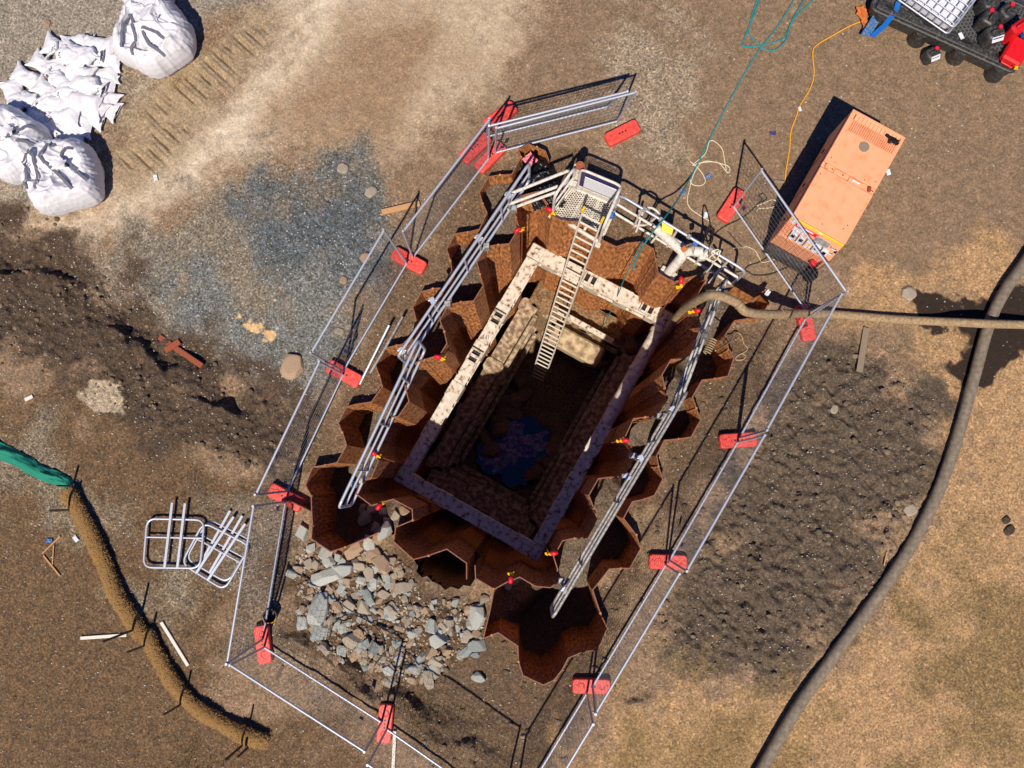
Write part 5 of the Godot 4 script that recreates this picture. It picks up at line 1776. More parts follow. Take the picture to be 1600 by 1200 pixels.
	for s in [[0.08, 0.44], [0.93, 0.44], [0.2, 0.52], [0.4, 0.52], [0.75, 0.47], [0.97, 0.52], [0.5, 0.95], [0.85, 0.9], [0.88, 0.86], [0.06, 0.6]]:
		m = MB.new()
		m.tube([Vector3(w * s[0], HT, l * s[1]), Vector3(w * s[0], HT + 0.007, l * s[1])], 0.011, 8)
		part("bolt", m, M.rust_dark, o)
	# sloping panel: frame of reference along the slope
	var sl := Vector3(0, 0.86 - (HT - 0.05), SL)
	var sd := sl.normalized()
	var sn := sd.cross(Vector3.RIGHT).normalized()
	if sn.y < 0.0:
		sn = -sn
	var len := sl.length()
	var o0 := Vector3(0, HT - 0.05, l)
	var put := func(u: float, v: float, su: float, sv: float, th: float, called: String, mt: Material) -> Node:
		var q := MB.new()
		q.box(Transform3D(Basis(Vector3.RIGHT, sn, sd if Vector3.RIGHT.cross(sn).dot(sd) > 0.0 else -sd), o0 + Vector3(w * u, 0, 0) + sd * (len * v) + sn * (th * 0.5)), Vector3(su, th, sv), minf(th * 0.3, 0.004))
		return part(called, q, mt, o)
	put.call(0.5, 0.045, w, 0.05, 0.012, "yellow_stripe", M.yellow)
	put.call(0.56, 0.05, 0.06, 0.04, 0.016, "worn_patch", M.timber_pale)
	put.call(0.36, 0.24, 0.42, 0.085, 0.008, "red_label", M.cap_red)
	put.call(0.32, 0.22, 0.30, 0.03, 0.0105, "white_label_strip", M.white_plastic)
	put.call(0.08, 0.16, 0.09, 0.09, 0.008, "warning_label", M.white_plastic)
	put.call(0.25, 0.38, 0.2, 0.1, 0.008, "white_label", M.white_plastic)
	put.call(0.68, 0.4, 0.26, 0.2, 0.01, "instruction_plate", M.galv_dull)
	for k in 5:
		var s: Node = put.call(0.22 + k * 0.15, 0.66, 0.11, 0.17, 0.06, "socket", M.white_plastic)
		var q := MB.new()
		var cpos := o0 + Vector3(w * (0.22 + k * 0.15), 0, 0) + sd * (len * 0.62) + sn * 0.062
		q.box(Transform3D(Basis(Vector3.RIGHT, sn, sd), cpos), Vector3(0.06, 0.012, 0.06))
		part("socket_cover", q, M.black if k != 2 else M.yellow, s)
	for k in 2:
		var q := MB.new()
		var h0 := o0 + Vector3(w * 0.86, 0, 0) + sd * (len * (0.3 + k * 0.25))
		q.tube(fillet([h0, h0 + sn * 0.05, h0 + sn * 0.05 + Vector3(0.09, 0, 0), h0 + Vector3(0.09, 0, 0)], 0.02), 0.009, 8)
		part("panel_handle", q, M.galv, o)
	put.call(0.97, 0.42, 0.04, 0.05, 0.03, "lock", M.black)
	for k in 8:
		put.call(0.05 + 0.006 * k, 0.34 + k * 0.07, 0.16, 0.008, 0.005, "vent_slat", M.orange_dark)
	# skid
	for s in [0.06, w - 0.06]:
		m = MB.new()
		m.box(Transform3D(Basis.IDENTITY, Vector3(s, 0.1, (l + SL) * 0.5 + 0.05)), Vector3(0.12, 0.2, l + SL + 0.1), 0.01)
		part("skid", m, M.black, o)
	m = MB.new()
	m.box(Transform3D(Basis.IDENTITY, Vector3(w * 0.5, 0.24, l + SL + 0.07)), Vector3(w, 0.3, 0.14), 0.02)
	part("rear_bumper", m, M.black_plastic, o)
	m = MB.new()
	m.box(Transform3D(Basis.IDENTITY, Vector3(w * 0.82, 0.62, l + SL + 0.05)), Vector3(0.1, 0.12, 0.1), 0.02)
	part("red_plug", m, M.can_red, o)
	m = MB.new()
	m.box(Transform3D(Basis(Vector3.UP, 0.3), Vector3(w * 0.92, 0.4, l + SL + 0.18)), Vector3(0.2, 0.3, 0.18), 0.04)
	part("cable_box", m, M.black, o)

func box_mesh(s: Vector3, ch := 0.0) -> ArrayMesh:
	var m := MB.new()
	m.box(Transform3D.IDENTITY, s, ch)
	return m.mesh()

func spill_pallet() -> void:
	var a: Vector3 = Vector3(6.038, 0.4, -8.144)
	var b: Vector3 = Vector3(8.533, 0.4, -6.909)
	var x := b - a
	var l := x.length()
	var turn := -atan2(x.z, x.x)
	var c := (a + b) * 0.5 + Vector3(x.z, 0, -x.x).normalized() * 0.68
	var o := thing("spill_pallet", "black plastic spill pallet with perforated deck", "pallet", Vector3(c.x, 0, c.z), turn)
	const D := 1.36
	var m := MB.new()
	var rim := rounded_rect(l, D, 0.14, 5)
	loft(m, rim, [[0.97, 0.94, 0.1], [0.98, 0.96, 0.3], [1.0, 1.0, 0.33], [1.0, 1.0, 0.375], [0.985, 0.975, 0.39]])
	part("tray", m, M.black_plastic, o)
	# raised edge and deck grates of bars
	m = MB.new()
	for s in [-1.0, 1.0]:
		m.box(Transform3D(Basis.IDENTITY, Vector3(0, 0.415, s * (D * 0.5 - 0.12))), Vector3(l - 0.2, 0.05, 0.16), 0.015)
		m.box(Transform3D(Basis.IDENTITY, Vector3(s * (l * 0.5 - 0.09), 0.414, 0)), Vector3(0.14, 0.048, D - 0.4), 0.015)
	part("rim", m, M.black_plastic, o)
	for k in 4:
		var x0 := -l * 0.5 + 0.18 + k * (l - 0.36) / 4.0
		var x1 := x0 + (l - 0.36) / 4.0 - 0.02
		var g := lattice([Vector3(x0, 0.42, -D * 0.5 + 0.22), Vector3(x1, 0.42, -D * 0.5 + 0.22), Vector3(x1, 0.42, D * 0.5 - 0.22), Vector3(x0, 0.42, D * 0.5 - 0.22)], 0.062, 0.022, 0.03)
		part("deck_grate", g, M.grate, o)
	# feet that stick out below the edge
	for k in 4:
		m = MB.new()
		var fx := -l * 0.5 + 0.3 + k * (l - 0.55) / 3.0
		m.tube([Vector3(fx, 0, D * 0.5 - 0.08), Vector3(fx, 0.32, D * 0.5 - 0.08)], [0.17, 0.13], 16)
		part("foot", m, M.black_plastic, o)
		m = MB.new()
		m.tube([Vector3(fx, 0, -D * 0.5 + 0.2), Vector3(fx, 0.3, -D * 0.5 + 0.2)], [0.17, 0.13], 16)
		part("foot", m, M.black_plastic, o)
	# grip hollows on the edge
	for k in 4:
		m = MB.new()
		var fx := -l * 0.5 + 0.36 + k * (l - 0.7) / 3.0
		var half := PackedVector2Array()
		for i in 11:
			var t := PI * i / 10.0
			half.append(Vector2(cos(t) * 0.14, sin(t) * 0.07))
		m.prism(half, Transform3D(Basis.IDENTITY, Vector3(fx, 0.43, D * 0.5 - 0.17)), 0.012)
		part("grip_hollow", m, M.black, o)
	# the caged tank
	var top: Vector3 = Vector3(7.306, 0.8, -7.584)
	var t := thing("caged_tank", "low white plastic tank in a galvanised cage on the pallet", "tank", Vector3(top.x, 0.435, top.z), -0.66)
	var W := 1.2
	var DD := 1.0
	var cx := -W * 0.5
	var cz := -DD * 0.5
	m = MB.new()
	m.box(Transform3D(Basis.IDENTITY, Vector3(cx, 0.18, cz)), Vector3(W - 0.09, 0.26, DD - 0.09), 0.05)
	part("tank_body", m, M.white_plastic, t)
	m = MB.new()
	m.tube([Vector3(cx, 0.3, cz), Vector3(cx, 0.335, cz)], 0.11, 20)
	part("lid", m, M.can_red, t)
	for k in 9:
		m = MB.new()
		var u := -W + 0.03 + k * (W - 0.06) / 8.0
		m.tube(fillet([Vector3(u, 0.1, 0), Vector3(u, 0.36, 0), Vector3(u, 0.36, -DD), Vector3(u, 0.1, -DD)], 0.05), 0.009, 6)
		part("cage_bar", m, M.galv, t)
	for k in 8:
		m = MB.new()
		var u := -DD + 0.03 + k * (DD - 0.06) / 7.0
		m.tube(fillet([Vector3(0.0, 0.1, u), Vector3(0.0, 0.375, u), Vector3(-W, 0.375, u), Vector3(-W, 0.1, u)], 0.05), 0.009, 6)
		part("cage_bar", m, M.galv, t)
	for h in [0.12, 0.35]:
		m = MB.new()
		m.tube(fillet([Vector3(-W * 0.5, h, 0.012), Vector3(0.012, h, 0.012), Vector3(0.012, h, -DD), Vector3(-W, h, -DD), Vector3(-W, h, 0.012), Vector3(-W * 0.5, h, 0.012)], 0.07), 0.016, 6)
		part("cage_hoop", m, M.galv, t)
	m = MB.new()
	m.box(Transform3D(Basis.IDENTITY, Vector3(cx, 0.022, cz)), Vector3(W - 0.04, 0.044, DD - 0.04), 0.01)
	part("tank_base", m, M.black_plastic, t)
	# drums and cans
	jug("black plastic drum with red cap and white label on the pallet", Vector3(8.03, 0.75, -7.502), 0.3, 0.435, 0.16, 0.34, true)
	jug("black plastic drum between the tank cage and the labelled drum", Vector3(7.958, 0.75, -7.777), 1.0, 0.435, 0.155, 0.34, false)
	jug("black plastic drum behind the red cans", Vector3(8.279, 0.75, -7.889), 0.6, 0.435, 0.15, 0.34, false)
	jug("black plastic drum right behind the white tank corner", Vector3(7.984, 0.75, -8.053), 0.2, 0.435, 0.15, 0.34, false)
	jug("small black canister with red cap on the ground against the pallet", Vector3(7.198, 0.25, -7.387), 0.4, 0.0, 0.13, 0.26, true)
	can("red fuel can lying on its side on the pallet edge", Vector3(8.471, 0.55, -7.254), -0.55, true)
	can("red fuel can standing upright behind the fallen one", Vector3(8.402, 0.75, -7.567), 0.6, false)
	m = MB.new()
	m.box(Transform3D(Basis(Vector3.UP, 0.4), Vector3.ZERO), Vector3(0.07, 0.002, 0.12))
	single("paper_label", m, M.white_plastic, "white paper lying on the black deck grate", "paper", Vector3(7.596, 0.445, -7.592))
	m = MB.new()
	m.tube([Vector3(0, 0, 0), Vector3(0, 0.09, 0)], 0.09, 14)
	single("blue_disc", m, M.blue, "round blue lid beside the red fuel cans", "lid", Vector3(8.613, 0.6, -7.539))
	# blue strap wound on a dusty board, orange rag
	m = MB.new()
	m.box(Transform3D(Basis(Vector3.UP, 1.0) * Basis(Vector3.RIGHT, 0.25), Vector3.ZERO), Vector3(0.5, 0.03, 0.16), 0.01)
	single("blue_sheet", m, M.blue_dusty, "dusty blue plastic offcut on the ground by the pallet end", "plastic offcut", Vector3(6.162, 0.2, -7.941), PI)
	m = MB.new()
	m.strap([Vector3(-0.34, 0.0, 0.06), Vector3(-0.1, 0.06, 0.02), Vector3(0.16, 0.2, -0.1), Vector3(0.25, 0.22, -0.2)], [Vector3.UP, Vector3.UP, Vector3.UP, Vector3.UP], 0.09, 0.004)
	single("blue_strap", m, M.blue, "blue webbing strap hooked over the pallet edge", "strap", Vector3(6.401, 0.25, -7.913), 0.5)
	m = MB.new()
	m.strap([Vector3(-0.1, 0.02, -0.3), Vector3(-0.02, 0.1, -0.2), Vector3(0.0, 0.5, -0.15)], [Vector3.UP, Vector3.UP, Vector3.BACK], 0.12, 0.004)
	single("blue_band", m, M.blue, "blue band hanging from the end of the pallet", "strap", Vector3(6.143, 0.05, -8.309), 0.3)
	var rows := []
	for j in 13:
		var row := PackedVector3Array()
		for i in 9:
			var u := i / 8.0 - 0.5
			var v := j / 12.0 - 0.5
			row.append(Vector3(u * (0.16 - 0.12 * (v + 0.5)) + 0.06 * nz.get_noise_2d(u * 3.0, v * 4.0), 0.05 + 0.05 * nz.get_noise_2d(u * 7.0, v * 7.0), v * 0.5))
		rows.append(row)
	m = MB.new()
	m.grid(rows, false, Vector3(0, -3, 0))
	single("orange_rag", m, M.cloth_orange, "orange brown rag at the end of the yellow cord", "rag", Vector3(6.054, 0.05, -8.093), 0.15)

func jug(label: String, at: Vector3, turn: float, y: float, r: float, h: float, lab: bool) -> void:
	var o := thing("black_drum", label, "drum", Vector3(at.x, y, at.z), turn, "black plastic drums")
	var m := MB.new()
	loft(m, rounded_rect(r * 2.0, r * 1.7, r * 0.5, 5), [[0.92, 0.92, 0.0], [1.0, 1.0, 0.03], [1.0, 1.0, h * 0.8], [0.9, 0.88, h * 0.95], [0.7, 0.66, h]])
	part("body", m, M.black_plastic, o)
	m = MB.new()
	m.tube(fillet([Vector3(-r * 0.55, h - 0.01, 0), Vector3(-r * 0.5, h + 0.05, 0), Vector3(r * 0.2, h + 0.05, 0), Vector3(r * 0.25, h - 0.01, 0)], 0.03), 0.018, 8)
	part("handle", m, M.black_plastic, o)
	m = MB.new()
	m.tube([Vector3(r * 0.5, h - 0.02, -r * 0.3), Vector3(r * 0.5, h + 0.035, -r * 0.3)], 0.036, 12)
	part("cap", m, M.cap_red, o)
	if lab:
		m = MB.new()
		m.box(Transform3D(Basis(Vector3.RIGHT, 0.9), Vector3(0, h * 0.9, r * 0.78)), Vector3(r * 1.3, 0.004, 0.1))
		part("white_label", m, M.white_plastic, o)

func can(label: String, at: Vector3, turn: float, lying: bool) -> void:
	var o := thing("fuel_can", label, "fuel can", Vector3(at.x, 0.435, at.z), turn, "red fuel cans")
	var t := Transform3D(Basis(Vector3.RIGHT, PI / 2), Vector3(0, 0.09, 0)) if lying else Transform3D(Basis.IDENTITY, Vector3(0, 0.24, 0))
	var m := MB.new()
	m.box(t, Vector3(0.36, 0.46, 0.17), 0.035)
	var body := part("body", m, M.can_red, o)
	for s in [-0.06, 0.06]:
		m = MB.new()
		m.box(t * Transform3D(Basis(Vector3.FORWARD, 0.4), Vector3(s, 0.0, 0.0)), Vector3(0.02, 0.26, 0.184), 0.004)
		part("rib", m, M.can_red, body)
	m = MB.new()
	m.tube([t * Vector3(-0.12, 0.23, 0), t * Vector3(-0.12, 0.285, 0), t * Vector3(0.08, 0.285, 0), t * Vector3(0.08, 0.23, 0)], 0.018, 8)
	part("handle", m, M.can_red, o)
	m = MB.new()
	m.tube([t * Vector3(0.14, 0.22, 0), t * Vector3(0.15, 0.27, 0)], 0.032, 10)
	part("spout_cap", m, M.yellow, o)

func bulk_bag(label: String, c: Vector3, r: float, h: float, seed_value: int, straps: Array) -> void:
	var base := Vector3(c.x, gh(c.x, c.z) - 0.01, c.z)
	var o := thing("bulk_bag", label, "bulk bag", base, 0.0, "big white bulk bags")
	var q := FastNoiseLite.new()
	q.seed = seed_value
	q.frequency = 1.0
	q.fractal_octaves = 1
	# profile: radius and height from the ground up, over the slack rim and in to the gathered middle
	var prof := [[0.80, 0.0], [0.93, 0.06], [0.99, 0.2], [1.0, 0.42], [0.97, 0.62], [0.92, 0.77], [0.85, 0.87], [0.78, 0.93], [0.71, 0.92], [0.62, 0.89], [0.5, 0.9], [0.38, 0.93], [0.26, 0.97], [0.14, 1.0], [0.0, 1.02]]
	var surf := func(a: float, t: float) -> Vector3:
		var f := t * (prof.size() - 1)
		var i := mini(int(f), prof.size() - 2)
		var e := f - i
		e = e * e * (3.0 - 2.0 * e) * 0.5 + e * 0.5
		var rad: float = lerpf(prof[i][0], prof[i + 1][0], e)
		var y: float = lerpf(prof[i][1], prof[i + 1][1], e)
		var ca := cos(a)
		var sa := sin(a)
		var top := smoothstep(0.38, 0.6, t)
		# pulled seams at the corners, hanging folds down the sides, creases on top
		var seam := pow(absf(cos(2.0 * a + seed_value)), 6.0)
		var fold := 1.0 - absf(q.get_noise_2d(ca * 3.4 + t * 1.2, sa * 3.4 + seed_value)) * 2.2
		var crease := 1.0 - minf(1.0, absf(q.get_noise_3d(ca * rad * 1.5 + 11.0, 0.0, sa * rad * 1.5)) * 2.4)
		var crease2 := 1.0 - minf(1.0, absf(q.get_noise_3d(ca * rad * 2.8, 7.0, sa * rad * 2.8)) * 2.4)
		rad *= 1.0 + 0.05 * seam * (1.0 - top) + 0.13 * q.get_noise_2d(ca * 0.8, sa * 0.8) + 0.05 * fold * fold * (1.0 - top) * smoothstep(0.02, 0.25, t)
		y += top * (0.10 * crease * crease + 0.04 * crease2 + 0.16 * q.get_noise_2d(ca * rad * 0.9 + 9.0, sa * rad * 0.9) + 0.08 * seam * smoothstep(0.3, 0.8, rad)) + 0.03 * crease2 * (1.0 - top)
		return Vector3(ca * rad * r, y * h, sa * rad * r)
	var rows := []
	for j in 71:
		var row := PackedVector3Array()
		for i in 150:
			row.append(surf.call(TAU * i / 150.0, j / 70.0))
		rows.append(row)
	var m := MB.new()
	m.grid(rows, true, Vector3(0, h * 0.3, 0))
	part("bag_body", m, M.woven, o)
	# gathered neck, fallen over
	m = MB.new()
	rows = []
	for j in 9:
		var row := PackedVector3Array()
		for i in 30:
			var a := TAU * i / 30.0
			var rr: float = [0.13, 0.1, 0.07, 0.06, 0.08, 0.11, 0.13, 0.12, 0.0][j] * (1.0 + 0.3 * sin(a * 5.0 + j * 0.5) + 0.15 * sin(a * 9.0)) * r * 1.1
			row.append(Vector3(cos(a) * rr + j * j * 0.004, h * 0.98 + 0.02 * j - 0.0012 * j * j, sin(a) * rr - j * 0.012))
		rows.append(row)
	m.grid(rows, true, Vector3(0.03, h * 0.8, 0))
	part("tied_neck", m, M.woven, o)
	for s in straps:
		# a webbing loop lying on the cloth
		var line := []
		for p in v2(s):
			line.append(Vector3(p.x - base.x, 0, p.y - base.z))
		line = smooth(line, 6)
		var pts := []
		var nn := []
		for i in line.size():
			var a := atan2(line[i].z, line[i].x)
			var want := Vector2(line[i].x, line[i].z).length()
			var lo := 0.3
			var hi := 1.0
			for k in 12:
				var mid := (lo + hi) * 0.5
				var e: Vector3 = surf.call(a, mid)
				if Vector2(e.x, e.z).length() > want:
					lo = mid
				else:
					hi = mid
			var t := (lo + hi) * 0.5
			var y: Vector3 = surf.call(a, t)
			var lift := 0.05 * sin(PI * i / (line.size() - 1.0))
			pts.append(Vector3(line[i].x, y.y + 0.018 + lift, line[i].z))
			nn.append((Vector3(line[i].x, 0, line[i].z) * 0.35 / r + Vector3.UP).normalized())
		m = MB.new()
		m.strap(pts, nn, 0.05, 0.004)
		part("lifting_strap", m, M.strap, o)

func sandbag_mesh(seed_value: int) -> ArrayMesh:
	var q := FastNoiseLite.new()
	q.seed = seed_value
	q.frequency = 2.6
	q.fractal_octaves = 3
	var rows := []
	for j in 33:
		var u := j / 32.0 * 2.0 - 1.0
		# belly, a sewn end with pulled-out corners and a tied end with a flared tuft
		var wide := 0.165 - 0.02 * cos(u * 3.0) + 0.045 * smoothstep(0.6, 1.0, u)
		var high := 0.085 * pow(maxf(0.0, 1.0 - pow(absf(u + 0.05), 2.4)), 0.55) + 0.004
		var x := u * 0.3
		if u < -0.5:
			var t := (-0.5 - u) / 0.5
			wide = lerpf(wide, 0.03, smoothstep(0.0, 0.55, t)) + 0.10 * smoothstep(0.6, 1.0, t)
			high = lerpf(high, 0.028, smoothstep(0.0, 0.55, t)) * (1.0 - 0.7 * smoothstep(0.8, 1.0, t))
			x -= 0.05 * t
		var row := PackedVector3Array()
		for i in 32:
			var a := TAU * i / 32.0
			var ca := cos(a)
			var sa := sin(a)
			var edge := absf(ca)
			var p := Vector3(x, 0.085 + signf(sa) * pow(absf(sa), 1.15) * high, signf(ca) * pow(edge, 0.85) * wide)
			p.x += 0.035 * smoothstep(0.6, 1.0, u) * smoothstep(0.5, 1.0, edge)
			var n := q.get_noise_3d(p.x * 1.3, p.y * 2.0, p.z * 1.3)
			var f := 1.0 - minf(1.0, absf(q.get_noise_3d(p.x * 1.6 + 7.0, p.y, p.z * 3.2)) * 3.0)
			p += Vector3(0, sa, ca * 0.4) * (n * 0.05 + f * 0.022 * (0.4 + smoothstep(0.3, -0.8, u)))
			row.append(p)
		rows.append(row)
	var m := MB.new()
	m.grid(rows, true, Vector3(0, 0.085, 0))
	return m.mesh()

func bags() -> void:
	bulk_bag("white bulk bag with tied neck, farther from the sandbags' low end, by the track prints", Vector3(-6.62, 0.45, -7.749), 0.66, 0.78, 4, [[-6.939, -7.947, -6.986, -7.738, -7.015, -7.367], [-6.871, -7.912, -6.781, -7.644, -6.808, -7.227], [-6.939, -7.947, -6.907, -7.971, -6.871, -7.912], [-6.648, -7.677, -6.445, -7.618, -6.262, -7.5], [-6.636, -7.642, -6.537, -7.421, -6.285, -7.246]])
	bulk_bag("white bulk bag with four grey lifting straps, at the low end of the sandbags", Vector3(-8.122, 0.45, -5.183), 0.65, 0.76, 21, [[-8.556, -5.489, -8.586, -5.23, -8.555, -4.858], [-8.418, -5.398, -8.384, -5.172, -8.321, -4.812], [-8.556, -5.489, -8.49, -5.5, -8.418, -5.398], [-8.226, -5.307, -8.017, -5.114, -7.75, -4.843], [-7.962, -5.339, -7.757, -5.202, -7.539, -5.021], [-8.224, -5.284, -8.276, -5.42, -8.217, -5.566, -8.088, -5.634], [-7.988, -5.418, -7.894, -5.519, -7.763, -5.552]])
	bulk_bag("white bulk bag partly buried by the sandbags' edge", Vector3(-9.067, 0.45, -5.776), 0.62, 0.74, 13, [[-8.879, -5.729, -8.788, -5.888, -8.526, -5.954, -8.298, -5.851], [-8.744, -5.683, -8.555, -5.67, -8.377, -5.658]])
	bulk_bag("white bulk bag squeezed behind the one by the track prints", Vector3(-6.773, 0.4, -8.732), 0.5, 0.66, 17, [[-6.94, -8.524, -6.876, -8.346, -6.826, -8.239]])
	var kinds := [sandbag_mesh(3), sandbag_mesh(8), sandbag_mesh(14), sandbag_mesh(22), sandbag_mesh(31)]
	var i := 0
	for s in [[Vector3(-8.443, 0.1, -7.676), 200, 0], [Vector3(-7.767, 0.1, -7.695), 5, 0], [Vector3(-7.604, 0.1, -7.453), 8, 0], [Vector3(-7.626, 0.1, -7.164), -5, 0], [Vector3(-7.71, 0.1, -6.973), 10, 0], [Vector3(-7.665, 0.1, -6.757), 30, 0], [Vector3(-7.599, 0.1, -6.577), 25, 0], [Vector3(-7.846, 0.1, -6.4), 20, 0], [Vector3(-8.105, 0.1, -6.259), 10, 0], [Vector3(-8.235, 0.1, -6.082), 0, 0], [Vector3(-8.73, 0.1, -7.365), 215, 0], [Vector3(-8.996, 0.1, -7.102), 205, 0], [Vector3(-9.21, 0.1, -6.767), 250, 0], [Vector3(-8.904, 0.1, -6.694), 10, 0], [Vector3(-8.748, 0.1, -6.382), 190, 0], [Vector3(-8.597, 0.1, -6.144), 160, 0], [Vector3(-8.42, 0.1, -7.218), 40, 0], [Vector3(-8.121, 0.1, -7.771), 170, 0], [Vector3(-8.044, 0.1, -7.384), 15, 0],
		[Vector3(-8.167, 0.25, -7.433), 30, 1], [Vector3(-7.939, 0.25, -7.479), 190, 1], [Vector3(-8.353, 0.25, -7.005), 40, 1], [Vector3(-8.015, 0.25, -7.145), 20, 1], [Vector3(-7.866, 0.25, -6.93), 200, 1], [Vector3(-8.179, 0.25, -6.742), 15, 1], [Vector3(-8.551, 0.25, -6.816), 215, 1], [Vector3(-8.447, 0.25, -6.579), 10, 1], [Vector3(-7.896, 0.25, -6.599), 12, 1], [Vector3(-8.229, 0.25, -6.365), 5, 1], [Vector3(-7.757, 0.25, -6.574), 35, 1]]:
		var p: Vector3 = s[0]
		var o := single("sandbag", kinds[i % 5], M.woven, "white sandbag in the tumbled heap between the bulk bags", "sandbag", Vector3(p.x, gh(p.x, p.z) + s[2] * 0.13, p.z), deg_to_rad(-s[1]), "white sandbags in the heap")
		o.rotation.z = (0.12 if s[2] == 1 else 0.0) * sin(i * 2.1)
		o.scale = Vector3.ONE * (1.0 + 0.12 * sin(i * 1.7))
		i += 1

func wattle() -> void:
	var n := 0
	for w in [[[-7.906, 0.1, 0.274, -7.738, 0.1, 0.547, -7.473, 0.1, 1.003, -7.231, 0.1, 1.467, -6.987, 0.1, 2.003, -6.695, 0.1, 2.428, -6.496, 0.1, 2.746], "brown straw-filled sediment roll with the green cloth at its end", 0.135], [[-6.457, 0.1, 2.64, -6.222, 0.1, 3.061, -5.946, 0.1, 3.481, -5.608, 0.1, 3.845, -5.112, 0.1, 4.154, -4.676, 0.1, 4.36, -4.341, 0.1, 4.461], "brown straw-filled sediment roll that ends between two weed tufts", 0.13]]:
		var raw := v3(w[0])
		var path := smooth(raw, 10)
		var c: Vector3 = path[0]
		var o := thing("straw_roll", w[1], "straw roll", Vector3(c.x, 0, c.z), 0.0, "straw sediment rolls")
		var m := MB.new()
		var rows := []
		var bl := []
		for i in path.size():
			var p: Vector3 = path[i] - Vector3(c.x, 0, c.z)
			var dir: Vector3 = (path[mini(i + 1, path.size() - 1)] - path[maxi(i - 1, 0)]).normalized()
			dir.y = 0.0
			var side := dir.cross(Vector3.UP).normalized()
			var gy := gh(path[i].x, path[i].z)
			var r: float = w[2] * (0.94 + 0.22 * nz.get_noise_2d(i * 0.11, n * 9.0))
			if i == 0 or i == path.size() - 1:
				r *= 0.45
			elif i == 1 or i == path.size() - 2:
				r *= 0.85
			var row := PackedVector3Array()
			for j in 20:
				var a := TAU * j / 20.0
				var rr := r * (1.0 + 0.22 * nz.get_noise_3d(i * 0.3, cos(a) * 1.6, sin(a) * 1.6 + n * 5.0))
				row.append(Vector3(p.x, gy + r * 0.86, p.z) + side * (cos(a) * rr) + Vector3(0, sin(a) * rr, 0))
			rows.append(row)
			for k in 42:
				var a := rng.randf_range(-0.4, PI + 0.4)
				var q := Vector3(p.x, gy + r * 0.86, p.z) + side * (cos(a) * r) + Vector3(0, sin(a) * r, 0) + dir * rng.randf_range(-0.04, 0.04)
				bl.append([q, Vector3(rng.randfn(), rng.randfn() * 0.5, rng.randfn()).normalized(), rng.randf_range(0.03, 0.09)])
		m.grid_tube(rows)
		part("roll", m, M.straw, o)
		var s := MB.new()
		for b in bl:
			s.bar(b[0] - b[1] * b[2] * 0.5, b[0] + b[1] * b[2] * 0.5, 0.004, 0.003)
		var so := part("straw", s, M.straw_blade, o)
		stuff(so)
		n += 1
	# stakes
	for s in [[Vector3(-7.818, 0, 0.627), 0.8], [Vector3(-7.86, 0, 0.221), 0.55], [Vector3(-6.599, 0, 2.614), 1.25], [Vector3(-6.402, 0, 2.88), 0.85], [Vector3(-5.776, 0, 3.849), 0.85], [Vector3(-4.714, 0, 4.492), 1.0], [Vector3(-4.669, 0, 4.575), 0.6]]:
		var p: Vector3 = s[0]
		var m := MB.new()
		m.bar(Vector3(0, -0.1, 0), Vector3(0.02, s[1], 0.01), 0.035, 0.03, Vector3.RIGHT, 0.004)
		m.bar(Vector3(0.02, s[1] - 0.005, 0.01), Vector3(0.02, s[1] + 0.02, 0.01), 0.02, 0.018, Vector3.RIGHT)
		single("wooden_stake", m, M.stake, "thin dark stake driven in beside the straw rolls", "stake", Vector3(p.x, gh(p.x, p.z), p.z), s[1] * 3.0, "stakes pinning the straw rolls")
	# green cloth
	var rows2 := []
	var path2 := smooth(v3([-9.557, 0.1, -0.552, -8.87, 0.1, -0.275, -8.411, 0.1, -0.022, -8.014, 0.1, 0.132, -7.884, 0.1, 0.274]), 10)
	for i in path2.size():
		var p: Vector3 = path2[i]
		var dir: Vector3 = (path2[mini(i + 1, path2.size() - 1)] - path2[maxi(i - 1, 0)]).normalized()
		var side := dir.cross(Vector3.UP).normalized()
		var row := PackedVector3Array()
		var gy := gh(p.x, p.z)
		for j in 17:
			var u := j / 16.0 - 0.5
			var wd := 0.2 + 0.1 * clampf(1.0 - i / 40.0, 0.0, 1.0) + 0.06 * nz.get_noise_2d(i * 0.25, 4.0)
			row.append(Vector3(p.x, gy + 0.012 + 0.10 * (1.0 - 4.0 * u * u) + 0.09 * absf(nz.get_noise_2d(i * 0.07, u * 2.5 + i * 0.02)), p.z) + side * (u * wd))
		rows2.append(row)
	var gm := MB.new()
	gm.grid(rows2, false, (path2[0] + path2[-1]) * 0.5 + Vector3(0, -4, 0))
	single("green_cloth", gm, M.green_cloth, "crumpled green cloth sleeve at the end of the straw roll", "cloth")

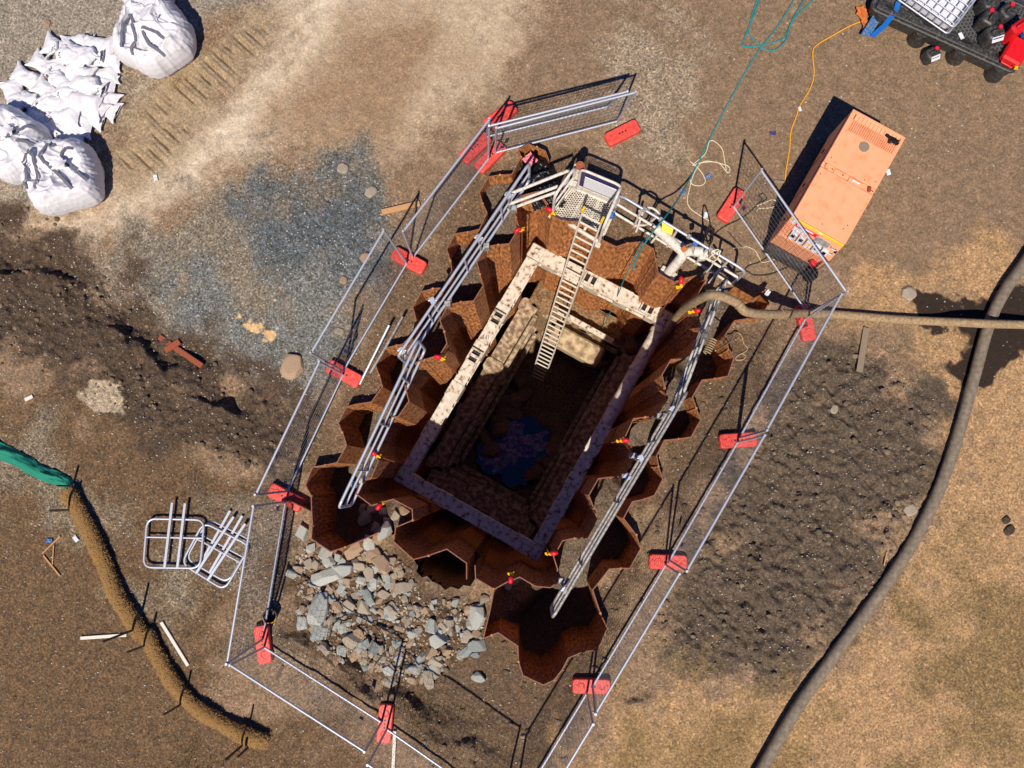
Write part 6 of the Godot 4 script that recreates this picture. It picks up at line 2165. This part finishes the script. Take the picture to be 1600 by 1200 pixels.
func rocks() -> void:
	var lib := []
	for i in 12:
		lib.append(rock_mesh(200 + i, 3, 0.1))
	var names := ["pale grey angular rock in the heap beside the piles", "tan angular rock in the heap beside the piles", "orange brown angular rock in the heap beside the piles", "dark grey angular rock in the heap beside the piles"]
	var groups := ["pale grey rocks of the heap", "tan rocks of the heap", "orange brown rocks of the heap", "dark grey rocks of the heap"]
	# x, z, radius, kind, length to width
	var spec := ROCKS
	for i in range(0, spec.size(), 5):
		rock(spec[i], spec[i + 1], spec[i + 2] * 0.82, int(spec[i + 3]), spec[i + 4], lib, names, groups)
	var zone := v2([-3.952, 1.201, -3.309, 1.438, -2.543, 1.253, -1.991, 1.576, -1.766, 2.165, -0.895, 2.11, -0.655, 2.376, -0.762, 2.8, -1.322, 3.329, -1.968, 3.594, -2.512, 3.333, -3.275, 3.125, -3.831, 2.597])
	var done := 0
	while done < 200:
		var p := Vector2(rng.randf_range(-4.2, -0.6), rng.randf_range(0.9, 4.0))
		if not Geometry2D.is_point_in_polygon(p, zone) or Geometry2D.is_point_in_polygon(p, hole):
			continue
		rock(p.x, p.y, rng.randf_range(0.025, 0.07), [0, 1, 2, 1, 0][rng.randi() % 5], rng.randf_range(1.0, 1.6), lib, names, groups)
		done += 1
	# chips between them
	var mm := MultiMesh.new()
	mm.transform_format = MultiMesh.TRANSFORM_3D
	mm.use_colors = true
	mm.mesh = rock_mesh(77, 1, 0.2)
	var tr := []
	for i in 3800:
		var p := Vector2(rng.randf_range(-4.4, -0.4), rng.randf_range(0.8, 4.2))
		if Geometry2D.is_point_in_polygon(p, zone) and not Geometry2D.is_point_in_polygon(p, hole):
			var s := rng.randf_range(0.01, 0.034)
			tr.append(Transform3D(Basis.from_euler(Vector3(rng.randf() * 6.0, rng.randf() * 6.0, 0)).scaled(Vector3(s, s * 0.7, s)), Vector3(p.x, gh(p.x, p.y) + s * 0.3, p.y)))
	mm.instance_count = tr.size()
	for i in tr.size():
		mm.set_instance_transform(i, tr[i])
		mm.set_instance_color(i, [Color(0.38, 0.28, 0.18), Color(0.3, 0.24, 0.17), Color(0.2, 0.15, 0.1), Color(0.4, 0.39, 0.35)][rng.randi() % 4])
	var o := MultiMeshInstance3D.new()
	o.multimesh = mm
	var sm := mat(255, 255, 255, 0.9)
	sm.vertex_color_use_as_albedo = true
	o.material_override = sm
	o.name = "stone_chips"
	add_child(o)
	tag(o, "brown stone chips and crumbs between the rocks of the heap", "stone chips")
	stuff(o)

func rock(x: float, z: float, r: float, kind: int, long: float, lib: Array, names: Array, groups: Array) -> void:
	var y := gh(x, z)
	if Geometry2D.is_point_in_polygon(Vector2(x, z), hole):
		y = trench_level(Vector2(x, z))
	var k := rng.randi() % lib.size()
	var o := single("rock", lib[k], M.rock[kind], names[kind], "rock", Vector3(x, y + r * 0.3, z), rng.randf() * TAU, groups[kind])
	o.scale = Vector3(r * long * 1.25, r * 0.95, r * 1.2)
	o.rotation.x = rng.randf_range(-0.35, 0.35)
	o.rotation.z = rng.randf_range(-0.25, 0.25)

func on_ground(p: Array, r: float) -> Array:
	var o := []
	for q in p:
		o.append(Vector3(q.x, maxf(q.y, gh(q.x, q.z) + r), q.z))
	return o

func rope(called: String, label: String, category: String, pts: Array, r: float, mtl: Material, k := 6, lie := true, sides := 6) -> void:
	var p := smooth(v3(pts), k)
	var m := MB.new()
	m.tube(on_ground(p, r) if lie else p, r, sides)
	single(called, m, mtl, label, category)

func hoses() -> void:
	rope("discharge_hose", "thick grey discharge hose curving past the dark spoil heap", "hose", [10.601, 0.13, -6.854, 9.724, 0.13, -5.347, 9.109, 0.13, -4.319, 8.628, 0.13, -3.618, 8.272, 0.13, -3.135, 7.979, 0.13, -2.576, 7.669, 0.13, -1.635, 7.349, 0.13, -0.65, 6.957, 0.13, 0.323, 6.49, 0.13, 1.178, 5.888, 0.13, 2.025, 5.196, 0.13, 2.916, 4.531, 0.13, 3.798, 3.979, 0.13, 4.67, 3.43, 0.13, 5.633, 2.774, 0.13, 7.032, 2.232, 0.13, 8.405, 1.901, 0.13, 9.942], 0.098, M.hose, 10, true, 18)
	var o := thing("suction_hose", "tan muddy hose coming up out of the pit over the guardrail", "hose", Vector3.ZERO)
	var m := MB.new()
	var path := smooth(v3([2.907, -6, -2.766, 2.814, -2.4, -2.822, 2.839, -0.6, -2.937, 2.821, 0.5, -2.867, 2.928, 1.25, -2.848, 3.136, 1.42, -2.793, 3.357, 1.42, -2.689, 3.51, 1.36, -2.566, 3.952, 1, -2.588, 4.657, 0.4, -2.704, 5.293, 0.12, -2.742, 5.739, 0.1, -2.71, 6.397, 0.1, -2.653, 7.045, 0.12, -2.614, 7.449, 0.3, -2.56, 7.849, 0.36, -2.527, 8.42, 0.2, -2.541, 9.239, 0.1, -2.533, 10.327, 0.1, -2.497, 11.855, 0.1, -2.571]), 10)
	m.tube(path, 0.075, 16)
	part("hose_run", m, M.hose_tan, o)
	for i in [46, 84, 62]:
		m = MB.new()
		m.tube([path[i], path[i + 1]], 0.088, 16)
		part("hose_joint", m, M.hose_tan, o)
	rope("teal_rope", "teal rope running from the pit wall across the earth", "rope", [1.867, -6, -3.581, 1.906, -3, -3.595, 1.909, -0.6, -3.661, 1.974, 0.55, -3.808, 2.119, 1, -3.995, 2.26, 1.13, -4.151, 2.616, 0.5, -4.691, 2.981, 0.02, -5.329, 3.288, 0.02, -5.949, 3.705, 0.02, -6.738, 4.147, 0.02, -7.499, 4.48, 0.02, -7.929, 4.792, 0.02, -8.409, 4.964, 0.02, -8.748], 0.014, M.rope_teal)
	rope("teal_rope", "teal rope laid in a narrow loop near the yellow cord", "rope", [4.331, 0.02, -8.753, 4.096, 0.02, -8.173, 3.925, 0.02, -7.764, 3.899, 0.02, -7.644, 4.128, 0.02, -7.643, 4.45, 0.02, -7.712, 4.659, 0.02, -7.807, 4.83, 0.02, -8.143, 5.091, 0.02, -8.407, 5.364, 0.02, -8.683], 0.014, M.rope_teal)
	rope("teal_rope", "teal rope crossing over the loop on the earth", "rope", [4.246, 0.03, -8.688, 4.045, 0.03, -8.084, 4.039, 0.03, -7.843, 4.236, 0.04, -7.608, 4.463, 0.04, -7.558, 4.678, 0.03, -7.754, 4.779, 0.03, -8.078, 5.095, 0.03, -8.619], 0.013, M.rope_teal)
	rope("teal_rope", "thin teal cord hanging into the pit beside the ladder", "rope", [1.835, -6, -3.471, 1.824, -3, -3.487, 1.85, -0.8, -3.647, 1.966, 0.36, -3.902, 2.081, 0.5, -3.999], 0.01, M.rope_teal, 6, false)
	rope("extension_lead", "yellow extension cord snaking towards the generator", "cord", [6.019, 0.02, -8.085, 5.798, 0.02, -7.99, 5.507, 0.02, -7.824, 5.238, 0.02, -7.658, 5.153, 0.02, -7.515, 5.163, 0.02, -7.121, 5.085, 0.02, -6.847, 4.893, 0.02, -6.529, 4.831, 0.02, -6.352, 4.72, 0.02, -6.058, 4.688, 0.02, -5.764, 4.607, 0.02, -5.32, 4.577, 0.02, -5.064], 0.012, M.cord_yellow)
	m = MB.new()
	m.box(Transform3D(Basis.IDENTITY, Vector3.ZERO), Vector3(0.05, 0.035, 0.09), 0.01)
	single("cord_plug", m, M.white_plastic, "white plug joining two lengths of yellow cord", "plug", Vector3(4.888, 0.03, -6.465), 0.3)
	m = MB.new()
	m.box(Transform3D(Basis.IDENTITY, Vector3.ZERO), Vector3(0.2, 0.04, 0.05), 0.01)
	single("cord_adaptor", m, M.timber_grey, "grey adaptor block at the end of the yellow cord", "adaptor", Vector3(4.486, 0.03, -5.131), -0.1)
	rope("yellow_lead", "short yellow lead looped below the generator sockets", "cord", [4.356, 0.85, -3.863, 4.414, 0.5, -3.845, 4.506, 0.1, -3.845, 4.439, 0.02, -3.819, 4.385, 0.02, -3.9, 4.41, 0.02, -3.98, 4.496, 0.03, -3.977, 4.572, 0.03, -3.908, 4.492, 0.03, -3.828], 0.011, M.cord_yellow)
	rope("white_rope", "thin white rope lying in loose loops on bare earth", "rope", [3.233, 0.02, -4.434, 2.878, 0.02, -4.701, 2.907, 0.02, -5.05, 3.003, 0.02, -5.329, 3.166, 0.02, -5.515, 3.481, 0.02, -5.467, 3.615, 0.02, -5.396, 3.579, 0.02, -5.302, 3.414, 0.02, -5.49, 3.12, 0.02, -5.492, 2.96, 0.02, -5.446, 3.191, 0.02, -5.656, 3.264, 0.02, -5.866, 3.344, 0.02, -5.889, 3.488, 0.02, -5.748, 3.528, 0.02, -5.536, 3.558, 0.02, -5.349], 0.009, M.rope_white)
	rope("white_rope", "frayed white rope curl beside the loose loops", "rope", [2.917, 0.02, -5.516, 3.028, 0.02, -5.422, 3.138, 0.02, -5.281, 3.18, 0.02, -5.141, 3.089, 0.02, -5.072, 2.953, 0.02, -5.096, 2.91, 0.02, -5.189], 0.009, M.rope_white)
	rope("white_rope", "white rope tangle tied on the handrail corner", "rope", [3.012, 0.4, -3.351, 3.095, 0.7, -3.437, 3.14, 1, -3.538, 3.175, 1.14, -3.61, 3.057, 1.1, -3.557, 3.014, 1, -3.518, 3.097, 1, -3.474, 3.15, 1.15, -3.544, 3.132, 1.15, -3.629, 3.037, 1.1, -3.6, 3.097, 1.1, -3.493], 0.012, M.rope_white, 6, false)
	rope("white_rope", "thin white line from the handrail corner to the fence panel", "rope", [3.44, 0.9, -3.713, 3.805, 0.02, -3.959, 4.005, 0.02, -3.913, 4.091, 0.02, -3.775, 4.155, 0.02, -3.683, 4.414, 0.02, -3.739, 4.69, 0.02, -3.658, 4.938, 0.02, -3.737], 0.007, M.rope_white)
	rope("white_rope", "white hanging cord among black cables on the earth", "rope", [4.049, 0.02, -4.696, 4.185, 0.02, -4.741, 4.344, 0.02, -4.81, 4.433, 0.02, -4.763, 4.408, 0.02, -4.694, 4.272, 0.02, -4.66, 4.115, 0.02, -4.649, 4.069, 0.02, -4.603], 0.009, M.rope_white)
	rope("tan_rope", "tan rope hanging in coils outside the spoil-side piles", "rope", [3.063, 1.1, -1.975, 3.472, 0.32, -2.236, 3.636, 0.1, -2.425, 3.743, 0.02, -2.392, 3.784, 0.02, -2.257, 3.847, 0.02, -2.156, 3.779, 0.02, -2.089, 3.667, 0.02, -2.033, 3.643, 0.02, -1.966, 3.754, 0.02, -1.966, 3.811, 0.02, -2.033, 3.735, 0.02, -2.078], 0.014, M.hose_tan)
	var coil := []
	for i in 60:
		var a := i * 0.72
		var p: Vector3 = Vector3(Vector3(3.007, 1.24, -2.142).x, 1.24, Vector3(3.007, 1.24, -2.142).z).lerp(Vector3(2.89, 1.24, -1.915), i / 59.0)
		coil.append(p + Vector3(cos(a) * 0.05, sin(a) * 0.05, cos(a) * 0.03))
	m = MB.new()
	m.tube(coil, 0.013, 6)
	single("tan_rope", m, M.hose_tan, "tan rope wound tightly round the dark guardrail", "rope")
	rope("black_cable", "black cable looping from the handrail to the generator", "cable", [3.591, 0.4, -3.427, 3.838, 0.02, -3.524, 4.015, 0.02, -3.455, 4.295, 0.02, -3.477, 4.634, 0.02, -3.624, 4.914, 0.03, -3.769, 5.056, 0.1, -3.683], 0.012, M.cable)
	rope("black_cable", "black cable running under the generator fence panel", "cable", [3.305, 0.02, -4.168, 3.477, 0.02, -4.317, 3.818, 0.02, -4.489, 4.025, 0.02, -4.661, 4.164, 0.02, -4.811, 4.121, 0.02, -4.881, 4.19, 0.02, -4.927, 4.255, 0.02, -4.834, 4.163, 0.02, -4.765], 0.01, M.cable)
	rope("black_cable", "black cable bent in a hook below the generator", "cable", [4.327, 0.02, -4.198, 4.32, 0.02, -3.969, 4.248, 0.02, -3.797, 4.077, 0.02, -3.683, 3.908, 0.02, -3.627, 3.839, 0.02, -3.547], 0.01, M.cable)
	rope("grey_cable", "grey cable bunch hung over the handrail", "cable", [3.079, 0.3, -4.014, 3.003, 0.9, -4.019, 3.014, 1.16, -4.032, 3.151, 0.7, -4.051, 3.221, 0.25, -3.993, 3.164, 0.2, -3.984, 3.022, 0.8, -3.98, 2.991, 1.17, -4.029], 0.012, M.cable, 6, false)
	rope("bent_wire", "loop of dark wire lying over the rocks", "wire", [-3.325, 0.1, 2.79, -3.24, 0.12, 2.522, -2.99, 0.14, 2.36, -2.722, 0.12, 2.447, -2.481, 0.12, 2.626, -2.395, 0.1, 2.84, -2.435, 0.1, 3.05, -2.551, 0.1, 3.207], 0.008, M.cable)

func bent_frame(label: String, c: Array, bars: Array, y: float) -> void:
	var o := thing("tube_barrier", label, "barrier", Vector3(c[0].x, 0, c[0].z), 0.0, "bent steel tube frames on the ground")
	var base := Vector3(c[0].x, 0, c[0].z)
	var q := []
	for p in c:
		q.append(Vector3(p.x, y + gh(p.x, p.z) + 0.02, p.z) - base)
	var m := MB.new()
	m.tube(fillet([(q[0] + q[1]) * 0.5, q[1], q[2], q[3], q[0], (q[0] + q[1]) * 0.5], 0.16, 6), 0.02, 10)
	part("bent_tube", m, M.galv, o)
	m = MB.new()
	m.tube([q[0].lerp(q[3], 0.38), q[1].lerp(q[2], 0.38)], 0.017, 8)
	part("cross_tube", m, M.galv, o)
	for b in bars:
		m = MB.new()
		m.bar(Vector3(b[0].x, q[0].y + 0.045, b[0].z) - Vector3(base.x, 0, base.z), Vector3(b[1].x, q[0].y + 0.045, b[1].z) - Vector3(base.x, 0, base.z), 0.045, 0.04, Vector3.UP, 0.004)
		part("flat_bar", m, M.galv, o)

func frames() -> void:
	bent_frame("galvanised bent-tube frame lying apart from the crossed pair, square to its bars", [Vector3(-6.489, 0.05, 0.766), Vector3(-5.504, 0.05, 0.787), Vector3(-5.542, 0.05, 1.598), Vector3(-6.521, 0.05, 1.589)], [[Vector3(-6.048, 0.1, 0.491), Vector3(-6.138, 0.1, 1.594)], [Vector3(-5.827, 0.1, 0.502), Vector3(-5.919, 0.1, 1.594)]], 0.09)
	bent_frame("galvanised bent-tube frame on top of the crossed pair near the fence", [Vector3(-5.525, 0.08, 0.829), Vector3(-4.709, 0.08, 1.228), Vector3(-5.125, 0.08, 1.969), Vector3(-5.874, 0.08, 1.521)], [[Vector3(-4.993, 0.1, 0.73), Vector3(-5.608, 0.1, 1.69)], [Vector3(-4.791, 0.1, 0.849), Vector3(-5.407, 0.1, 1.807)]], 0.06)
	bent_frame("galvanised bent-tube frame underneath the crossed pair near the fence", [Vector3(-5.471, 0.02, 0.778), Vector3(-4.697, 0.02, 1.157), Vector3(-5.105, 0.02, 1.859), Vector3(-5.834, 0.02, 1.451)], [[Vector3(-5.084, 0.1, 0.632), Vector3(-5.56, 0.1, 1.518)], [Vector3(-4.872, 0.1, 0.719), Vector3(-5.401, 0.1, 1.679)]], -0.025)

func plank(called: String, label: String, category: String, a: Vector3, b: Vector3, w: float, th: float, mtl: Material) -> void:
	var m := MB.new()
	var ga := Vector3(a.x, maxf(a.y, gh(a.x, a.z) + th * 0.4), a.z)
	var gb := Vector3(b.x, maxf(b.y, gh(b.x, b.z) + th * 0.4), b.z)
	m.bar(ga, gb, w, th, Vector3.UP, minf(w, th) * 0.12)
	single(called, m, mtl, label, category)

func timber() -> void:
	plank("timber_plank", "sawn pale brown timber plank on the gravel by the fence", "plank", Vector3(-2.546, 0.03, -4.596), Vector3(-1.877, 0.03, -4.767), 0.1, 0.07, M.timber)
	plank("timber_board", "dark weathered board on the ground past the tan hose", "plank", Vector3(5.717, 0.03, -1.738), Vector3(5.912, 0.03, -2.52), 0.11, 0.03, M.timber_grey)
	plank("white_stake", "white pointed stake lying across the gap of the straw rolls", "stake", Vector3(-7.576, 0.03, 2.782), Vector3(-6.79, 0.03, 2.727), 0.055, 0.035, M.timber_pale)
	plank("white_stake", "white pointed stake lying alongside the lower straw roll", "stake", Vector3(-6.207, 0.03, 2.513), Vector3(-5.721, 0.03, 3.232), 0.055, 0.035, M.timber_pale)
	plank("white_stake", "white stake seen through the fence panel below the weeds", "stake", Vector3(-2.203, 0.03, 4.286), Vector3(-2.234, 0.03, 5.192), 0.055, 0.035, M.timber_pale)
	plank("grey_stake", "short dark grey stake under the lower fence panel", "stake", Vector3(-4.112, 0.03, 3.227), Vector3(-4.215, 0.03, 3.459), 0.05, 0.03, M.stake)
	plank("dry_stick", "dry stick lying across another near the straw roll", "stick", Vector3(-8.314, 0.02, 1.368), Vector3(-8.019, 0.02, 1.074), 0.02, 0.02, M.timber)
	plank("dry_stick", "dry stick with a thick end near the straw roll", "stick", Vector3(-8.29, 0.02, 1.4), Vector3(-7.985, 0.02, 1.746), 0.026, 0.024, M.timber)
	plank("dry_stick", "thin dry stick standing out from the straw litter", "stick", Vector3(-8.127, 0.02, 1.552), Vector3(-8.122, 0.02, 1.226), 0.018, 0.018, M.timber)
	plank("small_stick", "small tan stick on the dark spoil beside the grey hose", "stick", Vector3(6.024, 0.08, 1.545), Vector3(6.087, 0.08, 1.311), 0.02, 0.02, M.timber)
	plank("wood_chip", "small flat wood chip on the dark earth band", "wood chip", Vector3(-8.752, 0.03, -1.28), Vector3(-8.621, 0.03, -1.347), 0.06, 0.02, M.timber_pale)
	var o := thing("rusty_bracket", "rusty steel bar with a short cross plate on the gravel edge", "bracket", Vector3.ZERO)
	var m := MB.new()
	var ra: Vector3 = Vector3(-6.502, 0.03, -2.415)
	var rb: Vector3 = Vector3(-5.692, 0.03, -1.882)
	ra.y = gh(ra.x, ra.z) + 0.07
	rb.y = gh(rb.x, rb.z) + 0.07
	m.bar(ra, rb, 0.1, 0.05, Vector3.UP, 0.008)
	part("long_bar", m, M.rust_dark, o)
	m = MB.new()
	var rc := ra.lerp(rb, 0.33) + Vector3(0, 0.045, 0)
	var rd: Vector3 = (Vector3(-6.081, 0, -2.328) - Vector3(-6.335, 0, -2.158)) * 0.5
	m.bar(rc - rd, rc + rd, 0.11, 0.04, Vector3.UP, 0.008)
	part("cross_plate", m, M.rust_dark, o)
	var lib := rock_mesh(401, 3, -0.55)
	for s in [[Vector3(-4.093, 0, -1.871), 0.17, 1.15, "big rounded tan boulder on gravel near the chipped fence block", 2], [Vector3(-3.262, 0, -5.405), 0.095, 0.9, "squarish tan stone at the top of the gravel", 1], [Vector3(-2.75, 0, -4.968), 0.09, 1.1, "broken tan stone beside the timber plank", 1], [Vector3(-3.201, 0, -3.37), 0.07, 0.8, "small tan stone at the foot of the gravel mound", 2], [Vector3(-3.274, 0, -2.48), 0.06, 1.2, "flat tan stone by the rust-stained fence panel", 1], [Vector3(-2.822, 0, -3.772), 0.08, 1.0, "tan pebble under the fence panel top rail", 2], [Vector3(6.516, 0, 0.618), 0.1, 1.0, "flat tan grey stone half buried in spoil beside the hose", 1], [Vector3(5.276, 0, -1.098), 0.06, 1.1, "pale clod on the dark spoil heap", 1], [Vector3(8.15, 0, 0.779), 0.06, 1.0, "dark clod lying alone on tan earth", 4], [Vector3(8.194, 0, 0.951), 0.07, 1.2, "larger dark clod next to the lone one on tan earth", 4], [Vector3(6.668, 0, -3.11), 0.12, 0.9, "pale lump at the edge of the wet patch", 1], [Vector3(-8.733, 0, -8.18), 0.06, 1.0, "small tan stone on grey gravel near the bulk bags", 2]]:
		var p: Vector3 = s[0]
		var st := single("stone", lib, M.rock[s[4]], s[3], "stone", Vector3(p.x, gh(p.x, p.z) + s[1] * 0.15, p.z), p.x * 2.0)
		st.scale = Vector3(s[1] * 1.25 * s[2], s[1] * 0.6, s[1] * 1.2)

func slings() -> void:
	# chain hangers: red sleeve over the pile, yellow hook, chain down to the bracing
	var n := 0
	for s in [[Vector3(0.407, 0.3, -4.559), Vector3(0.471, -2.2, -4.516), "by the platform corner"], [Vector3(-0.138, 0.3, -4.198), Vector3(-0.084, -2.2, -4.229), "where the gravel-side guardrail tubes meet"], [Vector3(-1.509, 0.3, -1.985), Vector3(-1.359, -2.2, -1.964), "above the smear of mud on the long beam"], [Vector3(-2.583, 0.3, -0.346), Vector3(-2.295, -2.2, -0.126), "near the end of the gravel-side guardrail"], [Vector3(-2.482, 0.3, 0.558), Vector3(-2.291, -2.2, 0.275), "beside the rock-filled corner cell"], [Vector3(-0.259, 0.3, 1.764), Vector3(-0.239, -2.2, 1.588), "over the short shaded wall"], [Vector3(0.469, 0.3, 1.321), Vector3(0.36, -2.2, 1.341), "near the end of the spoil-side guardrail"], [Vector3(1.689, 0.3, -0.56), Vector3(1.437, -2.2, -0.552), "above the middle of the spoil-side beam"], [Vector3(2.954, 0.3, -2.772), Vector3(2.783, -2.2, -2.79), "below the tan hose"], [Vector3(2.669, 0.3, -3.308), Vector3(2.662, -2.2, -3.178), "on the sunlit wall beside the white pipe"]]:
		var a: Vector3 = s[0]
		var b: Vector3 = s[1]
		var d := Vector3(b.x - a.x, 0, b.z - a.z).normalized()
		var o := thing("chain_hanger", "red sleeve and yellow hook chain hanger " + s[2], "chain hanger", Vector3(a.x, 0.3, a.z), 0.0, "chain hangers on the pile tops")
		var m := MB.new()
		m.tube([-d * 0.04 + Vector3(0, -0.03, 0), -d * 0.03 + Vector3(0, 0.03, 0), d * 0.02 + Vector3(0, 0.04, 0), d * 0.04 + Vector3(0, -0.01, 0)], [0.03, 0.04, 0.042, 0.035], 9)
		part("red_sleeve", m, M.cap_red, o)
		m = MB.new()
		var hp := d * 0.09 + Vector3(0, -0.06, 0)
		m.tube(fillet([d * 0.05, hp + Vector3(0.03, 0, 0.02), hp + Vector3(0, -0.08, 0), hp + Vector3(-0.04, -0.1, 0.02), hp + Vector3(-0.05, -0.04, 0)], 0.03), 0.02, 8)
		m.box(Transform3D(Basis(Vector3.UP, n), hp), Vector3(0.05, 0.06, 0.035), 0.012)
		m.tube([hp + Vector3(-0.03, 0.05, 0.02), hp + Vector3(0.04, -0.02, -0.03)], 0.013, 6)
		part("yellow_hook", m, M.yellow, o)
		m = MB.new()
		var e := b - Vector3(a.x, 0.3, a.z)
		var links := 30
		for i in links:
			var p := hp.lerp(e, i / float(links))
			var q := hp.lerp(e, (i + 0.75) / float(links))
			m.bar(p, q, 0.022 if i % 2 == 0 else 0.009, 0.009 if i % 2 == 0 else 0.022, d)
		part("chain", m, M.rust_dark, o)
		n += 1

func litter() -> void:
	# black plastic bag in the corner of the piles, pink rag
	var rows := []
	for j in 33:
		var row := PackedVector3Array()
		for i in 33:
			var u := (i / 32.0 - 0.5)
			var v := (j / 32.0 - 0.5)
			var e := maxf(0.0, 1.0 - 4.4 * (u * u + v * v))
			row.append(Vector3(u * 0.62, 0.34 * sqrt(e) + 0.2 * absf(nz.get_noise_2d(u * 2.2, v * 2.2)) + 0.05 * absf(nz.get_noise_2d(u * 4.0 + 9.0, v * 4.0)), v * 0.95))
		rows.append(row)
	var m := MB.new()
	m.grid(rows, false, Vector3(0, -3, 0))
	single("plastic_bag", m, M.bag_black, "shiny black plastic bag slumped in the corner of the piles", "plastic bag", Vector3(0.28, 0.1, -5.2) + Vector3(0, -0.2, 0), 0.35)
	rows = []
	for j in 17:
		var row := PackedVector3Array()
		for i in 17:
			var u := (i / 16.0 - 0.5)
			var v := (j / 16.0 - 0.5)
			row.append(Vector3(u * 0.6, 0.14 * absf(nz.get_noise_2d(u * 2.6 + 4.0, v * 2.6)) + 0.12 * sqrt(maxf(0.0, 1.0 - 4.0 * (u * u + v * v))), v * 0.3))
		rows.append(row)
	m = MB.new()
	m.grid(rows, false, Vector3(0, -3, 0))
	single("plastic_bag", m, M.bag_black, "black plastic sheet wedged under the pale scaffold tubes", "plastic bag", Vector3(0.438, 0.05, -4.82) + Vector3(0, 0.0, 0), -0.4)
	m = MB.new()
	rows = []
	for j in 15:
		var row := PackedVector3Array()
		for i in 15:
			var u := (i / 14.0 - 0.5)
			var v := (j / 14.0 - 0.5)
			row.append(Vector3(u * 0.2, 0.05 + 0.06 * ridge_noise.get_noise_2d(u * 2.2, v * 2.2 + 3.0), v * 0.2))
		rows.append(row)
	m.grid(rows, false, Vector3(0, -3, 0))
	single("pink_rag", m, M.pink, "pink rag lying on the black bag by the pile corner", "rag", Vector3(0.076, 0.3, -5.478) + Vector3(0, -0.1, 0), 0.7)
	# scraps
	var k := 0
	for s in [[Vector3(4.393, 0.01, -6.016), M.purple, "crumpled violet and white can on bare earth"], [Vector3(5.283, 0.01, -4.566), M.white_plastic, "white scrap of paper by the generator"], [Vector3(6.411, 0.01, -5.302), M.white_plastic, "white plastic scrap on bare earth beyond the generator"], [Vector3(2.772, 0.01, -4.96), M.blue_dusty, "pale blue frayed scrap by the teal rope"], [Vector3(3.241, 0.01, -5.238), M.blue_dusty, "pale blue tuft at the end of the white rope"], [Vector3(3.181, 0.01, -4.541), M.white_plastic, "torn white scrap near the fence block"], [Vector3(-7.755, 0.01, 1.118), M.white_plastic, "white litter scrap beside the straw roll"], [Vector3(-8.209, 0.01, 1.151), M.blue_dusty, "blue grey litter scrap under the dry sticks"], [Vector3(4.128, 0.35, -3.069), M.white_plastic, "crumpled can on the corner of the piles"], [Vector3(-6.624, 0.01, -5.266), M.white_plastic, "tiny white scrap on the sandy strip"]]:
		rows = []
		for j in 9:
			var row := PackedVector3Array()
			for i in 9:
				var u := (i / 8.0 - 0.5)
				var v := (j / 8.0 - 0.5)
				row.append(Vector3(u * 0.11, 0.015 + 0.03 * nz.get_noise_2d(u * 8.0 + k * 3.0, v * 8.0), v * 0.07))
			rows.append(row)
		m = MB.new()
		m.grid(rows, false, Vector3(0, -3, 0))
		var p: Vector3 = s[0]
		single("litter_scrap", m, s[1], s[2], "litter", Vector3(p.x, p.y + gh(p.x, p.z), p.z), k * 0.9)
		k += 1
	var bk := thing("black_bucket", "small black bucket beside the red block on the earth bank", "bucket", Vector3(-4.317, 0, 2.385))
	m = MB.new()
	loft(m, rounded_rect(0.24, 0.24, 0.118, 6), [[0.8, 0.8, 0.0], [1.0, 1.0, 0.2], [0.9, 0.9, 0.2], [0.72, 0.72, 0.03]])
	part("pail", m, M.black_plastic, bk)
	m = MB.new()
	m.tube(fillet([Vector3(-0.12, 0.19, 0), Vector3(-0.08, 0.21, 0.11), Vector3(0.08, 0.21, 0.11), Vector3(0.12, 0.19, 0)], 0.06), 0.006, 6)
	part("handle", m, M.cord_yellow, bk)
	# weeds along the bank and on the tan earth: blades nobody could count
	var g := MB.new()
	for i in 5200:
		var c: Array = [[-2.1, 3.75, 0.35, 1.0], [-1.7, 4.0, 0.3, 1.0], [-3.9, 3.35, 0.2, 0.5], [6.9, 2.6, 1.4, 0.35], [3.6, 4.4, 1.2, 0.3], [-5.6, 4.7, 0.3, 0.8], [-5.9, 5.0, 0.3, 0.8]][i % 7]
		var x: float = c[0] + rng.randfn() * c[2]
		var z: float = c[1] + rng.randfn() * c[2] * 0.6
		if nz.get_noise_2d(x * 1.3, z * 1.3) < -0.05 or Geometry2D.is_point_in_polygon(Vector2(x, z), hole):
			continue
		var y := gh(x, z)
		var hgt: float = rng.randf_range(0.02, 0.07) * (0.5 + c[3])
		var lean := Vector3(rng.randfn() * 0.5, 1.0, rng.randfn() * 0.5).normalized() * hgt
		var sd := Vector3(rng.randfn(), 0, rng.randfn()).normalized() * 0.004
		var b := Vector3(x, y - 0.005, z)
		g.tri(b - sd, b + sd, b + lean, sd.cross(lean).normalized())
	var go := single("weeds", g, mat(84, 86, 40, 0.9), "sparse green and dry weeds on the bank and tan earth", "weeds")
	stuff(go)
